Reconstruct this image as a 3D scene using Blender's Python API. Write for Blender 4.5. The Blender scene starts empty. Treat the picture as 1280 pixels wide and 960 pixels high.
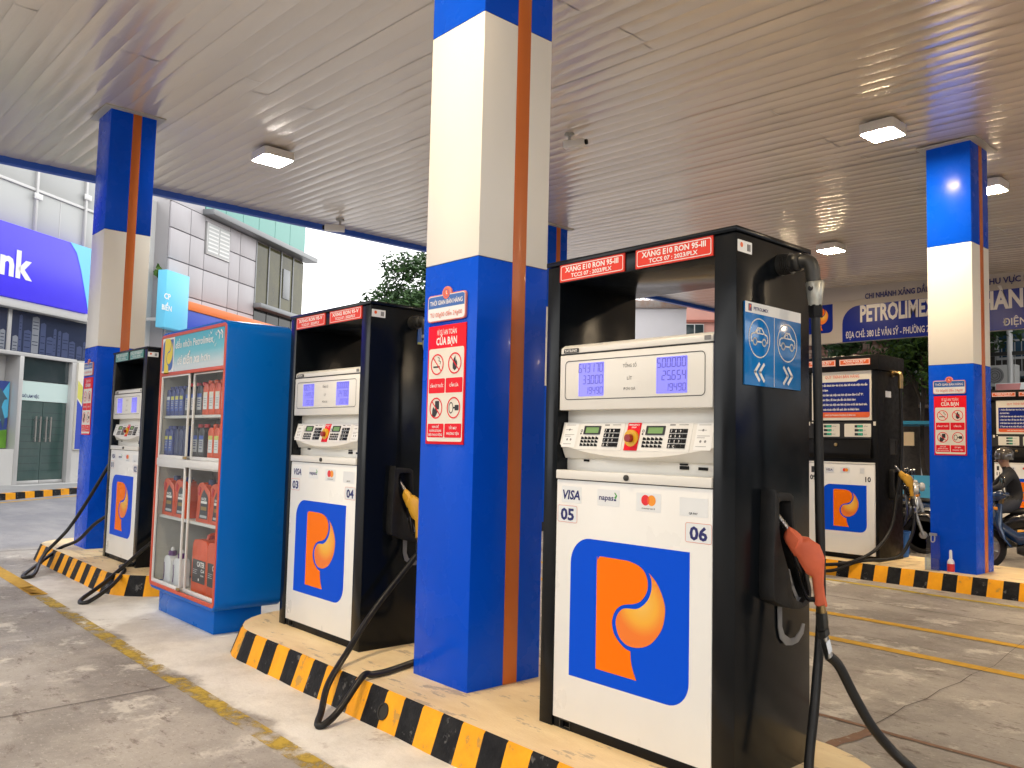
import bpy, bmesh, math, random
from mathutils import Vector, Matrix
R = math.radians
random.seed(7)
SC = bpy.context.scene
COL = SC.collection

# ------------------------------------------------------------------ camera
cam_d = bpy.data.cameras.new('camera')
cam_d.sensor_width = 36.0
cam_d.lens = 1047.77 / 1280 * 36
cam_d.clip_end = 2000
cam = bpy.data.objects.new('camera', cam_d)
COL.objects.link(cam)
PITCH, ROLL, YAW = R(4.093), R(1.3665), R(138.207)
_F = Vector((math.cos(YAW) * math.cos(PITCH), math.sin(YAW) * math.cos(PITCH), math.sin(PITCH)))
_R0 = Vector((math.sin(YAW), -math.cos(YAW), 0))
_U0 = _R0.cross(_F)
_Rt = math.cos(ROLL) * _R0 + math.sin(ROLL) * _U0
_Up = -math.sin(ROLL) * _R0 + math.cos(ROLL) * _U0
cam.matrix_world = Matrix(((_Rt.x, _Up.x, -_F.x, 0), (_Rt.y, _Up.y, -_F.y, 0), (_Rt.z, _Up.z, -_F.z, 1.55), (0, 0, 0, 1)))
SC.camera = cam

# ------------------------------------------------------------------ world, sun, exposure
SUN_EL, SUN_AZ = 48.0, 232.0          # azimuth of the sun, degrees counter-clockwise from +X
W = bpy.data.worlds.new('World')
SC.world = W
W.use_nodes = True
nt = W.node_tree
bg = nt.nodes['Background']
sky = nt.nodes.new('ShaderNodeTexSky')
sky.sky_type = 'NISHITA'
sky.sun_disc = False
sky.sun_elevation = R(SUN_EL)
sky.sun_rotation = R(90 - SUN_AZ)
hs = nt.nodes.new('ShaderNodeHueSaturation')
hs.inputs['Saturation'].default_value = 0.32
hs.inputs['Value'].default_value = 1.0
nt.links.new(sky.outputs[0], hs.inputs['Color'])
# broken cloud layer, pale and even over the whole dome
tc = nt.nodes.new('ShaderNodeTexCoord')
mp = nt.nodes.new('ShaderNodeMapping')
mp.inputs['Scale'].default_value = (1, 1, 3.5)
nt.links.new(tc.outputs['Generated'], mp.inputs[0])
nz = nt.nodes.new('ShaderNodeTexNoise')
nz.inputs['Scale'].default_value = 3.0
nz.inputs['Detail'].default_value = 7
nt.links.new(mp.outputs[0], nz.inputs['Vector'])
cr = nt.nodes.new('ShaderNodeValToRGB')
cr.color_ramp.elements[0].position = 0.36
cr.color_ramp.elements[1].position = 0.60
cr.color_ramp.elements[0].color = (0.55, 0.55, 0.55, 1)
cr.color_ramp.elements[1].color = (1, 1, 1, 1)
nt.links.new(nz.outputs['Fac'], cr.inputs[0])
mx = nt.nodes.new('ShaderNodeMixRGB')
nt.links.new(cr.outputs[0], mx.inputs[0])
nt.links.new(hs.outputs[0], mx.inputs[1])
mx.inputs[2].default_value = (8.5, 8.35, 8.1, 1)
nt.links.new(mx.outputs[0], bg.inputs['Color'])
bg.inputs['Strength'].default_value = 0.13

sun_d = bpy.data.lights.new('sun', 'SUN')
sun_d.energy = 1.0
sun_d.angle = R(25)
sun_d.color = (1.0, 0.97, 0.93)
sun = bpy.data.objects.new('sun', sun_d)
COL.objects.link(sun)
sd = Vector((math.cos(R(SUN_EL)) * math.cos(R(SUN_AZ)), math.cos(R(SUN_EL)) * math.sin(R(SUN_AZ)), math.sin(R(SUN_EL))))
sun.rotation_euler = sd.to_track_quat('Z', 'Y').to_euler()
sun.location = (0, 0, 40)

SC.view_settings.view_transform = 'Standard'
SC.view_settings.look = 'None'
SC.view_settings.gamma = 1
SC.view_settings.exposure = 1.42
SC.render.engine = 'CYCLES'
SC.cycles.use_denoising = True
SC.cycles.max_bounces = 8
SC.cycles.diffuse_bounces = 5
SC.cycles.glossy_bounces = 4
SC.cycles.transparent_max_bounces = 16
SC.cycles.sample_clamp_indirect = 6
SC.cycles.caustics_reflective = False
SC.cycles.caustics_refractive = False

# ------------------------------------------------------------------ materials
MATS = {}


def mat(name, col, rough=0.5, metal=0.0, var=0.0, vscale=6.0, vcol=None, bump=0.0, bscale=40.0, coat=0.0, rvar=0.0,
        emit=None, estr=0.0, stretch=(1, 1, 1), spec=0.5, chips=None, trans=0.0, alpha=1.0):
    m = bpy.data.materials.new(name)
    m.use_nodes = True
    n = m.node_tree
    b = n.nodes['Principled BSDF']
    b.inputs['Roughness'].default_value = rough
    b.inputs['Metallic'].default_value = metal
    b.inputs['Specular IOR Level'].default_value = spec
    b.inputs['Coat Weight'].default_value = coat
    b.inputs['Coat Roughness'].default_value = 0.06
    b.inputs['Base Color'].default_value = (*col, 1)
    b.inputs['Transmission Weight'].default_value = trans
    b.inputs['Alpha'].default_value = alpha
    if emit:
        b.inputs['Emission Color'].default_value = (*emit, 1)
        b.inputs['Emission Strength'].default_value = estr
    if var or bump or rvar or chips:
        t = n.nodes.new('ShaderNodeTexCoord')
        mp = n.nodes.new('ShaderNodeMapping')
        mp.inputs['Scale'].default_value = stretch
        n.links.new(t.outputs['Object'], mp.inputs[0])
        vec = mp.outputs[0]
    last = None
    if var:
        z = n.nodes.new('ShaderNodeTexNoise')
        z.inputs['Scale'].default_value = vscale
        z.inputs['Detail'].default_value = 8
        z.inputs['Roughness'].default_value = 0.62
        n.links.new(vec, z.inputs['Vector'])
        r = n.nodes.new('ShaderNodeMapRange')
        r.inputs[1].default_value = 0.34
        r.inputs[2].default_value = 0.68
        r.inputs[3].default_value = 0.0
        r.inputs[4].default_value = var
        n.links.new(z.outputs['Fac'], r.inputs[0])
        mix = n.nodes.new('ShaderNodeMixRGB')
        mix.inputs[1].default_value = (*col, 1)
        vc = vcol or tuple(c * 0.45 for c in col)
        mix.inputs[2].default_value = (*vc, 1)
        n.links.new(r.outputs[0], mix.inputs[0])
        last = mix.outputs[0]
    if chips:                                   # (scale, threshold, colour, size): worn spots with a crisp edge
        z = n.nodes.new('ShaderNodeTexNoise')
        z.inputs['Scale'].default_value = chips[0]
        z.inputs['Detail'].default_value = 10
        z.inputs['Roughness'].default_value = 0.7
        n.links.new(vec, z.inputs['Vector'])
        r = n.nodes.new('ShaderNodeMapRange')
        r.inputs[1].default_value = chips[1]
        r.inputs[2].default_value = chips[1] + 0.035
        n.links.new(z.outputs['Fac'], r.inputs[0])
        mix = n.nodes.new('ShaderNodeMixRGB')
        if last:
            n.links.new(last, mix.inputs[1])
        else:
            mix.inputs[1].default_value = (*col, 1)
        mix.inputs[2].default_value = (*chips[2], 1)
        n.links.new(r.outputs[0], mix.inputs[0])
        last = mix.outputs[0]
    if last:
        n.links.new(last, b.inputs['Base Color'])
    if rvar:
        z = n.nodes.new('ShaderNodeTexNoise')
        z.inputs['Scale'].default_value = vscale * 1.7
        z.inputs['Detail'].default_value = 6
        n.links.new(vec, z.inputs['Vector'])
        r = n.nodes.new('ShaderNodeMapRange')
        r.inputs[1].default_value = 0.3
        r.inputs[2].default_value = 0.7
        r.inputs[3].default_value = max(0.02, rough - rvar)
        r.inputs[4].default_value = rough + rvar
        n.links.new(z.outputs['Fac'], r.inputs[0])
        n.links.new(r.outputs[0], b.inputs['Roughness'])
    if bump:
        z = n.nodes.new('ShaderNodeTexNoise')
        z.inputs['Scale'].default_value = bscale
        z.inputs['Detail'].default_value = 6
        n.links.new(vec, z.inputs['Vector'])
        bp = n.nodes.new('ShaderNodeBump')
        bp.inputs['Strength'].default_value = bump
        bp.inputs['Distance'].default_value = 0.01
        n.links.new(z.outputs['Fac'], bp.inputs['Height'])
        n.links.new(bp.outputs[0], b.inputs['Normal'])
    MATS[name] = m
    return m


def glassmat(name, tint, gloss=0.12, rough=0.02):
    """thin clear sheet: mostly see-through, with a mirror sheen"""
    m = bpy.data.materials.new(name)
    m.use_nodes = True
    n = m.node_tree
    n.nodes.remove(n.nodes['Principled BSDF'])
    out = n.nodes['Material Output']
    tr = n.nodes.new('ShaderNodeBsdfTransparent')
    tr.inputs[0].default_value = (*tint, 1)
    gl = n.nodes.new('ShaderNodeBsdfGlossy')
    gl.inputs['Roughness'].default_value = rough
    fr = n.nodes.new('ShaderNodeLayerWeight')
    fr.inputs[0].default_value = 0.5
    pw = n.nodes.new('ShaderNodeMath')
    pw.operation = 'POWER'
    pw.inputs[1].default_value = 4.0
    n.links.new(fr.outputs['Facing'], pw.inputs[0])
    ad = n.nodes.new('ShaderNodeMath')
    ad.operation = 'MULTIPLY_ADD'
    ad.inputs[1].default_value = 0.6
    ad.inputs[2].default_value = gloss
    n.links.new(pw.outputs[0], ad.inputs[0])
    mx = n.nodes.new('ShaderNodeMixShader')
    n.links.new(ad.outputs[0], mx.inputs[0])
    n.links.new(tr.outputs[0], mx.inputs[1])
    n.links.new(gl.outputs[0], mx.inputs[2])
    n.links.new(mx.outputs[0], out.inputs[0])
    MATS[name] = m
    return m


def wornpaint(name, col, thr, scale=5.0, soft=0.12):
    """painted road line that has worn through in patches"""
    m = bpy.data.materials.new(name)
    m.use_nodes = True
    n = m.node_tree
    b = n.nodes['Principled BSDF']
    out = n.nodes['Material Output']
    b.inputs['Roughness'].default_value = 0.75
    t = n.nodes.new('ShaderNodeTexCoord')
    z = n.nodes.new('ShaderNodeTexNoise')
    z.inputs['Scale'].default_value = scale
    z.inputs['Detail'].default_value = 11
    z.inputs['Roughness'].default_value = 0.72
    n.links.new(t.outputs['Object'], z.inputs['Vector'])
    r = n.nodes.new('ShaderNodeMapRange')
    r.inputs[1].default_value = thr
    r.inputs[2].default_value = thr + soft
    n.links.new(z.outputs['Fac'], r.inputs[0])
    z2 = n.nodes.new('ShaderNodeTexNoise')
    z2.inputs['Scale'].default_value = 14
    z2.inputs['Detail'].default_value = 8
    n.links.new(t.outputs['Object'], z2.inputs['Vector'])
    mc = n.nodes.new('ShaderNodeMixRGB')
    mc.inputs[1].default_value = (*col, 1)
    mc.inputs[2].default_value = (*[c * 0.5 for c in col], 1)
    n.links.new(z2.outputs['Fac'], mc.inputs[0])
    n.links.new(mc.outputs[0], b.inputs['Base Color'])
    tr = n.nodes.new('ShaderNodeBsdfTransparent')
    mx = n.nodes.new('ShaderNodeMixShader')
    n.links.new(r.outputs[0], mx.inputs[0])
    n.links.new(tr.outputs[0], mx.inputs[2])
    n.links.new(b.outputs[0], mx.inputs[1])
    n.links.new(mx.outputs[0], out.inputs[0])
    MATS[name] = m
    return m


mat('pillar_blue', (0.001, 0.080, 0.68), 0.26, var=0.2, vscale=2.5, vcol=(0.002, 0.06, 0.50), spec=0.12, coat=0.02, rvar=0.06, chips=(20, 0.705, (0.16, 0.24, 0.45)))
mat('pillar_white', (0.84, 0.83, 0.78), 0.32, var=0.15, vscale=2, vcol=(0.77, 0.76, 0.70), spec=0.3)
mat('pillar_orange', (0.58, 0.14, 0.02), 0.35, var=0.3, vscale=3, vcol=(0.46, 0.10, 0.015), coat=0.1)
mat('trim_grey', (0.42, 0.41, 0.38), 0.5)
mat('black_paint', (0.0032, 0.0045, 0.0065), 0.2, var=0.35, vscale=3, vcol=(0.0055, 0.0075, 0.009), spec=0.22, rvar=0.07, chips=(40, 0.735, (0.16, 0.16, 0.15)))
mat('black_satin', (0.005, 0.005, 0.0055), 0.45, spec=0.15, var=0.3, vscale=9, vcol=(0.011, 0.011, 0.011), rvar=0.1)
mat('cream_paint', (0.77, 0.76, 0.71), 0.32, var=0.16, vscale=3, vcol=(0.66, 0.64, 0.57), coat=0.15, chips=(30, 0.74, (0.35, 0.33, 0.3)))
mat('cream_plastic', (0.74, 0.73, 0.68), 0.4, var=0.1, vscale=5)
mat('door_white', (0.82, 0.825, 0.80), 0.3, spec=0.35, var=0.28, vscale=2.2, vcol=(0.70, 0.70, 0.66), stretch=(1, 1, 0.6), rvar=0.08, chips=(24, 0.725, (0.48, 0.47, 0.44)))
mat('gasket', (0.012, 0.012, 0.013), 0.6)
mat('emblem_blue', (0.0005, 0.078, 0.70), 0.4, spec=0.1, var=0.1, vscale=2, vcol=(0.003, 0.06, 0.5))
mat('emblem_orange', (0.92, 0.185, 0.001), 0.45, spec=0.12)
mat('navy_ink', (0.008, 0.012, 0.13), 0.5)
mat('black_ink', (0.012, 0.012, 0.014), 0.5)
mat('grey_ink', (0.2, 0.2, 0.2), 0.5)
mat('white_ink', (0.82, 0.82, 0.80), 0.5)
mat('sticker_white', (0.76, 0.79, 0.80), 0.3)
mat('sign_red', (0.76, 0.008, 0.022), 0.4, spec=0.15, var=0.12, vscale=4, vcol=(0.68, 0.01, 0.022))
mat('label_red', (0.74, 0.055, 0.035), 0.4, spec=0.15)
mat('label_teal', (0.02, 0.26, 0.24), 0.3)
mat('label_orange', (0.75, 0.12, 0.02), 0.35)
mat('salmon_edge', (0.72, 0.22, 0.16), 0.4)
mat('sign_cream', (0.76, 0.73, 0.64), 0.45)
mat('sign_blue', (0.006, 0.10, 0.42), 0.3)
mat('side_sign_blue', (0.006, 0.17, 0.52), 0.12, var=0.3, vscale=3, vcol=(0.01, 0.24, 0.6), coat=0.5)
mat('mc_red', (0.75, 0.012, 0.02), 0.4)
mat('mc_orange', (0.85, 0.30, 0.01), 0.4)
mat('mc_mid', (0.82, 0.10, 0.01), 0.4)
mat('green_ink', (0.05, 0.35, 0.05), 0.5)
mat('lcd', (0.10, 0.10, 0.45), 0.25, emit=(0.27, 0.25, 1.0), estr=0.30)
mat('lcd_ink', (0.05, 0.04, 0.30), 0.4)
mat('lcd_green', (0.12, 0.22, 0.06), 0.3, emit=(0.16, 0.30, 0.06), estr=0.15)
mat('led_green', (0.02, 0.3, 0.15), 0.3, emit=(0.05, 0.9, 0.45), estr=0.5)
mat('stop_yellow', (0.75, 0.42, 0.015), 0.35)
mat('stop_red', (0.30, 0.02, 0.02), 0.35)
mat('steel', (0.55, 0.55, 0.54), 0.3, metal=1.0, var=0.3, vscale=20)
mat('dark_steel', (0.05, 0.05, 0.047), 0.42, metal=0.5, var=0.4, vscale=25)
mat('brass', (0.45, 0.32, 0.15), 0.38, metal=1.0, var=0.3, vscale=30)
mat('hook_grey', (0.20, 0.20, 0.205), 0.5, var=0.3, vscale=16)
mat('rubber', (0.006, 0.0065, 0.007), 0.42, spec=0.35, var=0.4, vscale=12, vcol=(0.022, 0.021, 0.02), rvar=0.1)
mat('holster_black', (0.008, 0.0085, 0.009), 0.5, spec=0.35, var=0.5, vscale=14, vcol=(0.026, 0.026, 0.026), bump=0.15, bscale=120)
mat('nozzle_red', (0.62, 0.135, 0.062), 0.45, spec=0.3, var=0.35, vscale=16, vcol=(0.44, 0.075, 0.04), rvar=0.1)
mat('nozzle_yellow', (0.70, 0.38, 0.03), 0.45, var=0.4, vscale=18, vcol=(0.5, 0.25, 0.03))
mat('nozzle_orange', (0.62, 0.20, 0.05), 0.45, var=0.35, vscale=18)
mat('swivel_silver', (0.42, 0.42, 0.37), 0.35, metal=0.5, var=0.3, vscale=30)
mat('island_top', (0.90, 0.73, 0.44), 0.6, spec=0.25, var=0.8, vscale=2.6, vcol=(0.72, 0.53, 0.28), bump=0.3, bscale=50, stretch=(0.8, 2.2, 1), chips=(4.5, 0.575, (0.52, 0.41, 0.27)))
mat('kerb_yellow', (0.90, 0.40, 0.008), 0.6, spec=0.25, var=0.5, vscale=9, vcol=(0.66, 0.25, 0.01), bump=0.3, bscale=50, chips=(9, 0.60, (0.50, 0.27, 0.05)))
mat('kerb_black', (0.005, 0.005, 0.006), 0.6, spec=0.15, var=0.6, vscale=12, vcol=(0.028, 0.028, 0.028), bump=0.35, bscale=50, chips=(10, 0.585, (0.10, 0.098, 0.095)))
mat('hole_shade', (0.02, 0.018, 0.015), 0.8)
mat('cabinet_blue', (0.0005, 0.125, 0.53), 0.3, spec=0.15, var=0.25, vscale=1.5, vcol=(0.0005, 0.105, 0.46), rvar=0.06)
mat('cabinet_red', (0.60, 0.075, 0.03), 0.4, var=0.2, vscale=8)
mat('alu_white', (0.70, 0.71, 0.70), 0.35, var=0.1, vscale=10)
mat('cabinet_inside', (0.48, 0.47, 0.43), 0.6, var=0.25, vscale=4)
mat('shelf_white', (0.66, 0.67, 0.66), 0.4)
mat('bottle_blue', (0.012, 0.035, 0.22), 0.3)
mat('bottle_darkblue', (0.012, 0.028, 0.12), 0.35)
mat('bottle_black', (0.018, 0.018, 0.024), 0.3)
mat('bottle_orange', (0.72, 0.085, 0.015), 0.32, var=0.15, vscale=12)
mat('bottle_white', (0.72, 0.74, 0.78), 0.3)
mat('cap_red', (0.55, 0.02, 0.03), 0.35)
mat('cap_purple', (0.10, 0.03, 0.16), 0.35)
mat('label_yellow', (0.62, 0.60, 0.12), 0.45)
mat('label_grey', (0.45, 0.47, 0.5), 0.45)
mat('label_blue', (0.04, 0.10, 0.45), 0.45)
mat('label_dark', (0.03, 0.032, 0.04), 0.4)
mat('label_gold', (0.30, 0.19, 0.04), 0.4)
mat('lamp_shell', (0.72, 0.70, 0.66), 0.4)
mat('lamp_cool', (1, 1, 1), 0.4, emit=(1.0, 0.97, 0.90), estr=90)
mat('lamp_warm', (1, 1, 1), 0.4, emit=(1.0, 0.77, 0.50), estr=130)
mat('edge_blue', (0.006, 0.075, 0.45), 0.35)
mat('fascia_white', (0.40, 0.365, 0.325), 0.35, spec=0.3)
mat('fascia_blue', (0.003, 0.016, 0.21), 0.3, spec=0.2)
mat('letter_silver', (0.58, 0.56, 0.54), 0.35)
mat('bank_white', (0.56, 0.56, 0.55), 0.5, spec=0.3, var=0.15, vscale=1.2, vcol=(0.46, 0.46, 0.46))
mat('bank_panel', (0.44, 0.455, 0.455), 0.25, spec=0.3)
mat('bank_frame', (0.52, 0.52, 0.52), 0.35, metal=0.3)
mat('bank_purple', (0.028, 0.012, 0.62), 0.35, var=0.4, vscale=0.4, vcol=(0.07, 0.05, 0.85), emit=(0.05, 0.03, 0.8), estr=0.12)
mat('bank_sky', (0.16, 0.52, 0.80), 0.35, emit=(0.16, 0.52, 0.80), estr=0.10)
mat('sign_sky', (0.13, 0.50, 0.72), 0.35, emit=(0.13, 0.5, 0.72), estr=0.10)
mat('roof_orange', (0.80, 0.20, 0.05), 0.4)
mat('board_blue', (0.02, 0.06, 0.46), 0.35)
mat('door_glass', (0.035, 0.075, 0.07), 0.06, var=0.4, vscale=2, vcol=(0.08, 0.12, 0.11), coat=0.5)
mat('window_dark', (0.03, 0.045, 0.05), 0.06, coat=0.4)
mat('poster_city', (0.02, 0.03, 0.07), 0.25)
mat('poster_tower', (0.05, 0.07, 0.16), 0.3)
mat('poster_tower_light', (0.22, 0.24, 0.28), 0.3)
mat('poster_sky', (0.03, 0.06, 0.26), 0.3)
mat('poster_cyan', (0.08, 0.42, 0.65), 0.3)
mat('poster_grass', (0.09, 0.24, 0.02), 0.4, var=0.6, vscale=5, vcol=(0.16, 0.36, 0.04))
mat('poster_player', (0.05, 0.10, 0.14), 0.4)
mat('frost_white', (0.55, 0.70, 0.68), 0.3)
mat('grey_panel', (0.47, 0.455, 0.48), 0.45, spec=0.3, var=0.45, vscale=0.8, vcol=(0.38, 0.36, 0.375), stretch=(1, 1, 0.3))
mat('grey_joint', (0.30, 0.29, 0.30), 0.6)
mat('teal_glass', (0.13, 0.36, 0.32), 0.05, spec=0.5)
mat('olive_glass', (0.075, 0.07, 0.018), 0.06, spec=0.35, var=0.8, vscale=0.9, vcol=(0.02, 0.02, 0.008))
mat('dark_glass', (0.01, 0.015, 0.014), 0.06, spec=0.3)
mat('steel_beam', (0.22, 0.23, 0.24), 0.4, metal=0.4)
mat('wall_white', (0.66, 0.64, 0.66), 0.7, var=0.3, vscale=0.9, vcol=(0.52, 0.5, 0.5))
mat('wall_cap', (0.36, 0.33, 0.31), 0.8, var=0.8, vscale=2.5, vcol=(0.28, 0.13, 0.07))
mat('wall_pink', (0.66, 0.34, 0.28), 0.7, var=0.2, vscale=1)
mat('trim_red', (0.32, 0.10, 0.07), 0.7)
mat('bark', (0.035, 0.026, 0.02), 0.9, var=0.7, vscale=6, vcol=(0.09, 0.07, 0.05), bump=0.8, bscale=9)
mat('leaf_dark', (0.018, 0.045, 0.015), 0.5, spec=0.2, var=0.6, vscale=1.5, vcol=(0.05, 0.10, 0.03))
mat('leaf_mid', (0.04, 0.085, 0.018), 0.5, spec=0.2, var=0.6, vscale=1.5, vcol=(0.03, 0.08, 0.02))
mat('leaf_bright', (0.07, 0.135, 0.022), 0.5, spec=0.2, var=0.5, vscale=3, vcol=(0.04, 0.09, 0.015))
mat('shop_dark', (0.06, 0.055, 0.05), 0.7, var=0.5, vscale=1.0)
mat('shop_grey', (0.32, 0.32, 0.32), 0.7, var=0.4, vscale=1.2, vcol=(0.2, 0.2, 0.2))
mat('shop_tan', (0.34, 0.26, 0.2), 0.7, var=0.4, vscale=1.0)
mat('brick_red', (0.22, 0.11, 0.08), 0.85, var=0.5, vscale=3, vcol=(0.30, 0.17, 0.13))
mat('brick_pale', (0.40, 0.28, 0.22), 0.85, var=0.4, vscale=3)
mat('mortar', (0.10, 0.075, 0.065), 0.9)
mat('window_blue', (0.03, 0.08, 0.14), 0.1, coat=0.4)
mat('frame_wood', (0.22, 0.09, 0.05), 0.6)
mat('pale_metal', (0.55, 0.56, 0.56), 0.45, metal=0.3)
mat('ac_white', (0.62, 0.62, 0.60), 0.45)
mat('sign_pink', (0.70, 0.30, 0.30), 0.45)
mat('stall_blue', (0.02, 0.26, 0.42), 0.4)
mat('stall_cream', (0.72, 0.56, 0.34), 0.6)
mat('moto_black', (0.012, 0.012, 0.014), 0.2, coat=0.5)
mat('moto_blue', (0.012, 0.045, 0.13), 0.16, coat=0.7)
mat('moto_silver', (0.42, 0.45, 0.48), 0.25, metal=0.4, coat=0.4)
mat('moto_red', (0.35, 0.02, 0.02), 0.2, coat=0.6)
mat('seat_brown', (0.13, 0.055, 0.03), 0.5)
mat('seat_black', (0.02, 0.02, 0.02), 0.55)
mat('tyre', (0.015, 0.015, 0.015), 0.8)
mat('chrome', (0.75, 0.75, 0.75), 0.12, metal=1.0)
mat('head_glass', (0.6, 0.62, 0.64), 0.08, coat=0.8)
mat('tail_red', (0.5, 0.02, 0.02), 0.2)
mat('jacket', (0.012, 0.013, 0.018), 0.75, var=0.4, vscale=10)
mat('trousers', (0.03, 0.035, 0.05), 0.8)
mat('skin', (0.42, 0.24, 0.16), 0.5)
mat('helmet', (0.06, 0.055, 0.05), 0.12, coat=0.8)
mat('bucket_blue', (0.01, 0.12, 0.42), 0.4)
mat('stool_red', (0.42, 0.012, 0.035), 0.4)
mat('tape_brown', (0.24, 0.13, 0.075), 0.8, var=0.7, vscale=7, vcol=(0.15, 0.085, 0.055), chips=(9, 0.6, (0.30, 0.25, 0.19)))
mat('crack', (0.07, 0.055, 0.045), 0.9)
mat('road_yellow', (0.68, 0.42, 0.03), 0.75)
glassmat('clear_glass', (0.93, 0.96, 0.95), 0.02)
glassmat('clear_plastic', (0.80, 0.86, 0.95), 0.06, 0.08)
wornpaint('line_worn', (0.62, 0.43, 0.05), 0.40, 5.0, 0.17)
wornpaint('line_good', (0.70, 0.40, 0.02), 0.60, 4.0, 0.10)
wornpaint('line_thin', (0.60, 0.45, 0.03), 0.53, 3.2, 0.10)


def emblem_drop_mat():
    """orange drop with the printed yellow glow of the emblem (flat print)"""
    m = bpy.data.materials.new('emblem_drop')
    m.use_nodes = True
    n = m.node_tree
    b = n.nodes['Principled BSDF']
    b.inputs['Roughness'].default_value = 0.4
    t = n.nodes.new('ShaderNodeTexCoord')
    mp = n.nodes.new('ShaderNodeMapping')
    mp.inputs['Location'].default_value = (-0.52, -0.5, -0.58)
    n.links.new(t.outputs['Generated'], mp.inputs[0])
    s = n.nodes.new('ShaderNodeVectorMath')
    s.operation = 'MULTIPLY'
    s.inputs[1].default_value = (1.0, 0.0, 1.25)
    n.links.new(mp.outputs[0], s.inputs[0])
    l = n.nodes.new('ShaderNodeVectorMath')
    l.operation = 'LENGTH'
    n.links.new(s.outputs[0], l.inputs[0])
    r = n.nodes.new('ShaderNodeValToRGB')
    e = r.color_ramp.elements
    e[0].position = 0.03
    e[0].color = (0.86, 0.52, 0.09, 1)
    e[1].position = 0.52
    e[1].color = (0.84, 0.19, 0.012, 1)
    x = r.color_ramp.elements.new(0.30)
    x.color = (0.86, 0.42, 0.03, 1)
    n.links.new(l.outputs['Value'], r.inputs[0])
    n.links.new(r.outputs[0], b.inputs['Base Color'])
    MATS['emblem_drop'] = m


emblem_drop_mat()


def header_print():
    """printed cyan poster that runs to pale white at its lower edge (flat print)"""
    m = bpy.data.materials.new('header_print')
    m.use_nodes = True
    n = m.node_tree
    b = n.nodes['Principled BSDF']
    b.inputs['Roughness'].default_value = 0.25
    t = n.nodes.new('ShaderNodeTexCoord')
    s = n.nodes.new('ShaderNodeSeparateXYZ')
    n.links.new(t.outputs['Generated'], s.inputs[0])
    r = n.nodes.new('ShaderNodeValToRGB')
    e = r.color_ramp.elements
    e[0].color = (0.56, 0.66, 0.72, 1)
    e[1].color = (0.05, 0.40, 0.55, 1)
    e[0].position = 0.12
    x = e.new(0.5)
    x.color = (0.13, 0.50, 0.62, 1)
    n.links.new(s.outputs['Z'], r.inputs[0])
    n.links.new(r.outputs[0], b.inputs['Base Color'])
    MATS['header_print'] = m


header_print()


def ceiling_mat():
    m = bpy.data.materials.new('ceiling_metal')
    m.use_nodes = True
    n = m.node_tree
    b = n.nodes['Principled BSDF']
    b.inputs['Metallic'].default_value = 0.3
    b.inputs['Roughness'].default_value = 0.22
    b.inputs['Coat Weight'].default_value = 0.25
    b.inputs['Coat Roughness'].default_value = 0.12
    t = n.nodes.new('ShaderNodeTexCoord')
    oi = n.nodes.new('ShaderNodeObjectInfo')
    mul = n.nodes.new('ShaderNodeMath')
    mul.operation = 'MULTIPLY'
    mul.inputs[1].default_value = 60
    n.links.new(oi.outputs['Random'], mul.inputs[0])
    cb = n.nodes.new('ShaderNodeCombineXYZ')
    n.links.new(mul.outputs[0], cb.inputs[2])
    ad = n.nodes.new('ShaderNodeVectorMath')
    n.links.new(t.outputs['Object'], ad.inputs[0])
    n.links.new(cb.outputs[0], ad.inputs[1])
    mp = n.nodes.new('ShaderNodeMapping')
    mp.inputs['Scale'].default_value = (0.9, 5, 1)
    n.links.new(ad.outputs[0], mp.inputs[0])
    z = n.nodes.new('ShaderNodeTexNoise')
    z.inputs['Scale'].default_value = 1.3
    z.inputs['Detail'].default_value = 3
    n.links.new(mp.outputs[0], z.inputs['Vector'])
    bp = n.nodes.new('ShaderNodeBump')
    bp.inputs['Strength'].default_value = 0.35
    bp.inputs['Distance'].default_value = 0.02
    n.links.new(z.outputs['Fac'], bp.inputs['Height'])
    n.links.new(bp.outputs[0], b.inputs['Normal'])
    mx = n.nodes.new('ShaderNodeMixRGB')
    mx.inputs[1].default_value = (0.79, 0.705, 0.595, 1)
    mx.inputs[2].default_value = (0.72, 0.64, 0.54, 1)
    n.links.new(oi.outputs['Random'], mx.inputs[0])
    n.links.new(mx.outputs[0], b.inputs['Base Color'])
    MATS['ceiling_metal'] = m


ceiling_mat()


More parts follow.
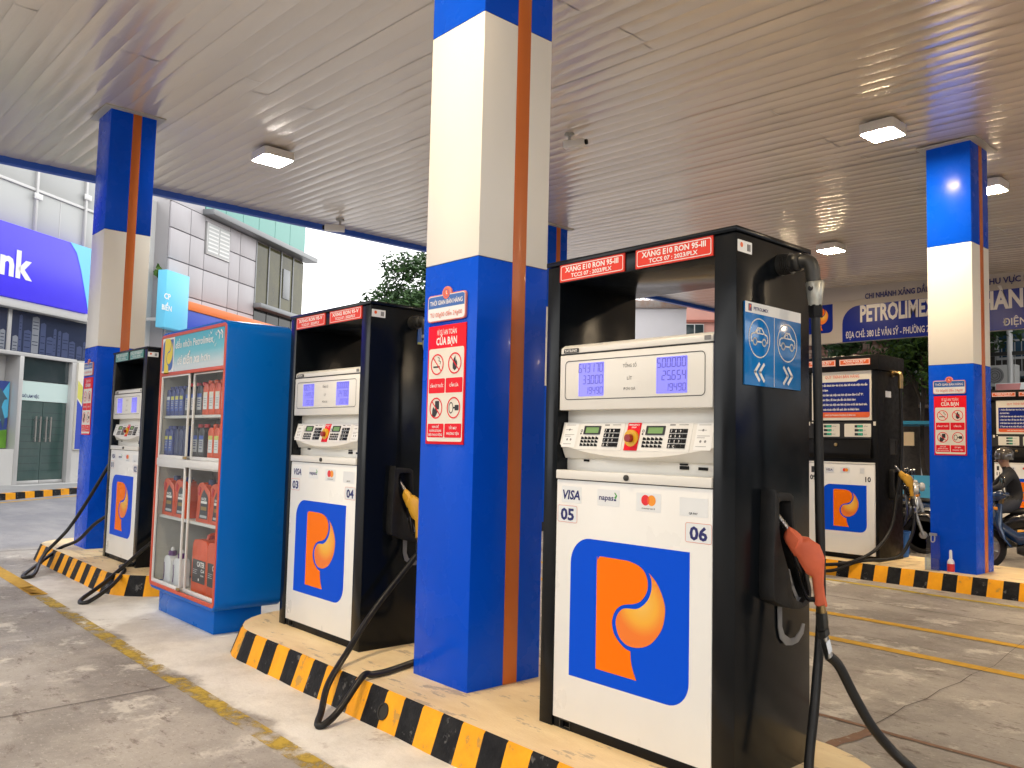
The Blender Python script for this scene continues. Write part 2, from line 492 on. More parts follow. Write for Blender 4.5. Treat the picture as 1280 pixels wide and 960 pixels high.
def ground_mat():
    """stained concrete: warm to the right, grey-brown with pale scuffs to the left; the apron of pale screed along the pump island"""
    m = bpy.data.materials.new('ground_concrete')
    m.use_nodes = True
    n = m.node_tree
    L = n.links.new
    b = n.nodes['Principled BSDF']
    t = n.nodes.new('ShaderNodeTexCoord')
    P = t.outputs['Object']

    def noise(sc, det=8, ro=0.6, vec=P, st=None):
        if st:
            q = n.nodes.new('ShaderNodeMapping')
            q.inputs['Scale'].default_value = st
            L(P, q.inputs[0])
            vec = q.outputs[0]
        z = n.nodes.new('ShaderNodeTexNoise')
        z.inputs['Scale'].default_value = sc
        z.inputs['Detail'].default_value = det
        z.inputs['Roughness'].default_value = ro
        L(vec, z.inputs['Vector'])
        return z.outputs['Fac']

    def rng(v, a, c, d=0.0, e=1.0):
        r = n.nodes.new('ShaderNodeMapRange')
        r.interpolation_type = 'SMOOTHSTEP'
        for i, x in enumerate((a, c, d, e)):
            r.inputs[i + 1].default_value = x
        L(v, r.inputs[0])
        return r.outputs[0]

    def mixc(f, c1, c2):
        x = n.nodes.new('ShaderNodeMixRGB')
        for i, c in ((1, c1), (2, c2)):
            if isinstance(c, tuple):
                x.inputs[i].default_value = (*c, 1)
            else:
                L(c, x.inputs[i])
        if isinstance(f, float):
            x.inputs[0].default_value = f
        else:
            L(f, x.inputs[0])
        return x.outputs[0]

    def mth(op, a, c):
        x = n.nodes.new('ShaderNodeMath')
        x.operation = op
        for i, q in ((0, a), (1, c)):
            if isinstance(q, (int, float)):
                x.inputs[i].default_value = q
            else:
                L(q, x.inputs[i])
        return x.outputs[0]

    s = n.nodes.new('ShaderNodeSeparateXYZ')
    L(P, s.inputs[0])
    X, Y = s.outputs['X'], s.outputs['Y']
    c = mixc(rng(noise(0.9, 10, 0.68), 0.38, 0.62), (0.38, 0.352, 0.315), (0.235, 0.215, 0.192))
    c = mixc(rng(noise(2.1, 12, 0.72), 0.54, 0.64), c, (0.55, 0.52, 0.46))
    c = mixc(rng(noise(3.7, 12, 0.74, st=(1, 2.2, 1)), 0.55, 0.64, 0, 0.85), c, (0.155, 0.125, 0.105))
    c = mixc(rng(noise(22, 10, 0.78, st=(1, 1.8, 1)), 0.54, 0.66, 0, 0.6), c, (0.58, 0.55, 0.49))
    c = mixc(rng(noise(34, 9, 0.78), 0.55, 0.66, 0, 0.7), c, (0.12, 0.10, 0.09))
    # pale screed apron between the worn line and the island, ragged edge
    wob = mth('MULTIPLY', mth('SUBTRACT', noise(1.7, 8, 0.65), 0.5), 0.55)
    yy = mth('ADD', Y, wob)
    ap = mth('MULTIPLY', rng(yy, 2.08, 2.20), rng(yy, 4.3, 4.1, 0, 1))
    xx = mth('ADD', X, mth('MULTIPLY', wob, 2.0))
    ap = mth('MULTIPLY', ap, rng(xx, -10.4, -9.8))
    ap = mth('MULTIPLY', ap, rng(xx, -1.0, -1.6))
    cap_ = mixc(rng(noise(1.5, 10, 0.7), 0.38, 0.66), (0.80, 0.775, 0.70), (0.60, 0.57, 0.50))
    cap_ = mixc(rng(noise(2.2, 12, 0.74), 0.56, 0.66, 0, 0.8), cap_, (0.34, 0.28, 0.23))
    cap_ = mixc(rng(noise(30, 8, 0.7), 0.55, 0.7, 0, 0.4), cap_, (0.78, 0.76, 0.71))
    c = mixc(ap, c, cap_)
    # bluish-grey street asphalt past the forecourt
    st = rng(mth('ADD', X, wob), -12.4, -13.2)
    ca = mixc(rng(noise(0.6, 10, 0.65, st=(1, 3, 1)), 0.4, 0.65), (0.21, 0.21, 0.225), (0.29, 0.285, 0.29))
    ca = mixc(rng(noise(60, 4, 0.6), 0.5, 0.7, 0, 0.5), ca, (0.09, 0.09, 0.095))
    c = mixc(st, c, ca)
    L(c, b.inputs['Base Color'])
    L(rng(noise(1.3, 6), 0.35, 0.7, 0.55, 0.85), b.inputs['Roughness'])
    bp = n.nodes.new('ShaderNodeBump')
    bp.inputs['Strength'].default_value = 0.8
    bp.inputs['Distance'].default_value = 0.008
    hh = mth('ADD', mth('MULTIPLY', noise(45, 8, 0.7), 0.6), mth('MULTIPLY', noise(5, 8, 0.65), 1.2))
    L(hh, bp.inputs['Height'])
    L(bp.outputs[0], b.inputs['Normal'])
    MATS['ground_concrete'] = m


ground_mat()

# ------------------------------------------------------------------ mesh helpers
TXT = {}


def text_geo(body, bold, shear):
    k = (body, bold, shear)
    if k not in TXT:
        c = bpy.data.curves.new('lettering', 'FONT')
        c.body = body
        c.size = 1
        c.offset = bold
        c.shear = shear
        c.resolution_u = 2
        c.fill_mode = 'FRONT'
        o = bpy.data.objects.new('lettering', c)
        COL.objects.link(o)
        m = bpy.data.meshes.new_from_object(o)
        vs = [(v.co.x, v.co.y) for v in m.vertices]
        fs = [tuple(p.vertices) for p in m.polygons]
        bpy.data.objects.remove(o)
        bpy.data.curves.remove(c)
        bpy.data.meshes.remove(m)
        TXT[k] = (vs, fs)
    return TXT[k]


def rrect(x0, x1, z0, z1, r, n=5):
    """rounded rectangle outline; r is one radius or four (bottom-left, bottom-right, top-right, top-left)"""
    rs = (r,) * 4 if isinstance(r, (int, float)) else r
    out = []
    for (cx, cz, a0), q in zip(((x0, z0, 180), (x1, z0, 270), (x1, z1, 0), (x0, z1, 90)), rs):
        if q <= 0:
            out.append((cx, cz))
            continue
        mx = cx + q if cx == x0 else cx - q
        mz = cz + q if cz == z0 else cz - q
        for i in range(n + 1):
            a = R(a0 + 90 * i / n)
            out.append((mx + q * math.cos(a), mz + q * math.sin(a)))
    return out


def circ(cx, cz, r, n=20, rz=None):
    rz = rz or r
    return [(cx + r * math.cos(2 * math.pi * i / n), cz + rz * math.sin(2 * math.pi * i / n)) for i in range(n)]


def smooth_path(pts, k=6):
    P = [Vector(p) for p in pts]
    P = [P[0] * 2 - P[1]] + P + [P[-1] * 2 - P[-2]]
    out = []
    for i in range(1, len(P) - 2):
        a, b, c, d = P[i - 1:i + 3]
        for j in range(k):
            t = j / k
            out.append(0.5 * ((2 * b) + (c - a) * t + (2 * a - 5 * b + 4 * c - d) * t * t + (3 * b - a - 3 * c + d) * t ** 3))
    out.append(P[-2])
    return out


class MB:
    def __init__(s, M=None):
        s.v, s.f, s.mi = [], [], []
        s.M = M or Matrix()
        s.warp = None

    def add(s, vs, fs, mi=0):
        o = len(s.v)
        for p in vs:
            p = Vector(p)
            if s.warp:
                p = s.warp(p)
            s.v.append(s.M @ p)
        for f in fs:
            s.f.append(tuple(i + o for i in f))
            s.mi.append(mi)

    def box(s, x0, x1, y0, y1, z0, z1, mi=0):
        s.add([(x0, y0, z0), (x1, y0, z0), (x1, y1, z0), (x0, y1, z0), (x0, y0, z1), (x1, y0, z1), (x1, y1, z1), (x0, y1, z1)],
              [(0, 3, 2, 1), (4, 5, 6, 7), (0, 1, 5, 4), (1, 2, 6, 5), (2, 3, 7, 6), (3, 0, 4, 7)], mi)

    def flat(s, pts, y, mi=0):
        """flat print facing -Y; pts are (x, z)"""
        s.add([(x, y, z) for x, z in pts], [tuple(range(len(pts)))], mi)

    def ring(s, a, b, y, mi=0):
        n = len(a)
        s.add([(x, y, z) for x, z in a] + [(x, y, z) for x, z in b], [(i, (i + 1) % n, n + (i + 1) % n, n + i) for i in range(n)], mi)

    def prism(s, pts, y0, y1, mi=0):
        n = len(pts)
        s.add([(x, y0, z) for x, z in pts] + [(x, y1, z) for x, z in pts],
              [tuple(range(n)), tuple(reversed(range(n, 2 * n)))] + [(i, n + i, n + (i + 1) % n, (i + 1) % n) for i in range(n)], mi)

    def ringprism(s, a, b, y0, y1, mi=0, floor=None):
        """frame between outline a and hole b, from y0 (front) back to y1; floor closes the hole at that depth"""
        n = len(a)
        vs = [(x, y, z) for q, y in ((a, y0), (b, y0), (a, y1), (b, y1)) for x, z in q]
        fs = []
        for i in range(n):
            j = (i + 1) % n
            fs += [(i, j, n + j, n + i), (i, 2 * n + i, 2 * n + j, j), (n + i, n + j, 3 * n + j, 3 * n + i), (2 * n + i, 3 * n + i, 3 * n + j, 2 * n + j)]
        s.add(vs, fs, mi)
        if floor is not None:
            s.flat(b, floor, mi)

    def stroke(s, pts, w, y, mi=0, closed=False):
        """flat line of width w through (x, z) points"""
        n = len(pts)
        for i in range(n if closed else n - 1):
            a = Vector(pts[i]); b = Vector(pts[(i + 1) % n])
            d = (b - a)
            if d.length < 1e-6:
                continue
            d.normalize()
            q = Vector((-d.y, d.x)) * w / 2
            e = d * w * 0.25
            s.add([(p.x, y, p.y) for p in (a - e + q, b + e + q, b + e - q, a - e - q)], [(0, 1, 2, 3)], mi)

    def text(s, body, x, z, size, y, mi=0, bold=0.0, width=None, shear=0.0, align='C', height=None):
        vs, fs = text_geo(body, bold, shear)
        if not vs:
            return
        x0 = min(v[0] for v in vs); x1 = max(v[0] for v in vs)
        sx = size
        if width:
            sx = width / (x1 - x0)
        ox = {'C': (x0 + x1) / 2, 'L': x0, 'R': x1}[align]
        s.add([(x + (a - ox) * sx, y, z + b * size) for a, b in vs], fs, mi)

    def tube(s, path, r, n=8, mi=0, caps=True):
        P = [Vector(p) for p in path]
        rr = r if isinstance(r, (list, tuple)) else [r] * len(P)
        T = []
        for i in range(len(P)):
            d = P[min(i + 1, len(P) - 1)] - P[max(i - 1, 0)]
            T.append(d.normalized() if d.length > 1e-9 else Vector((0, 0, 1)))
        u = T[0].orthogonal().normalized()
        vs = []
        for i, p in enumerate(P):
            u = (u - T[i] * u.dot(T[i]))
            u = u.normalized() if u.length > 1e-6 else T[i].orthogonal().normalized()
            w = T[i].cross(u)
            for k in range(n):
                a = 2 * math.pi * k / n
                vs.append(p + (u * math.cos(a) + w * math.sin(a)) * rr[i])
        fs = [(i * n + k, i * n + (k + 1) % n, (i + 1) * n + (k + 1) % n, (i + 1) * n + k) for i in range(len(P) - 1) for k in range(n)]
        if caps:
            fs += [tuple(reversed(range(n))), tuple(range((len(P) - 1) * n, len(P) * n))]
        s.add(vs, fs, mi)

    def lathe(s, prof, c=(0, 0, 0), n=16, mi=0, axis='z', sq=1.0):
        """prof: (radius, height) pairs"""
        vs = []
        for r, h in prof:
            for k in range(n):
                a = 2 * math.pi * k / n
                p = (r * math.cos(a), r * math.sin(a) * sq, h)
                if axis == 'x':
                    p = (p[2], p[0], p[1])
                elif axis == 'y':
                    p = (p[0], p[2], p[1])
                vs.append((p[0] + c[0], p[1] + c[1], p[2] + c[2]))
        m = len(prof)
        fs = [(i * n + k, i * n + (k + 1) % n, (i + 1) * n + (k + 1) % n, (i + 1) * n + k) for i in range(m - 1) for k in range(n)]
        fs += [tuple(reversed(range(n))), tuple(range((m - 1) * n, m * n))]
        s.add(vs, fs, mi)

    def mesh(s, name, mats, bevel=0.0, seg=2, sharp=38):
        me = bpy.data.meshes.new(name)
        me.from_pydata([tuple(v) for v in s.v], [], s.f)
        for m in (mats if isinstance(mats, (list, tuple)) else [mats]):
            me.materials.append(MATS[m])
        if len(me.polygons):
            me.polygons.foreach_set('material_index', s.mi[:len(me.polygons)])
        bm = bmesh.new()
        bm.from_mesh(me)
        bmesh.ops.recalc_face_normals(bm, faces=bm.faces)
        if bevel:
            es = [e for e in bm.edges if len(e.link_faces) == 2 and e.calc_face_angle(0) > R(30)]
            bmesh.ops.bevel(bm, geom=es, offset=bevel, segments=seg, profile=0.5, affect='EDGES', clamp_overlap=True)
        for f in bm.faces:
            f.smooth = True
        for e in bm.edges:
            e.smooth = len(e.link_faces) == 2 and e.calc_face_angle(0) < R(sharp)
        bm.to_mesh(me)
        bm.free()
        return me

    def build(s, name, mats, parent=None, bevel=0.0, seg=2, sharp=38, loc=None):
        return link(name, s.mesh(name, mats, bevel, seg, sharp), parent, loc)


def link(name, me, parent=None, loc=None, rot=None):
    o = bpy.data.objects.new(name, me)
    COL.objects.link(o)
    if parent is not None:
        o.parent = parent
    if loc:
        o.location = loc
    if rot:
        o.rotation_euler = rot
    return o


CACHE = {}


def part(key, name, mats, parent, fn, bevel=0.0, seg=2, sharp=38, M=None):
    """one part; parts with the same key share one mesh"""
    if key is None or key not in CACHE:
        b = MB(M)
        fn(b)
        me = b.mesh(name, mats, bevel, seg, sharp)
        if key is None:
            return link(name, me, parent)
        CACHE[key] = me
    return link(name, CACHE[key], parent)


def tag(o, label, cat, group=None, kind=None):
    if label: o['label'] = label
    if cat: o['category'] = cat
    if group: o['group'] = group
    if kind: o['kind'] = kind
    return o


def thing(name, label, cat, loc=(0, 0, 0), rz=0.0, group=None):
    o = bpy.data.objects.new(name, None)
    COL.objects.link(o)
    o.empty_display_size = 0.2
    o.location = loc
    o.rotation_euler = (0, 0, rz)
    return tag(o, label, cat, group)


def dup(root, loc, rz=None, label=None, swap=None):
    """copy of a thing with copies of its parts and sub-parts"""
    def rec(o, parent):
        c = o.copy()
        COL.objects.link(c)
        if parent is not None:
            c.parent = parent
        for ch in o.children:
            rec(ch, c)
        return c
    r = rec(root, None)
    r.location = loc
    if rz is not None:
        r.rotation_euler = (0, 0, rz)
    if label:
        r['label'] = label
    return r


def struct(name, fn, mats, bevel=0.0):
    b = MB()
    fn(b)
    o = b.build(name, mats, bevel=bevel)
    o['kind'] = 'structure'
    return o


FX = Matrix.Rotation(R(90), 4, 'Z')          # print that faces -Y turned to face +X


# ------------------------------------------------------------------ ground and painted lines
def _g(b):
    b.add([(-400, -400, 0), (400, -400, 0), (400, 400, 0), (-400, 400, 0)], [(0, 1, 2, 3)])


struct('ground', _g, 'ground_concrete')


def strip(x0, y0, x1, y1, w, z=0.004, n=1, jag=0.0):
    d = Vector((x1 - x0, y1 - y0, 0))
    L_ = d.length
    d.normalize()
    q = Vector((-d.y, d.x, 0))
    vs, fs = [], []
    for i in range(n + 1):
        p = Vector((x0, y0, z)) + d * (L_ * i / n)
        e = random.uniform(-jag, jag)
        vs += [p + q * (w / 2 * random.uniform(1 - 4 * jag, 1 + 4 * jag) + e), p - q * (w / 2 * random.uniform(1 - 4 * jag, 1 + 4 * jag) - e)]
    for i in range(n):
        fs.append((2 * i, 2 * i + 1, 2 * i + 3, 2 * i + 2))
    return vs, fs


def painted(name, segs, m, z=0.004):
    def fn(b):
        for a in segs:
            b.add(*strip(*a[:5], z=z, n=a[5] if len(a) > 5 else 1, jag=a[6] if len(a) > 6 else 0))
    return struct(name, fn, m)


painted('yellow_line', [(-9.6, 2.095, 0.5, 2.05, 0.12)], 'line_worn')
painted('yellow_line', [(-11.9, 2.09, -9.05, 2.10, 0.15)], 'line_good')
painted('yellow_line', [(-9.0, 7.80, 4.5, 7.72, 0.13)], 'line_good')
painted('yellow_line', [(-9.0, 6.88, 4.5, 6.58, 0.13)], 'line_good')
painted('yellow_line', [(-7.0, 9.80, -2.9, 9.72, 0.10, 12, 0.02)], 'line_thin')
painted('slab_joint', [(-3.2, 4.77, 1.5, 4.76, 0.04, 50, 0.006)], 'tape_brown')
painted('slab_joint', [(-2.21, 4.735, -2.27, 4.1, 0.07, 14, 0.008)], 'tape_brown')
painted('slab_joint', [(-12.6, 8.7, 6, 8.72, 0.012, 30, 0.004)], 'crack')
painted('slab_joint', [(-12.6, -20, -12.6, 22, 0.02, 30, 0.005)], 'crack')
painted('slab_joint', [(-5.2, -1.0, -5.35, 2.0, 0.007, 20, 0.004)], 'crack')
pts = [(-2.25, 4.85), (-2.262, 5.1), (-2.29, 5.35), (-2.268, 5.6), (-2.30, 5.9), (-2.285, 6.2), (-2.315, 6.5), (-2.30, 6.9), (-2.37, 7.4), (-2.43, 7.9), (-2.50, 8.7)]
painted('slab_crack', [(pts[i][0], pts[i][1], pts[i + 1][0], pts[i + 1][1], 0.005 if i < 6 else 0.0035, 2, 0.001) for i in range(len(pts) - 1)], 'crack')


# ------------------------------------------------------------------ pump islands with striped kerbs
def outline(xa, xb, y0, y1, n=14, ra=None, rb=None):
    """stadium outline from the middle of the front edge round; returns (x, y, arc length)"""
    r = (y1 - y0) / 2
    cy = (y0 + y1) / 2
    P = []
    m = 24
    for i in range(m):
        P.append((xa + (xb - xa) * i / m, y0))
    for i in range(n):
        a = R(-90 + 180 * i / n)
        P.append((xb + r * math.cos(a), cy + r * math.sin(a)))
    for i in range(m):
        P.append((xb + (xa - xb) * i / m, y1))
    for i in range(n):
        a = R(90 + 180 * i / n)
        P.append((xa + r * math.cos(a), cy + r * math.sin(a)))
    return P


def island(label, xa, xb, y0, y1, stripe, phase, hole=None, slant=0.0):
    H = 0.188
    t = thing('pump_island', label, 'kerb island', ((xa + xb) / 2, (y0 + y1) / 2, 0), 0, 'striped pump islands')
    ox, oy = (xa + xb) / 2, (y0 + y1) / 2
    P = outline(xa, xb, y0, y1)
    # resample so that every stripe has its own faces
    S = [0.0]
    for i in range(len(P)):
        a, c = P[i], P[(i + 1) % len(P)]
        S.append(S[-1] + math.hypot(c[0] - a[0], c[1] - a[1]))
    tot = S[-1]
    nst = 2 * round(tot / stripe / 2)
    w = tot / nst

    def at(s):
        s %= tot
        for i in range(len(P)):
            if S[i] <= s <= S[i + 1]:
                u = (s - S[i]) / max(1e-9, S[i + 1] - S[i])
                a, c = P[i], P[(i + 1) % len(P)]
                return (a[0] + (c[0] - a[0]) * u, a[1] + (c[1] - a[1]) * u)
    b = MB()
    sub = 4
    cx0, cx1, cyy = xa - ox, xb - ox, 0.0
    for k in range(nst):
        j0 = random.uniform(-0.008, 0.008)
        for j in range(sub):
            q = []
            for e in (j, j + 1):
                s0 = phase + (k + e / sub) * w
                x, y = at(s0)
                x -= ox; y -= oy
                nx = max(cx0, min(cx1, x))
                d = Vector((x - nx, y - 0, 0)); d = d.normalized() if d.length else Vector((0, -1, 0))
                q.append((Vector((x, y, 0)), d, s0))
            vs = []
            for p, d, s0 in q:
                x2, y2 = at(s0 + slant)
                x2 -= ox; y2 -= oy
                top = Vector((x2, y2, 0))
                bx = 0.066 + 0.004 * math.sin(s0 * 9)
                vs += [p + d * bx, top + d * 0.004 + Vector((0, 0, H - 0.012)), top - d * 0.008 + Vector((0, 0, H))]
            b.add(vs, [(0, 3, 4, 1), (1, 4, 5, 2)], k % 2)
    b.build('kerb', ['kerb_yellow', 'kerb_black'], t, sharp=60)
    b = MB()
    vs = []
    for x, y in P:
        x -= ox; y -= oy
        nx = max(cx0, min(cx1, x))
        d = Vector((x - nx, y, 0)).normalized()
        vs.append(Vector((x, y, H)) - d * 0.008)
    inn = []
    for x, y in P:
        x -= ox; y -= oy
        nx = max(cx0, min(cx1, x))
        d = Vector((x - nx, y, 0)).normalized()
        inn.append(Vector((x, y, 0.172)) - d * 0.20)
    m = len(vs)
    b.add(vs + inn, [(i, (i + 1) % m, m + (i + 1) % m, m + i) for i in range(m)] + [tuple(range(m, 2 * m))])
    b.build('top_slab', 'island_top', t)
    if hole:
        hx, hz = hole
        b = MB(Matrix.Translation((hx - ox, y0 - oy - 0.066 + 0.352 * hz - 0.003, hz)) @ Matrix.Rotation(R(-19.4), 4, 'X'))
        b.ringprism(circ(0, 0, 0.046, 20), circ(0, 0, 0.036, 20), -0.004, 0.006, 0, 0.0015)  # flat dark disc on the kerb, its colour stands for the hole's shade
        b.build('drain_hole', 'hole_shade', t)
    return t


island('nearest concrete pump island, striped kerb in front of pumps 03 and 05', -5.68, -2.1, 2.655, 3.83, 0.166, 0.438, (-3.915, 0.087))
island('concrete pump island under pump 01 and the rearmost blue column, left', -11.50, -8.98, 2.655, 3.86, 0.168, 0.02)
island('striped pump island under pump 09, with the small white bottle on it', -9.2, -0.6, 10.21, 11.55, 0.157, 0.08)
island('striped pump island under the distant pump at the right edge', -8.6, 0.0, 17.4, 18.7, 0.16, 0.0)


# ------------------------------------------------------------------ columns
def column(label, x, y, top):
    t = thing('pillar', label, 'column', (x, y, 0.0), 0, 'blue and white canopy columns')
    w, d = 0.51, 0.55
    zs = [0.165, 2.624, 4.078, top + 0.03]
    for i, (nm, m) in enumerate((('lower_cladding', 'pillar_blue'), ('middle_cladding', 'pillar_white'), ('upper_cladding', 'pillar_blue'))):
        part(('col', nm, round(top, 2)), nm, m, t, lambda b: b.box(0, w, 0, d, zs[i] + (0.0015 if i else 0), zs[i + 1] - 0.0015), bevel=0.004)
    part(('col', 'stripe', round(top, 2)), 'orange_stripe', 'pillar_orange', t, lambda b: b.box(w - 0.01, w + 0.003, 0.262, 0.368, zs[0], zs[3] - 0.01), bevel=0.001)
    part('colcore', 'core', 'gasket', t, lambda b: b.box(0.004, w - 0.004, 0.004, d - 0.004, 0.0, 4.5))
    s = 0.04
    part(('collar', round(top, 2)), 'collar', 'trim_grey', t, lambda b: b.add(
        [(-0.09, -0.09, top + 0.085 * s + 0.0), (w + 0.09, -0.09, top - (w + 0.09) * s), (w + 0.09, d + 0.09, top - (w + 0.09) * s), (-0.09, d + 0.09, top + 0.09 * s),
         (-0.09, -0.09, top + 0.02), (w + 0.09, -0.09, top), (w + 0.09, d + 0.09, top), (-0.09, d + 0.09, top + 0.02)],
        [(0, 3, 2, 1), (4, 5, 6, 7), (0, 1, 5, 4), (1, 2, 6, 5), (2, 3, 7, 6), (3, 0, 4, 7)]) if False else b.box(-0.09, w + 0.09, -0.09, d + 0.09, top - 0.035, top - 0.02), bevel=0.003)
    return t


def ceil_z(x):
    return 5.33 + 0.04 * (-3.75 - x)


column('tall blue and white column between pumps 03 and 05', -4.18, 3.0, ceil_z(-4.0))
column('blue and white column behind pump 01, beside the bank', -11.46, 3.0, ceil_z(-11.3))
column('blue and white column on the far island beside pump 10', -4.20, 10.55, ceil_z(-4.0))
column('far blue column, its top seen past the tall column and pump 05', -11.46, 10.55, ceil_z(-11.3))


# ------------------------------------------------------------------ canopy
def canopy():
    t = thing('canopy', 'large flat station canopy with ribbed beige ceiling and blue edge', 'canopy', (-3.75, 0, 5.33))
    t.rotation_euler = (0, math.atan(0.04), 0)
    X0, X1, Y0, Y1 = -10.85, 9.5, -2.6, 21.2
    pitch = 0.205
    rnd = random.Random(3)
    NP = 8
    variants = []
    for v in range(6):
        xj = (-5.2, -1.3, 2.6)[v % 3] + rnd.uniform(-0.2, 0.2)
        pair = []
        for xa, xb in ((X0, xj - 0.004), (xj + 0.004, X1)):
            b = MB()
            vs = []
            NX = max(4, int((xb - xa) / 1.4))
            for i in range(NX + 1):
                x = xa + (xb - xa) * i / NX
                wob = rnd.uniform(-0.0024, 0.0024)
                tw = rnd.uniform(-0.007, 0.007)
                for k in range(NP + 1):
                    u = k / NP
                    z = -0.0066 * math.sin(math.pi * u) ** 0.8 + wob * math.sin(math.pi * u) + tw * (u - 0.5) * math.sin(math.pi * u)
                    vs.append((x, u * pitch, z))
            b.add(vs, [(i * (NP + 1) + k, i * (NP + 1) + k + 1, (i + 1) * (NP + 1) + k + 1, (i + 1) * (NP + 1) + k) for i in range(NX) for k in range(NP)])
            pair.append(b.mesh('ceiling_plank', 'ceiling_metal', sharp=70))
        variants.append(pair)
    y = Y0
    while y < Y1 - pitch:
        for me in rnd.choice(variants):
            link('ceiling_plank', me, t, (0, y, rnd.uniform(-0.0012, 0.0012)), (rnd.uniform(-0.013, 0.013), 0, 0))
        y += pitch
    b = MB(); b.box(X0 - 0.2, X1 + 0.2, Y0 - 0.2, Y1 + 0.35, 0.03, 0.5)
    b.build('roof_deck', 'trim_grey', t)
    b = MB(); b.box(X0 - 0.16, X0 - 0.005, Y0 - 0.3, Y1 + 0.2, -0.10, 0.62)
    b.build('edge_trim', 'edge_blue', t, 0.006)
    b = MB(); b.box(X0 - 0.16, X1 + 0.3, Y0 - 0.45, Y0 - 0.21, -0.10, 0.62)
    b.build('edge_trim', 'edge_blue', t, 0.006)
    return t


canopy()


def fascia():
    t = thing('canopy_sign', 'long station name sign hung under the far canopy edge, white and blue', 'sign', (-10.0, 19.42, 4.2))
    def X(x): return x + 10.0
    def Z(z): return z - 4.2
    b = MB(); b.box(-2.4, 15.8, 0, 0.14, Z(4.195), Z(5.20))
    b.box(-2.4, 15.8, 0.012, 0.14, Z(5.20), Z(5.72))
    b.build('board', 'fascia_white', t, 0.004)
    b = MB()
    b.flat(rrect(X(-9.735), X(1.5), Z(4.198), Z(5.06), (0, 0, 0, 0.42), 8), -0.003)
    b.build('blue_band', 'fascia_blue', t)
    b = MB(); b.flat(rrect(X(-10.625), X(-9.978), Z(4.46), Z(5.165), (0, 0.12, 0, 0.10)), -0.003)
    sq = b.build('emblem_square', 'fascia_blue', t)
    e = MB(); emblem_letter(e, X(-10.625), Z(4.46), 0.647, 0.705, -0.006)
    e.build('emblem_letter', 'emblem_orange', t)
    e = MB(); emblem_drop(e, X(-10.625), Z(4.46), 0.647, 0.705, -0.006)
    e.build('emblem_drop', 'emblem_drop', t)
    for w_, x_, z_, h_, bo, wi, al in (('PETROLIMEX', -9.29, 4.665, 0.54, 0.035, 1.74, 'L'), ('CỬA HÀNG', -5.52, 4.665, 0.54, 0.035, 2.05, 'R'),
                                       ('ĐỊA CHỈ: 380 LÊ VĂN SỸ - PHƯỜNG 2 - QUẬN TÂN BÌNH', -9.65, 4.29, 0.215, 0.014, 2.95, 'L'), ('ĐIỆN THOẠI', -6.20, 4.29, 0.21, 0.014, 1.10, 'L')):
        part(None, 'lettering', 'letter_silver', t, lambda b: b.text(w_, X(x_), Z(z_), h_, -0.004, 0, bo, wi, align=al))
    for w_, x_, wi in (('CHI NHÁNH XĂNG DẦU SÀI GÒN', -9.17, 2.05), ('KHU VỰC II - THÀNH PHỐ HỒ CHÍ MINH', -6.56, 3.0)):
        part(None, 'lettering', 'navy_ink', t, lambda b: b.text(w_, X(x_), Z(5.20), 0.175, -0.004, 0, 0.03, wi, align='L'))
    return t


# emblem outlines inside the unit square
P_PTS = [(0.374, 0.336), (0.372, 0.818), (0.377, 0.842), (0.387, 0.855), (0.404, 0.86), (0.545, 0.859), (0.584, 0.855), (0.626, 0.844), (0.656, 0.825), (0.674, 0.798), (0.68, 0.765), (0.672, 0.728),
         (0.641, 0.689), (0.6, 0.67), (0.564, 0.663), (0.533, 0.654), (0.505, 0.637), (0.484, 0.609), (0.473, 0.577), (0.474, 0.55), (0.487, 0.515), (0.518, 0.484), (0.553, 0.463), (0.585, 0.456),
         (0.587, 0.42), (0.6, 0.375), (0.621, 0.334)]
D_PTS = [(0.683, 0.821), (0.726, 0.785), (0.758, 0.736), (0.775, 0.69), (0.776, 0.646), (0.763, 0.591), (0.735, 0.547), (0.696, 0.508), (0.65, 0.486), (0.603, 0.477), (0.555, 0.482), (0.518, 0.507),
         (0.499, 0.545), (0.494, 0.576), (0.504, 0.606), (0.528, 0.633), (0.558, 0.644), (0.612, 0.649), (0.65, 0.668), (0.684, 0.703), (0.7, 0.745), (0.701, 0.781), (0.694, 0.805)]


def round_poly(pts, k=3, closed=True):
    """Catmull-Rom through the points, keeping corners sharper than 50 degrees"""
    n = len(pts)
    out = []
    for i in range(n):
        p0, p1, p2, p3 = (Vector(pts[(i + j) % n]) for j in (-1, 0, 1, 2))
        d0, d1, d2 = (p1 - p0).normalized(), (p2 - p1).normalized(), (p3 - p2).normalized()
        t1 = (p2 - p0) / 2 if d0.dot(d1) > 0.64 else (p2 - p1)
        t2 = (p3 - p1) / 2 if d1.dot(d2) > 0.64 else (p2 - p1)
        for j in range(k):
            t = j / k
            h = (2 * t ** 3 - 3 * t * t + 1) * p1 + (t ** 3 - 2 * t * t + t) * t1 + (-2 * t ** 3 + 3 * t * t) * p2 + (t ** 3 - t * t) * t2
            out.append((h.x, h.y))
    return out


P_UNIT = [((x - 0.199) / 0.706, (z - 0.27) / 0.66) for x, z in round_poly(P_PTS)]
D_UNIT = [((x - 0.199) / 0.706, (z - 0.27) / 0.66) for x, z in round_poly(D_PTS)]


def emblem_letter(b, x, z, w, h, y):
    b.flat([(x + a * w, z + c * h) for a, c in P_UNIT], y)


def emblem_drop(b, x, z, w, h, y):
    b.flat([(x + a * w, z + c * h) for a, c in D_UNIT], y)


fascia()


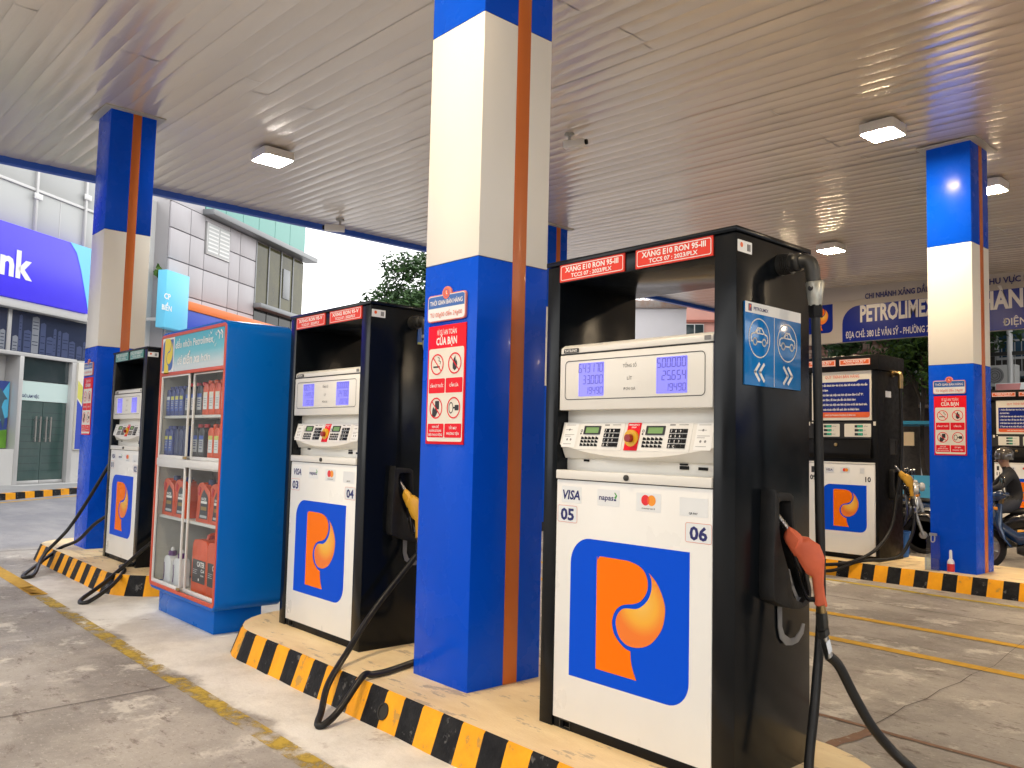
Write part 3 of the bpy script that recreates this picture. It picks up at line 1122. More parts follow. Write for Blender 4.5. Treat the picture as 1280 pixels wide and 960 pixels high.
# ------------------------------------------------------------------ ceiling lamps and cameras
def lamp(label, x, y, m, s=0.40):
    z = ceil_z(x)
    t = thing('ceiling_lamp', label, 'lamp', (x, y, z), 0, 'square lamps on the canopy ceiling')
    h = s / 2
    part(('lampplate', s), 'mount', 'trim_grey', t, lambda b: b.box(-h * 0.55, h * 0.55, -h * 0.55, h * 0.55, -0.045, 0.03), 0.004)
    part(('lampbody', s), 'housing', 'lamp_shell', t, lambda b: (
        b.ringprism([(a, c) for a, c in rrect(-h, h, -h, h, 0.05)], [(a, c) for a, c in rrect(-h + 0.02, h - 0.02, -h + 0.02, h - 0.02, 0.035)], 0.158, 0.044),
        b.flat(rrect(-h + 0.01, h - 0.01, -h + 0.01, h - 0.01, 0.05), 0.046)), 0.004, M=Matrix.Rotation(R(-90), 4, 'X'))
    part(('lamplens', s, m), 'lens', m, t, lambda b: b.prism(rrect(-h + 0.022, h - 0.022, -h + 0.022, h - 0.022, 0.034), 0.130, 0.164), 0.006, M=Matrix.Rotation(R(-90), 4, 'X'))
    return t


lamp('cold white lamp on the ceiling near the bank, left of the tall column', -10.95, 5.15, 'lamp_cool', 0.46)
lamp('warm lamp on the ceiling nearest the far blue and white column', -4.21, 9.38, 'lamp_warm', 0.40)
lamp('warm lamp hanging over pump 09, above the hose elbow', -7.66, 14.85, 'lamp_warm', 0.42)
lamp('lamp half hidden right behind the far blue and white column', -4.10, 12.4, 'lamp_warm', 0.40)
lamp('small distant lamp by the station sign, beside the hose elbow', -9.9, 17.2, 'lamp_warm', 0.30)
for x, y, w_ in ((3.2, 3.0, 'right of pump 06'), (3.2, 9.4, 'over the right end of the far island'), (-3.9, 1.4, 'over the drive before pump 05'), (2.5, 15.0, 'over the rear drive on the right')):  # unseen lamps, kept for the light they give the front
    lamp('warm ceiling lamp out of view, ' + w_, x, y, 'lamp_warm', 0.40)


def cctv(label, x, y, rz, s=1.0):
    z = ceil_z(x)
    t = thing('security_camera', label, 'camera', (x, y, z), rz, 'cameras under the canopy')
    part('cctv1', 'bracket', 'trim_grey', t, lambda b: (b.lathe([(0.06, -0.03), (0.06, 0.01)], (0, 0, 0), 14), b.tube([(0, 0, -0.02), (0, 0, -0.10), (0.05, 0, -0.14)], 0.018, 8)))
    part('cctv2', 'body', 'lamp_shell', t, lambda b: b.box(-0.07, 0.22, -0.045, 0.045, -0.19, -0.10), 0.012)
    part('cctv3', 'lens', 'black_satin', t, lambda b: b.lathe([(0.034, 0.0), (0.034, 0.03), (0.02, 0.035)], (0.215, 0, -0.145), 12, 0, 'x'))
    t.scale = (s, s, s)
    return t


cctv('small white camera by the blue canopy edge, above pump 03', -13.9, 7.95, R(-120), 1.3)
cctv('small grey camera on the ceiling, right beside the tall column', -7.25, 7.35, R(20), 1.0)


# ------------------------------------------------------------------ fuel dispensers, model with the white number panel
def seg_digits(b, s, x, z, w, h, y, right=True, mi=0):
    """seven-segment number, right aligned at x, slanted"""
    SEG = {'0': 'abcdef', '1': 'bc', '2': 'abged', '3': 'abgcd', '4': 'fgbc', '5': 'afgcd', '6': 'afgedc', '7': 'abc', '8': 'abcdefg', '9': 'abfgcd'}
    t = w * 0.16
    n = len([c for c in s if c != '.'])
    cx = x - n * w * 1.28
    for c in s:
        if c == '.':
            b.flat([(cx - w * 0.26, z), (cx - w * 0.12, z), (cx - w * 0.12, z + t), (cx - w * 0.26, z + t)], y, mi)
            continue
        sh = lambda X_, Z_: (cx + X_ + (Z_ / h) * w * 0.12, z + Z_)
        g = t * 0.3
        for k in SEG[c]:
            if k in 'agd':
                zz = {'a': h - t, 'g': h / 2 - t / 2, 'd': 0}[k]
                q = [(t + g, zz), (w - t - g, zz), (w - t - g, zz + t), (t + g, zz + t)]
            else:
                xx = 0 if k in 'fe' else w - t
                z0, z1 = (h / 2 + g, h - g) if k in 'fb' else (g, h / 2 - g)
                q = [(xx, z0), (xx + t, z0), (xx + t, z1), (xx, z1)]
            b.flat([sh(*p) for p in q], y, mi)
        cx += w * 1.28


def car_icon(b, cx, cz, w, y, flip, mi=0):
    f = -1 if flip else 1
    P = lambda u, v: (cx + f * u * w, cz + v * w)
    lw = w * 0.055
    b.stroke([P(-0.5, -0.16), P(-0.5, 0.03), P(-0.40, 0.10), P(-0.26, 0.12), P(-0.10, 0.30), P(0.14, 0.30), P(0.30, 0.12), P(0.46, 0.07), P(0.5, -0.03), P(0.5, -0.16)], lw, y, mi)
    b.stroke([P(-0.5, -0.16), P(-0.40, -0.16)], lw, y, mi)
    b.stroke([P(-0.14, -0.16), P(0.16, -0.16)], lw, y, mi)
    b.stroke([P(0.42, -0.16), P(0.5, -0.16)], lw, y, mi)
    b.stroke([P(-0.20, 0.12), P(0.24, 0.12)], lw * 0.8, y, mi)
    b.stroke([P(-0.20, 0.12), P(-0.08, 0.24), P(0.02, 0.24), P(0.02, 0.12)], lw * 0.7, y, mi)
    for u in (-0.27, 0.29):
        q = [P(u + 0.115 * math.cos(a * math.pi / 6), -0.17 + 0.115 * math.sin(a * math.pi / 6)) for a in range(12)]
        b.stroke(q, lw, y, mi, True)


NZ_BODY = [(0.138, 1.039), (0.191, 1.054), (0.264, 1.017), (0.34, 1.014), (0.394, 0.986), (0.459, 0.9), (0.459, 0.885), (0.424, 0.882), (0.448, 0.835), (0.491, 0.746), (0.38, 0.753), (0.365, 0.827),
           (0.347, 0.886), (0.279, 0.914), (0.212, 0.945), (0.162, 0.982), (0.166, 0.996), (0.141, 1.02)]
HOUT = [(0.135, 1.185), (0.15, 1.20), (0.245, 1.199), (0.282, 1.183), (0.29, 1.052), (0.319, 0.908), (0.388, 0.848), (0.43, 0.782), (0.426, 0.725), (0.365, 0.702), (0.26, 0.71), (0.13, 0.755), (0.122, 0.83)]
HIN = [(0.165, 1.155), (0.178, 1.166), (0.245, 1.166), (0.262, 1.158), (0.268, 1.053), (0.285, 0.933), (0.334, 0.868), (0.398, 0.80), (0.395, 0.745), (0.360, 0.722), (0.285, 0.755), (0.25, 0.853), (0.175, 1.01)]
HOUT = [(max(0.172, y + 0.055), z) for y, z in HOUT]
HIN = [(y + 0.055, z) for y, z in HIN]


def limb(b, sections, mi=0):
    """loft of rectangles: each section is (y, z, dy, dz, half thickness in x)"""
    vs = []
    for (y, z, ny, nz_, h, th) in sections:
        for k in range(8):
            a = 2 * math.pi * k / 8 + math.pi / 8
            u, v = math.cos(a), math.sin(a)
            u = math.copysign(abs(u) ** 0.6, u); v = math.copysign(abs(v) ** 0.6, v)
            vs.append((th * u, y + ny * h * v, z + nz_ * h * v))
    m = len(sections)
    fs = [(i * 8 + k, i * 8 + (k + 1) % 8, (i + 1) * 8 + (k + 1) % 8, (i + 1) * 8 + k) for i in range(m - 1) for k in range(8)]
    fs += [tuple(range(8)), tuple(range((m - 1) * 8, m * 8))]
    b.add(vs, fs, mi)


def nozzle(label, loc, colour, key):
    """loc: the dispenser's front left foot; the nozzle hangs in its holster at local x = 1.27"""
    t = thing('fuel_nozzle', label, 'fuel nozzle', (loc[0] + 1.27, loc[1] + 0.30, loc[2] + 0.95), loc[3] if len(loc) > 3 else 0, 'fuel nozzles hanging on the pumps')
    M = Matrix.Translation((0, -0.30, -0.95))

    def wp(b):                      # the grip swings out from the holster
        def f(p):
            u = (p.y - 0.05) / 0.40
            return Vector((-0.11 + 0.19 * u + p.x * 0.62, p.y - (-0.11 + 0.19 * u) * 1.88 - p.x * 0.78, p.z))
        b.warp = f
    part('nz_spout', 'spout', 'steel', t, lambda b: (
        wp(b), b.tube(smooth_path([(-0.02, 0.035, 1.115), (0, 0.06, 1.105), (0, 0.105, 1.08), (0, 0.165, 1.045), (0, 0.19, 1.03)], 4), 0.0165, 10),
        [b.tube([(0, 0.085 + i * 0.018, 1.091 - i * 0.0105), (0, 0.089 + i * 0.018, 1.0887 - i * 0.0105)], 0.0195, 10) for i in range(4)]), M=M)

    def body(b):
        wp(b)
        limb(b, [(0.140, 1.036, 0.45, 0.90, 0.024, 0.020), (0.158, 1.026, 0.5, 0.87, 0.040, 0.028), (0.205, 1.005, 0.55, 0.83, 0.050, 0.031), (0.238, 0.985, 0.55, 0.83, 0.056, 0.032), (0.258, 0.975, 0.5, 0.87, 0.046, 0.034), (0.275, 0.968, 0.5, 0.87, 0.058, 0.036),
                 (0.315, 0.955, 0.5, 0.87, 0.072, 0.038), (0.365, 0.935, 0.66, 0.75, 0.086, 0.037), (0.405, 0.905, 0.82, 0.57, 0.074, 0.034), (0.412, 0.872, 0.96, 0.28, 0.050, 0.029), (0.415, 0.828, 0.98, 0.2, 0.043, 0.027),
                 (0.425, 0.79, 0.99, 0.12, 0.043, 0.026), (0.434, 0.755, 1, 0.02, 0.052, 0.029), (0.435, 0.747, 1, 0.02, 0.048, 0.027)])
    part(('nz_body', colour), 'body', colour, t, body, M=M, sharp=50)
    part(('nz_head', colour), 'head', colour, t, lambda b: (wp(b), limb(b, [(0.140, 1.036, 0.55, 0.84, 0.030, 0.026), (0.150, 1.031, 0.55, 0.84, 0.036, 0.034), (0.225, 0.995, 0.55, 0.84, 0.040, 0.036), (0.235, 0.99, 0.55, 0.84, 0.034, 0.030)])), M=M, sharp=40)
    part(('nz_crest', colour), 'crest', colour, t, lambda b: (wp(b), limb(b, [(0.255, 1.015, 0.45, 0.89, 0.012, 0.012), (0.33, 1.008, 0.5, 0.87, 0.016, 0.017), (0.385, 0.985, 0.7, 0.7, 0.016, 0.017), (0.44, 0.91, 0.9, 0.4, 0.015, 0.014), (0.45, 0.885, 1, 0.1, 0.01, 0.01)])), M=M, sharp=50)
    part('nz_guard', 'lever_guard', 'black_satin', t, lambda b: (wp(b), b.tube(smooth_path([(0, 0.20, 0.95), (0, 0.235, 0.885), (0, 0.275, 0.82), (0, 0.32, 0.772), (0, 0.385, 0.768)], 4), 0.011, 8)), M=M)
    part('nz_lever', 'lever', 'black_satin', t, lambda b: (wp(b), b.tube(smooth_path([(0, 0.245, 0.935), (0, 0.29, 0.88), (0, 0.315, 0.82), (0, 0.335, 0.785)], 4), [0.012] * 12 + [0.008], 8)), M=M)
    part('nz_conn', 'connector', 'brass', t, lambda b: (wp(b), b.tube([(0, 0.437, 0.752), (0, 0.441, 0.722)], 0.036, 12)), M=M)
    part('nz_swivel', 'swivel', 'dark_steel', t, lambda b: (wp(b), b.tube([(0, 0.441, 0.722), (0, 0.446, 0.68), (0, 0.452, 0.655)], [0.045, 0.050, 0.042], 14), b.tube([(0, 0.452, 0.655), (0, 0.462, 0.63)], 0.047, 14)), M=M)
    part('nz_hex', 'hex_nut', 'steel', t, lambda b: (wp(b), b.tube([(0, 0.460, 0.632), (0, 0.470, 0.61)], 0.032, 12), b.tube([(0, 0.470, 0.61), (0, 0.492, 0.565)], 0.040, 6), b.tube([(0, 0.492, 0.565), (0, 0.5, 0.548)], 0.033, 12)), M=M)
    return t


def dispenser(label, loc, nums, fuel, lab_mat, digits, sign=True, key='a'):
    t = thing('fuel_dispenser', label, 'fuel pump', loc, 0, 'black and white fuel pumps')
    bp = 'black_paint'
    part('d_panel_l', 'side_panel', bp, t, lambda b: b.box(0, 0.09, 0, 0.6, 0.0, 2.294), 0.005)
    part('d_panel_r', 'side_panel', bp, t, lambda b: b.box(1.02, 1.13, 0, 0.6, 0.0, 2.294), 0.005)
    part('d_cap', 'top_cap', bp, t, lambda b: b.box(-0.006, 1.136, -0.008, 0.608, 2.296, 2.32), 0.004)
    part('d_header', 'header', bp, t, lambda b: b.box(0.0915, 1.0185, 0.004, 0.596, 2.203, 2.294), 0.003)
    part('d_core', 'core', 'cream_paint', t, lambda b: b.box(0.0925, 1.0175, 0.073, 0.53, 0.05, 1.862), 0.003)
    part('d_kick', 'kick_plate', 'black_satin', t, lambda b: (b.box(0.0925, 0.135, 0.012, 0.59, 0, 0.049), b.box(0.205, 1.0175, 0.012, 0.59, 0, 0.049), b.box(0.135, 0.205, 0.045, 0.59, 0, 0.049)), 0.002)
    part('d_vent', 'vent_frame', 'dark_steel', t, lambda b: b.ringprism([(0.133, 0.002), (0.207, 0.002), (0.207, 0.048), (0.133, 0.048)], [(0.139, 0.006), (0.201, 0.006), (0.201, 0.042), (0.139, 0.042)], 0.009, 0.03))
    # number panel
    part('d_disp', 'display_panel', 'cream_paint', t, lambda b: b.box(0.099, 1.016, 0.002, 0.08, 1.555, 1.832), 0.006)
    part('d_gask', 'gasket', 'gasket', t, lambda b: b.box(0.101, 1.014, 0.006, 0.08, 1.832, 1.839))

    def top(b):
        b.add([(x, y, z) for x in (0.101, 1.014) for y, z in ((0.004, 1.839), (0.006, 1.868), (0.03, 1.884), (0.52, 1.884), (0.52, 1.839))],
              [(0, 1, 2, 3, 4), (9, 8, 7, 6, 5)] + [(i, i + 5, (i + 1) % 5 + 5, (i + 1) % 5) for i in range(5)])
    part('d_top', 'display_hood', 'cream_paint', t, top, 0.004)
    mp_ = part('d_maker', 'maker_plate', 'black_ink', t, lambda b: b.prism(rrect(0.127, 0.225, 1.842, 1.863, 0.004), -0.001, 0.004))
    part('d_maker_t', 'lettering', 'white_ink', mp_, lambda b: b.text('TATSUNO', 0.176, 1.846, 0.018, -0.002, 0, 0.02, 0.086))
    part('d_badge', 'inspection_sticker', 'grey_ink', t, lambda b: b.flat(rrect(0.972, 1.006, 1.846, 1.866, 0.002), 0.0005))
    part('d_border', 'display_border', 'black_ink', t, lambda b: b.ring(rrect(0.137, 0.978, 1.606, 1.801, 0.022), rrect(0.1405, 0.9745, 1.6095, 1.7975, 0.019), 0.0005))
    for i, (x0, x1) in enumerate(((0.231, 0.397), (0.714, 0.884))):
        s = part(('d_lcd', i), 'lcd_screen', 'lcd', t, lambda b: b.flat(rrect(x0, x1, 1.622, 1.786, 0.004), 0.0006))
        def dg(b):
            seg_digits(b, digits[i][0], x1 - 0.002, 1.738, 0.0215, 0.043, -0.0006)
            seg_digits(b, digits[i][1], x1 - 0.002, 1.681, 0.0215, 0.043, -0.0006)
            seg_digits(b, digits[i][2], x1 - 0.002, 1.632, 0.0185, 0.034, -0.0006)
        part((key, 'dig', i), 'digits', 'lcd_ink', s, dg)
    part('d_words', 'lettering', 'grey_ink', t, lambda b: (b.text('TỔNG SỐ', 0.557, 1.751, 0.022, 0.0005, 0, 0.004, 0.082), b.text('LÍT', 0.557, 1.692, 0.022, 0.0005, 0, 0.004, 0.030), b.text('ĐƠN GIÁ', 0.557, 1.644, 0.018, 0.0005, 0, 0.004, 0.072)))

    # keypad console: a sloping shelf with a curved lower lip
    def cz(x): return 1.386 - 0.056 * max(0, 1 - ((x - 0.56) / 0.462) ** 2)
    def cy(z): return 0.040 - (1.495 - z) * 0.27

    def console(b):
        vs = []
        n = 24
        for i in range(n + 1):
            x = 0.1 + 0.916 * i / n
            zb = cz(x)
            vs += [(x, 0.073, 1.495), (x, 0.040, 1.495), (x, cy(zb), zb), (x, cy(zb) + 0.014, zb - 0.012), (x, 0.052, 1.317), (x, 0.073, 1.317)]
        fs = [(i * 6 + k, i * 6 + (k + 1) % 6, (i + 1) * 6 + (k + 1) % 6, (i + 1) * 6 + k) for i in range(n) for k in range(6)]
        fs += [tuple(range(6)), tuple(range(n * 6, n * 6 + 6))]
        b.add(vs, fs)
    part('d_console', 'keypad_console', 'cream_plastic', t, console, sharp=30)

    def sl(b):
        b.warp = lambda p: Vector((p.x - (1.495 - p.z) * 0.02, p.y + cy(p.z), p.z))
    for i, x0 in enumerate((0.222, 0.610)):
        kp = part(('d_pad', i), 'keypad', 'sticker_white' if False else 'cream_paint', t, lambda b: (sl(b), b.prism(rrect(x0, x0 + 0.285, 1.362, 1.490, 0.004), -0.002, 0.002)), sharp=30)
        part(('d_scr', i), 'small_screen', 'black_ink', kp, lambda b: (sl(b), b.ringprism(rrect(x0 + 0.03, x0 + 0.137, 1.436, 1.478, 0.003), rrect(x0 + 0.040, x0 + 0.127, 1.443, 1.471, 0.002), -0.006, -0.002)))
        part(('d_scg', i), 'small_screen', 'lcd_green', kp, lambda b: (sl(b), b.flat(rrect(x0 + 0.040, x0 + 0.127, 1.443, 1.471, 0.002), -0.0035)))

        def keys(b):
            sl(b)
            for r in range(4):
                for c in range(4):
                    x, z = x0 + 0.166 + c * 0.0245, 1.446 - r * 0.0225
                    b.box(x, x + 0.021, -0.006, -0.002, z, z + 0.0185)
        part(('d_num', i), 'number_keys', 'black_satin', kp, keys)

        def keyt(b):
            sl(b)
            for r, row in enumerate(('789', '456', '123', '0C')):
                for c, ch in enumerate(row):
                    b.text(ch, x0 + 0.1765 + c * 0.0245, 1.449 - r * 0.0225, 0.016, -0.0066, 0, 0.02)
        part(('d_numt', i), 'lettering', 'white_ink', kp, keyt)

        def fkeys(b):
            sl(b)
            for r in range(3):
                for c in range(5):
                    x, z = x0 + 0.02 + c * 0.0235, 1.412 - r * 0.0165
                    b.add([(x, -0.004, z), (x + 0.02, -0.004, z), (x + 0.02, -0.004, z + 0.007), (x + 0.006, -0.004, z + 0.0135), (x, -0.004, z + 0.0135)], [(0, 1, 2, 3, 4)])
        part(('d_fk', i), 'function_keys', 'black_satin', kp, fkeys)
        part(('d_tiny', i), 'lamp_marks', 'black_ink', kp, lambda b: (sl(b), b.ring(circ(x0 + 0.014, 1.454, 0.007, 10), circ(x0 + 0.014, 1.454, 0.004, 10), -0.003), b.flat(circ(x0 + 0.012, 1.440, 0.005, 10), -0.003), b.box(x0 + 0.16, x0 + 0.19, -0.0032, -0.0028, 1.480, 1.484), b.box(x0 + 0.21, x0 + 0.26, -0.0032, -0.0028, 1.4815, 1.4835)))
    st = part('d_stop', 'stop_plate', 'sign_red', t, lambda b: (sl(b), b.prism([(0.527, 1.363), (0.604, 1.363), (0.604, 1.492), (0.527, 1.492)], -0.004, 0.002)))
    part('d_stopt', 'lettering', 'white_ink', st, lambda b: (sl(b), b.text('EMERGENCY', 0.566, 1.479, 0.010, -0.0048, 0, 0.02, 0.064), b.text('STOP', 0.566, 1.467, 0.010, -0.0048, 0, 0.02, 0.028)))
    part('d_stopr', 'stop_ring', 'stop_yellow', st, lambda b: b.lathe([(0.039, -0.003), (0.039, 0.012), (0.033, 0.016), (0.02, 0.016), (0.02, -0.003)], (0.563, cy(1.42) - 0.012, 1.42), 24, 0, 'y'), sharp=50)
    part('d_stopb', 'stop_button', 'stop_red', st, lambda b: b.lathe([(0.018, 0.0), (0.018, 0.030), (0.012, 0.032), (0.012, 0.03)], (0.563, cy(1.42) - 0.038, 1.42), 18, 0, 'y'))

    for i, (x0, x1) in enumerate(((0.115, 0.205), (0.915, 1.005))):
        def notes(b):
            sl(b)
            b.flat([(x0, 1.372), (x1, 1.372), (x1, 1.490), (x0, 1.490)], -0.001, 0)
            for z, w in ((1.481, 0.7), (1.458, 0.5), (1.433, 0.72), (1.425, 0.45), (1.387, 0.6)):
                b.flat([(x0 + 0.01, z), (x0 + 0.01 + (x1 - x0) * w, z), (x0 + 0.01 + (x1 - x0) * w, z + 0.002), (x0 + 0.01, z + 0.002)], -0.002, 1)
            for c in (0.35, 0.62):
                b.flat(circ(x0 + (x1 - x0) * c, 1.41, 0.006, 8), -0.002, 1)
            b.flat(circ(x0 + (x1 - x0) * 0.4, 1.459, 0.0055, 8), -0.002, 1)
        part(('d_notes', i), 'instruction_label', ['door_white', 'grey_ink'], t, notes)
    part('d_latch', 'latches', 'black_satin', t, lambda b: (b.box(0.215, 0.245, 0.064, 0.074, 1.302, 1.312), b.box(0.80, 0.845, 0.064, 0.074, 1.285, 1.300), b.box(0.90, 0.945, 0.064, 0.074, 1.285, 1.298), b.box(0.80, 0.84, 0.064, 0.074, 1.304, 1.311)))
    part('d_lid', 'door_lip', 'cream_paint', t, lambda b: b.box(0.094, 1.0185, -0.008, 0.08, 1.214, 1.258), 0.004)
    part('d_lock', 'lock', 'dark_steel', t, lambda b: b.lathe([(0.014, 0), (0.014, -0.008), (0.009, -0.012)], (0.555, -0.008, 1.236), 16, 0, 'y'), sharp=60)
    part('d_seam', 'seam_gasket', 'gasket', t, lambda b: b.box(0.0925, 1.0175, 0.010, 0.075, 1.20, 1.2138))
    part('d_door', 'front_door', 'door_white', t, lambda b: b.box(0.0935, 1.0185, 0.002, 0.07, 0.051, 1.209), 0.004)
    part('d_bdoor', 'rear_door', 'door_white', t, lambda b: b.box(0.0935, 1.0185, 0.53, 0.598, 0.051, 1.85), 0.004)
    part('d_esq', 'emblem_square', 'emblem_blue', t, lambda b: b.flat(rrect(0.199, 0.905, 0.27, 0.935, (0, 0.115, 0, 0.125), 10), 0.0012))
    part('d_el', 'emblem_letter', 'emblem_orange', t, lambda b: emblem_letter(b, 0.199, 0.27, 0.706, 0.66, 0.0004))
    part('d_ed', 'emblem_drop', 'emblem_drop', t, lambda b: emblem_drop(b, 0.199, 0.27, 0.706, 0.66, 0.0004))
    # payment stickers
    s1 = part('d_s1', 'card_sticker', 'sticker_white', t, lambda b: b.flat(rrect(0.129, 0.264, 1.099, 1.179, 0.004), 0.0012))
    part('d_s1t', 'lettering', 'navy_ink', s1, lambda b: (b.text('VISA', 0.196, 1.116, 0.062, 0.0004, 0, 0.03, 0.118, shear=0.18)))
    s2 = part('d_s2', 'card_sticker', 'sticker_white', t, lambda b: b.flat(rrect(0.367, 0.506, 1.099, 1.176, 0.004), 0.0012))
    part('d_s2t', 'lettering', ['navy_ink', 'green_ink'], s2, lambda b: (b.text('napas', 0.424, 1.126, 0.036, 0.0004, 0, 0.02, 0.092, shear=0.1), b.flat([(0.474, 1.14), (0.484, 1.15), (0.474, 1.163), (0.48, 1.164), (0.493, 1.15), (0.484, 1.134)], 0.0004, 1), b.flat([(0.472, 1.125), (0.488, 1.125), (0.484, 1.134), (0.474, 1.134)], 0.0004, 0)))
    s3 = part('d_s3', 'card_sticker', 'sticker_white', t, lambda b: b.flat(rrect(0.607, 0.748, 1.090, 1.173, 0.004), 0.0012))
    part('d_s3t', 'card_mark', ['mc_red', 'mc_orange', 'mc_mid', 'grey_ink'], s3, lambda b: (b.flat(circ(0.660, 1.141, 0.024), 0.0006, 0), b.flat(circ(0.695, 1.141, 0.024), 0.0004, 1), b.flat([(0.6775 + 0.0065 * math.cos(a * math.pi / 8), 1.141 + 0.0165 * math.sin(a * math.pi / 8)) for a in range(16)], 0.0002, 2), b.text('mastercard', 0.677, 1.101, 0.012, 0.0004, 3, 0.02, 0.075)))
    s4 = part('d_s4', 'card_sticker', 'sticker_white', t, lambda b: b.flat(rrect(0.849, 0.996, 1.088, 1.167, 0.004), 0.0012))
    part('d_s4t', 'lettering', 'black_ink', s4, lambda b: b.text('QR PAY', 0.922, 1.097, 0.012, 0.0004, 0, 0.03, 0.046))
    for i, (n_, x0, x1, z0, z1) in enumerate(((nums[0], 0.104, 0.237, 1.001, 1.084), (nums[1], 0.881, 1.0165, 0.978, 1.062))):
        q = part(('d_np', i), 'number_plate', 'sticker_white', t, lambda b: b.flat(rrect(x0, x1, z0, z1, 0.01), 0.0012))
        part(('d_nr', i), 'number_border', 'salmon_edge', q, lambda b: b.ring(rrect(x0, x1, z0, z1, 0.01), rrect(x0 + 0.002, x1 - 0.002, z0 + 0.002, z1 - 0.002, 0.008), 0.0006))
        part((key, 'num', i), 'lettering', 'navy_ink', q, lambda b: b.text(n_, (x0 + x1) / 2, z0 + 0.013, 0.078, 0.0004, 0, 0.035, 0.092))
    # fuel grade labels
    for i, (x0, x1) in enumerate(((0.090, 0.519), (0.588, 1.015))):
        q = part(('d_fl', i, lab_mat), 'fuel_label', lab_mat, t, lambda b: b.prism([(x0, 2.208), (x1, 2.208), (x1, 2.296), (x0, 2.296)], -0.0035, 0.004))
        part(('d_fb', i), 'label_border', 'white_ink', q, lambda b: b.ring(rrect(x0 + 0.008, x1 - 0.008, 2.215, 2.289, 0.01), rrect(x0 + 0.0115, x1 - 0.0115, 2.2185, 2.2855, 0.008), -0.0042))
        part((key, 'ft', i), 'lettering', 'white_ink', q, lambda b: (b.text(fuel[0], (x0 + x1) / 2, 2.255, 0.036, -0.0042, 0, 0.028, 0.355), b.text(fuel[1], (x0 + x1) / 2, 2.226, 0.027, -0.0042, 0, 0.024, 0.27)))
    if True:
        M = Matrix.Translation((1.13, 0, 0)) @ FX
        s = part('d_sst', 'inspection_sticker', 'sticker_white', t, lambda b: b.flat(rrect(0.006, 0.115, 2.212, 2.263, 0.003), -0.001), M=M)
        part('d_sstt', 'print', ['label_orange', 'black_ink'], s, lambda b: (b.flat(circ(0.036, 2.243, 0.011, 12), -0.0016, 0), [b.flat([(0.078 + 0.009 * i, 2.222), (0.084 + 0.009 * i, 2.222), (0.084 + 0.009 * i, 2.252), (0.078 + 0.009 * i, 2.252)], -0.0016, 1) for i in range(3)]), M=M)
        part('d_elbow', 'hose_elbow', 'dark_steel', t, lambda b: (
            b.lathe([(0.048, -0.01), (0.048, 0.02)], (1.132, 0.345, 2.205), 20, 0, 'x'),
            [b.tube([(1.155 + 0.009 * i, 0.345, 2.205), (1.160 + 0.009 * i, 0.345, 2.205)], 0.047, 18) for i in range(4)],
            b.lathe([(0.038, 0), (0.038, 0.05)], (1.15, 0.345, 2.205), 20, 0, 'x'),
            b.lathe([(0.036, 0), (0.040, 0.006), (0.040, 0.03), (0.036, 0.036)], (1.196, 0.345, 2.205), 20, 0, 'x'),
            b.tube(smooth_path([(1.205, 0.345, 2.205), (1.24, 0.345, 2.205), (1.268, 0.347, 2.198), (1.280, 0.349, 2.170), (1.284, 0.351, 2.125), (1.287, 0.352, 2.105)], 4), 0.031, 16)), 0.0, sharp=45)
        part('d_swiv', 'hose_swivel', 'swivel_silver', t, lambda b: b.tube([(1.29, 0.353, 2.112), (1.29, 0.354, 2.105), (1.291, 0.355, 2.03), (1.291, 0.356, 2.005)], [0.036, 0.040, 0.031, 0.027], 14), sharp=50)
        part('d_swivm', 'swivel_mark', 'black_ink', t, lambda b: (b.lathe([(0.012, 0.0), (0.012, 0.002)], (1.2885, 0.3175, 2.078), 12, 0, 'y')))
        part('d_swivn', 'hose_nut', 'black_satin', t, lambda b: b.tube([(1.291, 0.356, 2.008), (1.291, 0.357, 1.955)], 0.030, 6))
        # holster: a deep boot with its mouth to the side
        MH = Matrix.Translation((1.13, 0, 0)) @ FX
        part('d_hol', 'nozzle_holster', 'holster_black', t, lambda b: b.ringprism(round_poly(HOUT, 3), round_poly(HIN, 3), -0.07, 0.0, 0, -0.008), 0.006, M=MH)
        part('d_holl', 'holster_lip', 'hook_grey', t, lambda b: b.stroke([(0.317, 0.85), (0.34, 0.862), (0.367, 0.80), (0.415, 0.735), (0.455, 0.728)], 0.02, -0.045), M=MH)
        part('d_hook', 'hose_hook', 'hook_grey', t, lambda b: b.add(
            [(1.135 + 0.004 * q + ox, y, z) for q in (0, 1) for (y, z, ox) in [(0.125 + q_[0] * 0.72, 0.735 + (q_[1] - 0.74) * 0.82, q_[2] * 0.3) for q_ in [(0.31, 0.74, 0.0), (0.31, 0.60, 0.0), (0.33, 0.558, 0.01), (0.38, 0.532, 0.035), (0.43, 0.535, 0.05), (0.475, 0.566, 0.06), (0.50, 0.60, 0.065), (0.53, 0.595, 0.065), (0.515, 0.545, 0.06), (0.46, 0.505, 0.05), (0.40, 0.495, 0.035), (0.345, 0.50, 0.015), (0.29, 0.54, 0.002), (0.268, 0.60, 0.0), (0.262, 0.74, 0.0)]]],
            [tuple(range(15)), tuple(range(29, 14, -1))] + [(i, i + 15, (i + 1) % 15 + 15, (i + 1) % 15) for i in range(15)]))
        if not sign:
            return t
        g = part('d_gs', 'direction_sign', 'side_sign_blue', t, lambda b: b.prism([(0.054, 1.652), (0.507, 1.652), (0.507, 2.006), (0.054, 2.006)], -0.008, 0), 0.001, M=M)
        part('d_gsh', 'sign_header', 'sticker_white', g, lambda b: b.flat([(0.054, 1.960), (0.507, 1.960), (0.507, 2.006), (0.054, 2.006)], -0.0085), M=M)
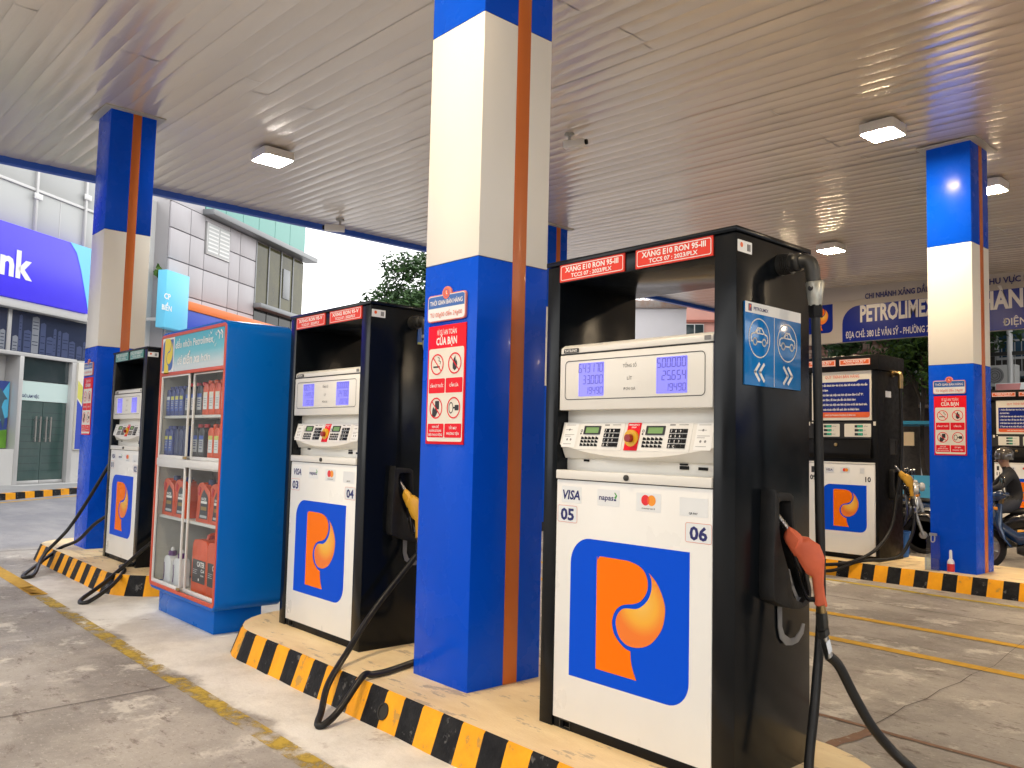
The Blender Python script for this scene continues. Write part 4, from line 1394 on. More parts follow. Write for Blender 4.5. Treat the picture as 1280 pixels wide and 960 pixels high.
        part('d_gst', 'lettering', ['navy_ink', 'label_orange'], g, lambda b: (b.text('PETROLIMEX', 0.175, 1.974, 0.020, -0.0092, 0, 0.02, 0.115), b.flat([(0.077, 1.967), (0.102, 1.967), (0.102, 1.998), (0.077, 1.998)], -0.009, 0), b.flat([(0.084, 1.970), (0.089, 1.970), (0.090, 1.981), (0.097, 1.984), (0.097, 1.993), (0.084, 1.994)], -0.0094, 1)), M=M)

        def pict(b):
            b.flat([(0.279, 1.656), (0.2825, 1.656), (0.2825, 1.958), (0.279, 1.958)], -0.009)
            for cx, fl in ((0.163, False), (0.390, False)):
                cc = [(cx + 0.081 * math.cos(2 * math.pi * i / 40), 1.857 + 0.083 * math.sin(2 * math.pi * i / 40)) for i in range(40)]
                b.stroke(cc, 0.0055, -0.009, 0, True)
                car_icon(b, cx, 1.862, 0.128, -0.009, fl)
            for x0, f in ((0.128, -1), (0.165, -1), (0.394, 1), (0.431, 1)):
                b.stroke([(x0 - f * 0.035, 1.747), (x0, 1.711), (x0 - f * 0.035, 1.675)], 0.014, -0.009)
        part('d_gsp', 'pictograms', 'white_ink', g, pict, M=M)
    return t


def hose(parent, pts, r=0.017, k=8, m='rubber', name='fuel_hose'):
    b = MB()
    b.tube(smooth_path(pts, k), r, 10)
    return b.build(name, m, parent, sharp=60)


Z0 = 0.17
D5 = dispenser('nearest pump, numbered 05 and 06, with an orange-red nozzle', (-3.094, 3.0, Z0), ('05', '06'), ('XĂNG E10 RON 95-III', 'TCCS 07 : 2023/PLX'), 'label_red',
               (('643170', '33.000', '19490'), ('500000', '25.654', '19490')), key='d5')
D3 = dispenser('pump numbered 03 and 04, between oil cabinet and tall column', (-5.922, 3.0, Z0), ('03', '04'), ('XĂNG RON 95-V', 'TCCS 07 : 2023/PLX'), 'label_red',
               (('700570', '34.950', '20230'), ('500000', '24.780', '20230')), False, key='d3')
MS = Matrix.Translation((1.13, 0, 0)) @ FX
_s = part(None, 'notice_sign', 'sign_blue', D3, lambda b: b.prism([(0.385, 2.06), (0.58, 2.06), (0.58, 2.235), (0.385, 2.235)], -0.006, 0), M=MS)
part(None, 'sign_header', 'sticker_white', _s, lambda b: b.flat([(0.385, 2.205), (0.58, 2.205), (0.58, 2.235), (0.385, 2.235)], -0.007), M=MS)
part(None, 'sign_footer', 'label_yellow', _s, lambda b: b.flat([(0.385, 2.06), (0.58, 2.06), (0.58, 2.075), (0.385, 2.075)], -0.007), M=MS)
D1 = dispenser('leftmost pump with green fuel labels, numbered 01 and 02', (-10.28, 3.0, Z0), ('01', '02'), ('DẦU DO 0,001S-V', 'TCCS 03 : 2015/PLX'), 'label_teal',
               (('500000', '26.120', '19140'), ('300000', '15.670', '19140')), False, key='d1')
nozzle('orange-red nozzle in the black holster of pump 06, on the right', (-3.094, 3.0, Z0), 'nozzle_red', 'r')
nozzle('yellow nozzle on pump 04, half hidden behind the tall column', (-5.922, 3.0, Z0), 'nozzle_yellow', 'y')
nozzle('yellow nozzle on the rear side of pump 02, behind the oil cabinet', (-10.28, 3.0, Z0), 'nozzle_yellow', 'y')

# hoses, in each pump's own coordinates
hose(D5, [(1.291, 0.357, 1.96), (1.292, 0.37, 1.7), (1.284, 0.40, 1.2), (1.284, 0.41, 0.7), (1.292, 0.345, 0.35), (1.300, 0.28, 0.05), (1.37, 0.27, -0.10), (1.50, 0.36, -0.146), (1.62, 0.55, -0.142), (1.665, 0.68, -0.09),
          (1.634, 0.654, 0.006), (1.594, 0.561, 0.105), (1.534, 0.516, 0.173), (1.484, 0.447, 0.269), (1.434, 0.40, 0.387), (1.394, 0.352, 0.505), (1.369, 0.314, 0.548)], 0.0205)
hose(D3, [(1.291, 0.357, 1.96), (1.292, 0.36, 1.6), (1.294, 0.38, 1.1), (1.28, 0.40, 0.72), (1.24, 0.32, 0.58), (1.235, 0.05, 0.30), (1.36, -0.22, 0.09), (1.57, -0.47, -0.02), (1.73, -0.60, -0.11), (1.80, -0.66, -0.149), (1.825, -0.635, -0.149),
          (1.80, -0.53, -0.10), (1.755, -0.36, 0.042), (1.73, -0.28, 0.036), (1.69, -0.16, 0.024), (1.60, 0.12, 0.024), (1.50, 0.38, 0.03), (1.46, 0.46, 0.15), (1.40, 0.38, 0.40), (1.369, 0.314, 0.548)], 0.0195)
hose(D1, [(1.291, 0.357, 1.96), (1.292, 0.36, 1.4), (1.28, 0.37, 0.8), (1.25, 0.25, 0.42), (1.30, -0.05, 0.16), (1.55, -0.42, -0.05), (1.83, -0.70, -0.147), (1.93, -0.66, -0.148), (1.75, -0.42, -0.06), (1.45, -0.21, 0.03),
          (1.05, -0.10, 0.026), (1.10, 0.30, 0.03), (1.36, 0.45, 0.1), (1.39, 0.37, 0.35), (1.369, 0.314, 0.548)], 0.020)
hose(D1, [(0.0, 0.30, 1.9), (-0.09, 0.25, 1.7), (-0.12, 0.12, 1.2), (-0.25, -0.05, 0.75), (-0.55, -0.22, 0.28), (-0.42, -0.50, 0.0), (0.02, -0.68, -0.135), (0.16, -0.78, -0.148), (0.05, -0.80, -0.148), (-0.35, -0.58, -0.10), (-0.75, -0.26, 0.02),
          (-0.62, -0.1, 0.12), (-0.35, 0.0, 0.33), (-0.12, 0.15, 0.5), (-0.05, 0.3, 0.62)], 0.020)


# ------------------------------------------------------------------ fuel dispensers, older black model with a poster
def dispenser_b(label, loc, nums, fuel):
    t = thing('fuel_dispenser', label, 'fuel pump', loc, 0, 'black fuel pumps with a rules poster')
    bs = 'black_satin'
    part('e_body', 'body', bs, t, lambda b: b.box(0.03, 1.10, 0.03, 0.67, 0.0, 2.44), 0.01)
    part('e_post', 'side_panel', bs, t, lambda b: b.box(0.0, 0.10, 0.0, 0.70, 0.0, 2.435), 0.008)
    part('e_post2', 'side_panel', bs, t, lambda b: b.box(1.025, 1.11, 0.0, 0.70, 0.0, 2.435), 0.008)
    part('e_cap', 'top_cap', bs, t, lambda b: b.box(-0.02, 1.13, -0.03, 0.73, 2.44, 2.64), 0.012)
    po = part('e_poster', 'rules_poster', 'sign_cream', t, lambda b: b.prism([(0.205, 1.795), (1.09 - 0.07, 1.795), (1.02, 2.437), (0.205, 2.437)], -0.004, 0.03))
    part('e_pb', 'poster_panel', 'fascia_blue', po, lambda b: b.flat([(0.245, 1.90), (1.00, 1.90), (1.00, 2.325), (0.86, 2.325), (0.82, 2.30), (0.245, 2.30)], -0.006))
    part('e_po', 'poster_footer', 'label_orange', po, lambda b: b.flat(rrect(0.245, 1.00, 1.83, 1.90, (0.03, 0.03, 0, 0)), -0.006))

    def lines(b):
        for i, s in enumerate(('1. Hướng dẫn khách hàng vào vị trí, chào hỏi và xác nhận nhu cầu', 'của khách hàng.', '2. Mời khách hàng xác nhận màn hình cột bơm đúng ở số “0”.', '3. Bơm hàng đúng, đủ theo yêu cầu của khách hàng.',
                               '4. Mời khách hàng xác nhận màn hình cột bơm trước khi thanh toán.', '5. Thanh toán và xác nhận kết quả, cảm ơn khách hàng.')):
            b.text(s, 0.27, 2.245 - i * 0.064, 0.040, -0.0075, 0, 0.03, min(0.70, 0.0112 * len(s)), align='L')
        b.text('CHÚC QUÝ KHÁCH THƯỢNG LỘ BÌNH AN', 0.60, 1.852, 0.028, -0.0075, 0, 0.02, 0.42)
    part('e_pt', 'lettering', 'white_ink', po, lines)
    part('e_ph', 'lettering', 'salmon_edge', po, lambda b: b.text('QUY TRÌNH BÁN HÀNG', 0.63, 2.35, 0.055, -0.006, 0, 0.02, 0.47))
    for i, (x0, x1) in enumerate(((0.235, 0.595), (0.66, 1.015))):
        s = part(('e_scr', i), 'number_panel', 'sign_cream', t, lambda b: b.prism(rrect(x0, x1, 1.578, 1.748, 0.012), -0.006, 0.03))
        part(('e_scw', i), 'number_window', 'black_ink', s, lambda b: [b.flat(rrect(x0 + 0.14, x0 + 0.25, z, z + 0.032, 0.003), -0.0075) for z in (1.70, 1.648, 1.596)])
        part(('e_scg', i), 'digits', 'led_green', s, lambda b: [seg_digits(b, d_, x0 + 0.247, z + 0.005, 0.011, 0.022, -0.009) for z, d_ in ((1.70, '60000'), (1.648, '3.078'), (1.596, '19490'))])
        part(('e_scl', i), 'lettering', 'grey_ink', s, lambda b: [b.text(w_, x0 + 0.262, z + 0.008, 0.018, -0.0075, 0, 0.01, align='L') for z, w_ in ((1.70, 'ĐỒNG'), (1.648, 'LÍT'), (1.596, 'Đ/LÍT'))])
    part('e_bez', 'bezel', 'gasket', t, lambda b: b.box(0.11, 1.02, -0.002, 0.05, 1.555, 1.775))
    part('e_shelf', 'console', bs, t, lambda b: b.add([(x, y, z) for x in (0.18, 1.02) for y, z in ((0.03, 1.54), (-0.01, 1.54), (-0.05, 1.36), (-0.03, 1.30), (0.03, 1.30))],
                                                      [(0, 1, 2, 3, 4), (9, 8, 7, 6, 5)] + [(i, i + 5, (i + 1) % 5 + 5, (i + 1) % 5) for i in range(5)]), 0.006)
    part('e_knob', 'knob', 'brass', t, lambda b: b.lathe([(0.022, 0), (0.022, -0.02), (0.01, -0.024)], (0.555, -0.022, 1.475), 14, 0, 'y'), sharp=60)
    part('e_tags', 'screw_plates', 'sign_cream', t, lambda b: (b.box(0.145, 0.175, -0.006, 0.0, 1.725, 1.775), b.box(1.045, 1.075, -0.006, 0.0, 1.725, 1.775), b.box(0.205, 0.225, -0.008, 0.0, 1.755, 1.775)))
    part('e_door', 'front_door', 'door_white', t, lambda b: b.box(0.165, 1.065, -0.03, 0.03, 0.07, 1.225), 0.008)
    part('e_doort', 'door_top', 'cream_paint', t, lambda b: b.box(0.165, 1.065, -0.034, 0.03, 1.228, 1.25), 0.004)
    part('e_esq', 'emblem_square', 'emblem_blue', t, lambda b: b.flat(rrect(0.375, 0.965, 0.355, 0.957, (0, 0.09, 0, 0.10), 8), -0.0325))
    part('e_el', 'emblem_letter', 'emblem_orange', t, lambda b: emblem_letter(b, 0.375, 0.355, 0.59, 0.602, -0.034))
    part('e_ed', 'emblem_drop', 'emblem_drop', t, lambda b: emblem_drop(b, 0.375, 0.355, 0.59, 0.602, -0.034))
    part(('e_num', nums), 'lettering', 'black_ink', t, lambda b: (b.text(nums[0], 0.235, 1.005, 0.088, -0.0325, 0, 0.03), b.text(nums[1], 0.985, 1.005, 0.088, -0.0325, 0, 0.03)))
    part('e_st', 'card_stickers', ['sticker_white', 'navy_ink', 'mc_red', 'mc_orange', 'black_ink'], t, lambda b: (
        b.flat([(0.40, 1.11), (0.53, 1.11), (0.53, 1.18), (0.40, 1.18)], -0.0325, 0), b.text('VISA', 0.465, 1.13, 0.04, -0.034, 1, 0.02, 0.09, 0.15), b.flat([(0.62, 1.11), (0.75, 1.11), (0.75, 1.18), (0.62, 1.18)], -0.0325, 0),
        b.flat(circ(0.672, 1.147, 0.022, 12), -0.034, 2), b.flat(circ(0.70, 1.147, 0.022, 12), -0.0345, 3), b.flat([(0.88, 1.11), (0.94, 1.11), (0.94, 1.18), (0.88, 1.18)], -0.0325, 0), b.flat([(0.21, 1.10), (0.25, 1.10), (0.25, 1.18), (0.21, 1.18)], -0.0325, 4)))
    for i, (x0, x1) in enumerate(((0.145, 0.555), (0.61, 1.02))):
        q = part(('e_fl', i), 'fuel_label', 'label_orange', t, lambda b: b.prism([(x0, 2.510), (x1, 2.510), (x1, 2.592), (x0, 2.592)], -0.034, 0.0))
        part((fuel, 'e_ft', i), 'lettering', 'white_ink', q, lambda b: (b.ring(rrect(x0 + 0.004, x1 - 0.004, 2.514, 2.588, 0.008), rrect(x0 + 0.012, x1 - 0.012, 2.522, 2.58, 0.006), -0.0355), b.text(fuel[0], (x0 + x1) / 2, 2.55, 0.034, -0.0355, 0, 0.03, 0.30), b.text(fuel[1], (x0 + x1) / 2, 2.527, 0.022, -0.0355, 0, 0.02, 0.24)))
    M = Matrix.Translation((1.11, 0, 0)) @ FX
    part('e_sd', 'side_hatch', 'gasket', t, lambda b: (b.ringprism([(0.30, 1.36), (0.50, 1.36), (0.50, 1.56), (0.30, 1.56)], [(0.315, 1.375), (0.485, 1.375), (0.485, 1.545), (0.315, 1.545)], -0.012, 0.0, 0, -0.002)), M=M)
    part('e_sh', 'nozzle_holster', 'holster_black', t, lambda b: b.ringprism(rrect(0.28, 0.48, 0.78, 1.17, 0.03), rrect(0.31, 0.45, 0.84, 1.14, 0.02), -0.07, 0.0, 0, -0.01), 0.006, M=M)
    part('e_ss', 'inspection_sticker', 'sticker_white', t, lambda b: b.flat([(0.20, 2.10), (0.36, 2.10), (0.36, 2.18), (0.20, 2.18)], -0.002), M=M)
    part('e_el1', 'hose_elbow', 'brass', t, lambda b: (b.tube(smooth_path([(1.10, 0.40, 2.42), (1.16, 0.40, 2.42), (1.215, 0.40, 2.40), (1.22, 0.40, 2.30), (1.22, 0.40, 2.22)], 4), 0.032, 12), b.lathe([(0.048, 0), (0.048, 0.03)], (1.10, 0.40, 2.42), 14, 0, 'x')), sharp=50)
    return t


B9 = dispenser_b('black pump numbered 09 and 10 on the far island, rules poster', (-5.95, 10.6, Z0), ('09', '10'), ('XĂNG RON 95-V', 'TCCS 07 : 2023/PLX'))
B11 = dispenser_b('distant black pump at the right edge, behind the motorcycle rider', (-6.02, 17.75, Z0), ('11', '12'), ('XĂNG RON 95-III', 'TCCS 07 : 2023/PLX'))
hose(B9, [(1.22, 0.40, 2.22), (1.225, 0.40, 1.8), (1.225, 0.38, 1.3), (1.22, 0.25, 0.85), (1.24, 0.05, 0.45), (1.16, -0.22, 0.18), (0.95, -0.44, 0.02), (0.60, -0.48, -0.05), (0.15, -0.47, -0.13), (-0.1, -0.50, -0.146), (0.2, -0.58, -0.147), (0.75, -0.54, -0.10), (1.02, -0.38, 0.035),
          (1.36, -0.1, 0.10), (1.46, 0.06, 0.30), (1.475, 0.16, 0.5), (1.469, 0.194, 0.648)], 0.021)
n9 = nozzle('orange-yellow nozzle hanging on the right side of pump 10', (-5.95 + 0.10, 10.6 - 0.12, Z0 + 0.10), 'nozzle_yellow', 'y')
hose(B11, [(1.22, 0.40, 2.22), (1.225, 0.40, 1.5), (1.22, 0.25, 0.85), (1.30, -0.2, 0.2), (1.40, -0.3, 0.024), (1.6, -0.2, 0.3), (1.45, 0.1, 0.75)], 0.021)


# ------------------------------------------------------------------ signs on the columns
def hours_sign(label, x, y):
    t = thing('hours_sign', label, 'sign', (x, y, Z0), 0, 'opening hours signs on the columns')
    def shape(g):
        b0 = rrect(0.056 - g, 0.424 + g, 2.10 - g, 2.262 + g, 0.022)
        out = []
        for p in b0:
            out.append(p)
        # bump for the clock along the top edge
        top = [p for p in out if p[1] > 2.25]
        i = max(range(len(out)), key=lambda k: (out[k][1] > 2.26 + g - 1e-6, out[k][0]) if out[k][0] > 0.3 else (False, 0))
        arc = [(0.24 + (0.045 + g) * math.cos(R(a)), 2.262 + g + (0.045 + g) * math.sin(R(a))) for a in range(0, 181, 20)]
        j = out.index(max((p for p in out if p[1] >= 2.262 + g - 1e-6), key=lambda p: p[0]))
        return out[:j + 1] + arc + out[j + 1:]
    part('hs_board', 'board', 'salmon_edge', t, lambda b: b.prism(shape(0.0), -0.016, -0.002), 0.002)
    part('hs_in', 'panel', 'sticker_white', t, lambda b: b.flat(shape(-0.006), -0.017))
    part('hs_blue', 'blue_panel', 'sign_blue', t, lambda b: (b.flat([(0.066, 2.182), (0.414, 2.182), (0.414, 2.245), (0.40, 2.252), (0.08, 2.252), (0.066, 2.245)], -0.0175), b.flat(circ(0.24, 2.26, 0.036, 20), -0.0178)))
    part('hs_clk', 'clock', ['label_orange', 'white_ink'], t, lambda b: (b.ring(circ(0.24, 2.264, 0.034, 20), circ(0.24, 2.264, 0.024, 20), -0.0185), b.flat(circ(0.24, 2.264, 0.021, 20), -0.0185, 0), b.stroke([(0.24, 2.278), (0.24, 2.264), (0.249, 2.258)], 0.005, -0.019, 1)))
    part('hs_t1', 'lettering', 'white_ink', t, lambda b: b.text('THỜI GIAN BÁN HÀNG', 0.24, 2.200, 0.038, -0.0185, 0, 0.015, 0.315))
    part('hs_t2', 'lettering', 'salmon_edge', t, lambda b: b.text('Từ 00g00 đến 24g00', 0.24, 2.128, 0.038, -0.0185, 0, 0.01, 0.31))
    return t


def safety_sign(label, x, y):
    t = thing('safety_sign', label, 'sign', (x, y, Z0), 0, 'red safety rules signs on the columns')
    part('ss_board', 'board', 'sign_red', t, lambda b: b.prism([(0.062, 1.369), (0.426, 1.369), (0.426, 2.076), (0.062, 2.076)], -0.008, -0.001), 0.001)
    part('ss_panel', 'panel', 'sign_cream', t, lambda b: b.flat(rrect(0.075, 0.413, 1.385, 1.938, 0.014), -0.0088))

    for i, (x0, x1, z0, z1) in enumerate(((0.082, 0.240, 1.671, 1.758), (0.248, 0.407, 1.671, 1.758), (0.082, 0.240, 1.408, 1.490), (0.248, 0.407, 1.408, 1.490))):
        part(('ss_reds', i), 'caption_panel', 'sign_red', t, lambda b: b.flat(rrect(x0, x1, z0, z1, 0.008), -0.0095))

    for i, (cx, cz, sl) in enumerate(((0.160, 1.843, 1), (0.330, 1.843, 1), (0.160, 1.582, 1), (0.330, 1.582, 0))):
        def rings(b):
            b.ring(circ(cx, cz, 0.063, 28), circ(cx, cz, 0.055, 28), -0.0105)
            if sl:
                b.stroke([(cx - 0.041, cz + 0.041), (cx + 0.041, cz - 0.041)], 0.007, -0.0105)
        part(('ss_rings', i), 'warning_ring', 'sign_red', t, rings)

    part('ss_b0', 'pictogram', 'black_ink', t, lambda b: (b.flat([(0.122, 1.823), (0.185, 1.823), (0.185, 1.833), (0.122, 1.833)], -0.0095), b.stroke([(0.188, 1.845), (0.193, 1.858), (0.175, 1.865), (0.180, 1.880), (0.165, 1.885)], 0.005, -0.0095)))
    part('ss_b1', 'pictogram', 'black_ink', t, lambda b: b.flat(round_poly([(0.330, 1.800), (0.350, 1.815), (0.352, 1.845), (0.342, 1.865), (0.338, 1.852), (0.334, 1.888), (0.318, 1.868), (0.310, 1.84), (0.312, 1.812)]), -0.0095))
    part('ss_b2', 'pictogram', 'black_ink', t, lambda b: (b.flat(rrect(0.150, 0.190, 1.575, 1.625, 0.005), -0.0095), b.flat(round_poly([(0.122, 1.53), (0.155, 1.53), (0.178, 1.56), (0.168, 1.585), (0.150, 1.575), (0.135, 1.59), (0.125, 1.57)]), -0.0097)))
    part('ss_b3', 'pictogram', 'black_ink', t, lambda b: (b.ring(circ(0.305, 1.582, 0.022, 16, 0.034), circ(0.305, 1.582, 0.016, 16, 0.027), -0.0095), b.flat([(0.325, 1.577), (0.342, 1.577), (0.342, 1.587), (0.325, 1.587)], -0.0095), b.flat(rrect(0.340, 0.378, 1.566, 1.598, 0.005), -0.0096)))

    for i, a_ in enumerate((('VÌ SỰ AN TOÀN', 0.244, 2.018, 0.044, -0.0092, 0, 0.008, 0.19), ('CỦA BẠN', 0.244, 1.960, 0.060, -0.0092, 0, 0.035, 0.20), ('CẤM HÚT THUỐC', 0.161, 1.706, 0.024, -0.0102, 0, 0.02, 0.13), ('CẤM LỬA', 0.328, 1.706, 0.024, -0.0102, 0, 0.02, 0.085), ('HẠN CHẾ', 0.161, 1.465, 0.018, -0.0102, 0, 0.02, 0.065), ('KHÔNG SỬ DỤNG', 0.161, 1.442, 0.018, -0.0102, 0, 0.02, 0.115), ('ĐIỆN THOẠI DI ĐỘNG', 0.161, 1.418, 0.018, -0.0102, 0, 0.02, 0.135), ('TẮT MÁY', 0.328, 1.457, 0.02, -0.0102, 0, 0.02, 0.075), ('PHƯƠNG TIỆN', 0.328, 1.425, 0.02, -0.0102, 0, 0.02, 0.115))):
        part(('ss_w', i), 'lettering', 'white_ink', t, lambda b: b.text(*a_))
    return t


for x, y, w_ in ((-4.18, 3.0, 'tall column beside pump 05'), (-11.46, 3.0, 'column behind pump 01'), (-4.20, 10.55, 'far column near the small white bottle')):
    hours_sign('blue and white opening hours sign on the ' + w_, x, y)
    safety_sign('red and cream safety rules sign on the ' + w_, x, y)


# ------------------------------------------------------------------ oil display cabinet
CX, CY = -7.80, 2.68


def oil_cabinet():
    t = thing('oil_cabinet', 'blue glass-fronted oil display cabinet between the pump islands', 'display cabinet', (CX, CY, 0))
    wd, dp, zb, zt = 1.45, 0.55, 0.205, 2.475

    def case(b):
        b.ringprism(rrect(0, wd, zb, zt, 0.075, 6), rrect(0.03, wd - 0.03, zb + 0.035, zt - 0.03, 0.05, 6), 0.0, dp, 0, None)
        b.box(0.03, wd - 0.03, dp - 0.02, dp - 0.002, zb + 0.035, zt - 0.03)
    part('oc_case', 'case', 'cabinet_blue', t, case, 0.02, 3)
    part('oc_in', 'lining', 'cabinet_inside', t, lambda b: (b.box(0.032, wd - 0.032, dp - 0.032, dp - 0.022, zb + 0.04, zt - 0.04), b.box(0.032, 0.04, 0.03, dp - 0.034, zb + 0.06, zt - 0.09), b.box(wd - 0.04, wd - 0.032, 0.03, dp - 0.034, zb + 0.06, zt - 0.09), b.box(0.042, wd - 0.042, 0.03, dp - 0.034, zb + 0.037, zb + 0.045)))
    part('oc_base', 'plinth', 'cabinet_blue', t, lambda b: b.box(0.06, 1.27, 0.075, 0.47, 0, zb + 0.005), 0.004)
    # red front frame
    part('oc_red', 'red_frame', 'cabinet_red', t, lambda b: (
        b.ringprism(rrect(0.012, wd - 0.012, zb + 0.028, zt - 0.022, 0.045, 6), rrect(0.040, wd - 0.045, zb + 0.056, zt - 0.05, 0.012, 6), -0.006, 0.012), b.box(0.038, wd - 0.043, -0.005, 0.012, 2.083, 2.112)), 0.002)
    hd = part('oc_head', 'header_sign', 'header_print', t, lambda b: b.prism([(0.040, 2.113), (wd - 0.045, 2.113), (wd - 0.045, 2.424), (0.040, 2.424)], -0.002, 0.012))
    part('oc_hw', 'emblem_panel', 'sticker_white', hd, lambda b: b.flat([(0.042, 2.115), (0.33, 2.115), (0.33, 2.422), (0.042, 2.422)], -0.003))
    part('oc_hb', 'emblem_square', 'sign_blue', hd, lambda b: b.flat(rrect(0.055, 0.305, 2.128, 2.405, (0, 0.06, 0, 0.06)), -0.004))
    part('oc_hl', 'emblem_letter', 'label_yellow2' if False else 'emblem_yellow', hd, lambda b: (emblem_letter(b, 0.02, 2.06, 0.34, 0.40, -0.005), emblem_drop(b, 0.02, 2.06, 0.34, 0.40, -0.005)))
    for i, a_ in enumerate((('dầu nhờn Petrolimex', 0.36, 2.315, 0.088, -0.004, 0, 0.008, 0.82, 0.12, 'L'), ('để', 0.42, 2.172, 0.082, -0.004, 0, 0.008, 0.10, 0.12, 'L'), ('tiến xa', 0.55, 2.168, 0.115, -0.004, 0, 0.02, 0.36, 0.12, 'L'), ('hơn', 0.94, 2.172, 0.088, -0.004, 0, 0.008, 0.19, 0.12, 'L'))):
        part(('oc_ht', i), 'lettering', 'white_ink', hd, lambda b: b.text(*a_))

    def birds(b):
        rnd = random.Random(5)
        for i in range(9):
            x, z, s = 1.05 + 0.3 * rnd.random(), 2.27 + 0.12 * rnd.random(), 0.02 + 0.02 * rnd.random()
            b.add([(x - s, -0.0035, z + s), (x, -0.0035, z), (x + s, -0.0035, z + s * 1.3), (x, -0.0035, z + s * 0.3)], [(0, 1, 3), (1, 2, 3)])
        for x in (1.27, 1.33):
            b.stroke([(x, 2.40), (x + 0.035, 2.375), (x + 0.03, 2.335)], 0.014, -0.004)
    part('oc_birds', 'print', 'sticker_white', hd, birds)
    # white aluminium: outer rails, mid rail, sliding door frames
    part('oc_mid', 'middle_rail', 'alu_white', t, lambda b: b.box(0.041, wd - 0.046, -0.004, 0.02, 1.290, 1.352), 0.003)
    for nm, z0, z1 in (('u', 1.352, 2.082), ('l', 0.262, 1.290)):
        for k, (x0, x1, y) in enumerate(((0.041, 0.70, 0.002), (0.74, wd - 0.046, 0.022))):
            dr = part(('oc_dr', nm, k), 'sliding_door', 'alu_white', t, lambda b: (b.box(x0, x0 + 0.022, y, y + 0.016, z0, z1), b.box(x1 - 0.022, x1, y, y + 0.016, z0, z1), b.box(x0 + 0.022, x1 - 0.022, y, y + 0.016, z0, z0 + 0.03), b.box(x0 + 0.022, x1 - 0.022, y, y + 0.016, z1 - 0.014, z1)), 0.002)
            part(('oc_gl', nm, k), 'glass_pane', 'clear_glass', dr, lambda b: b.flat([(x0 + 0.02, z0 + 0.03), (x1 - 0.02, z0 + 0.03), (x1 - 0.02, z1 - 0.013), (x0 + 0.02, z1 - 0.013)], y + 0.008))
            part(('oc_kn', nm, k), 'door_lock', 'brass', dr, lambda b: b.box(x1 - 0.03 if k == 0 else x1 - 0.01, x1 + 0.03 if k == 0 else x1 + 0.02, y - 0.014, y, z0 + 0.005, z0 + 0.028), 0.003)
    for i, z in enumerate((1.705, 1.352, 0.825)):
        part(('oc_sh', i), 'shelf', 'shelf_white', t, lambda b: b.box(0.043, wd - 0.043, 0.042, dp - 0.036, z, z + 0.024), 0.002)
    part('oc_tr', 'bottom_tray', 'shelf_white', t, lambda b: b.box(0.043, wd - 0.043, 0.042, dp - 0.036, 0.245, 0.259), 0.002)
    return t


mat('emblem_yellow', (0.75, 0.60, 0.03), 0.4)
oil_cabinet()


# containers: each kind built once, then copied
def bottle_a(label, body, cap, lab, w=0.098, h=0.26, d=0.075):
    """flat oil bottle with ribbed sides and an offset neck"""
    t = thing('oil_bottle', label, 'oil bottle', (0, 0, 0), 0, 'oil bottles in the cabinet')
    b = MB()
    b.prism([(-w / 2, 0.004), (-w / 2 + 0.006, 0), (w / 2 - 0.006, 0), (w / 2, 0.004)] +
            [(w / 2 - (0.003 if i % 2 else 0), 0.02 + i * h * 0.085) for i in range(9)] +
            [(w / 2 - 0.01, h * 0.83), (w * 0.28, h * 0.885), (w * 0.26, h * 0.90), (-w * 0.20, h * 0.90), (-w * 0.30, h * 0.885), (-w / 2 + 0.004, h * 0.80)] +
            [(-w / 2 + (0.003 if i % 2 else 0), 0.02 + (8 - i) * h * 0.085) for i in range(9)], 0, d)
    b.build('body', body, t, 0.005)
    b = MB(); b.lathe([(0.021, h * 0.885), (0.021, h * 0.905), (0.024, h * 0.908), (0.024, h), (0.018, h + 0.003)], (0.008, d / 2, 0), 14)
    b.build('cap', cap, t, sharp=50)
    if lab:
        b = MB(); b.flat([(-w * 0.36, h * 0.16), (w * 0.36, h * 0.16), (w * 0.36, h * 0.66), (-w * 0.36, h * 0.66)], -0.0015, 0)
        b.flat([(-w * 0.36, h * 0.54), (w * 0.36, h * 0.54), (w * 0.36, h * 0.66), (-w * 0.36, h * 0.66)], -0.0022, 1)
        for z in (0.46, 0.40, 0.34, 0.25):
            b.flat([(-w * 0.26, h * z), (w * 0.22 * (0.6 + z), h * z), (w * 0.22 * (0.6 + z), h * (z + 0.025)), (-w * 0.26, h * (z + 0.025))], -0.0022, 2)
        b.build('label', list(lab), t)
    return t


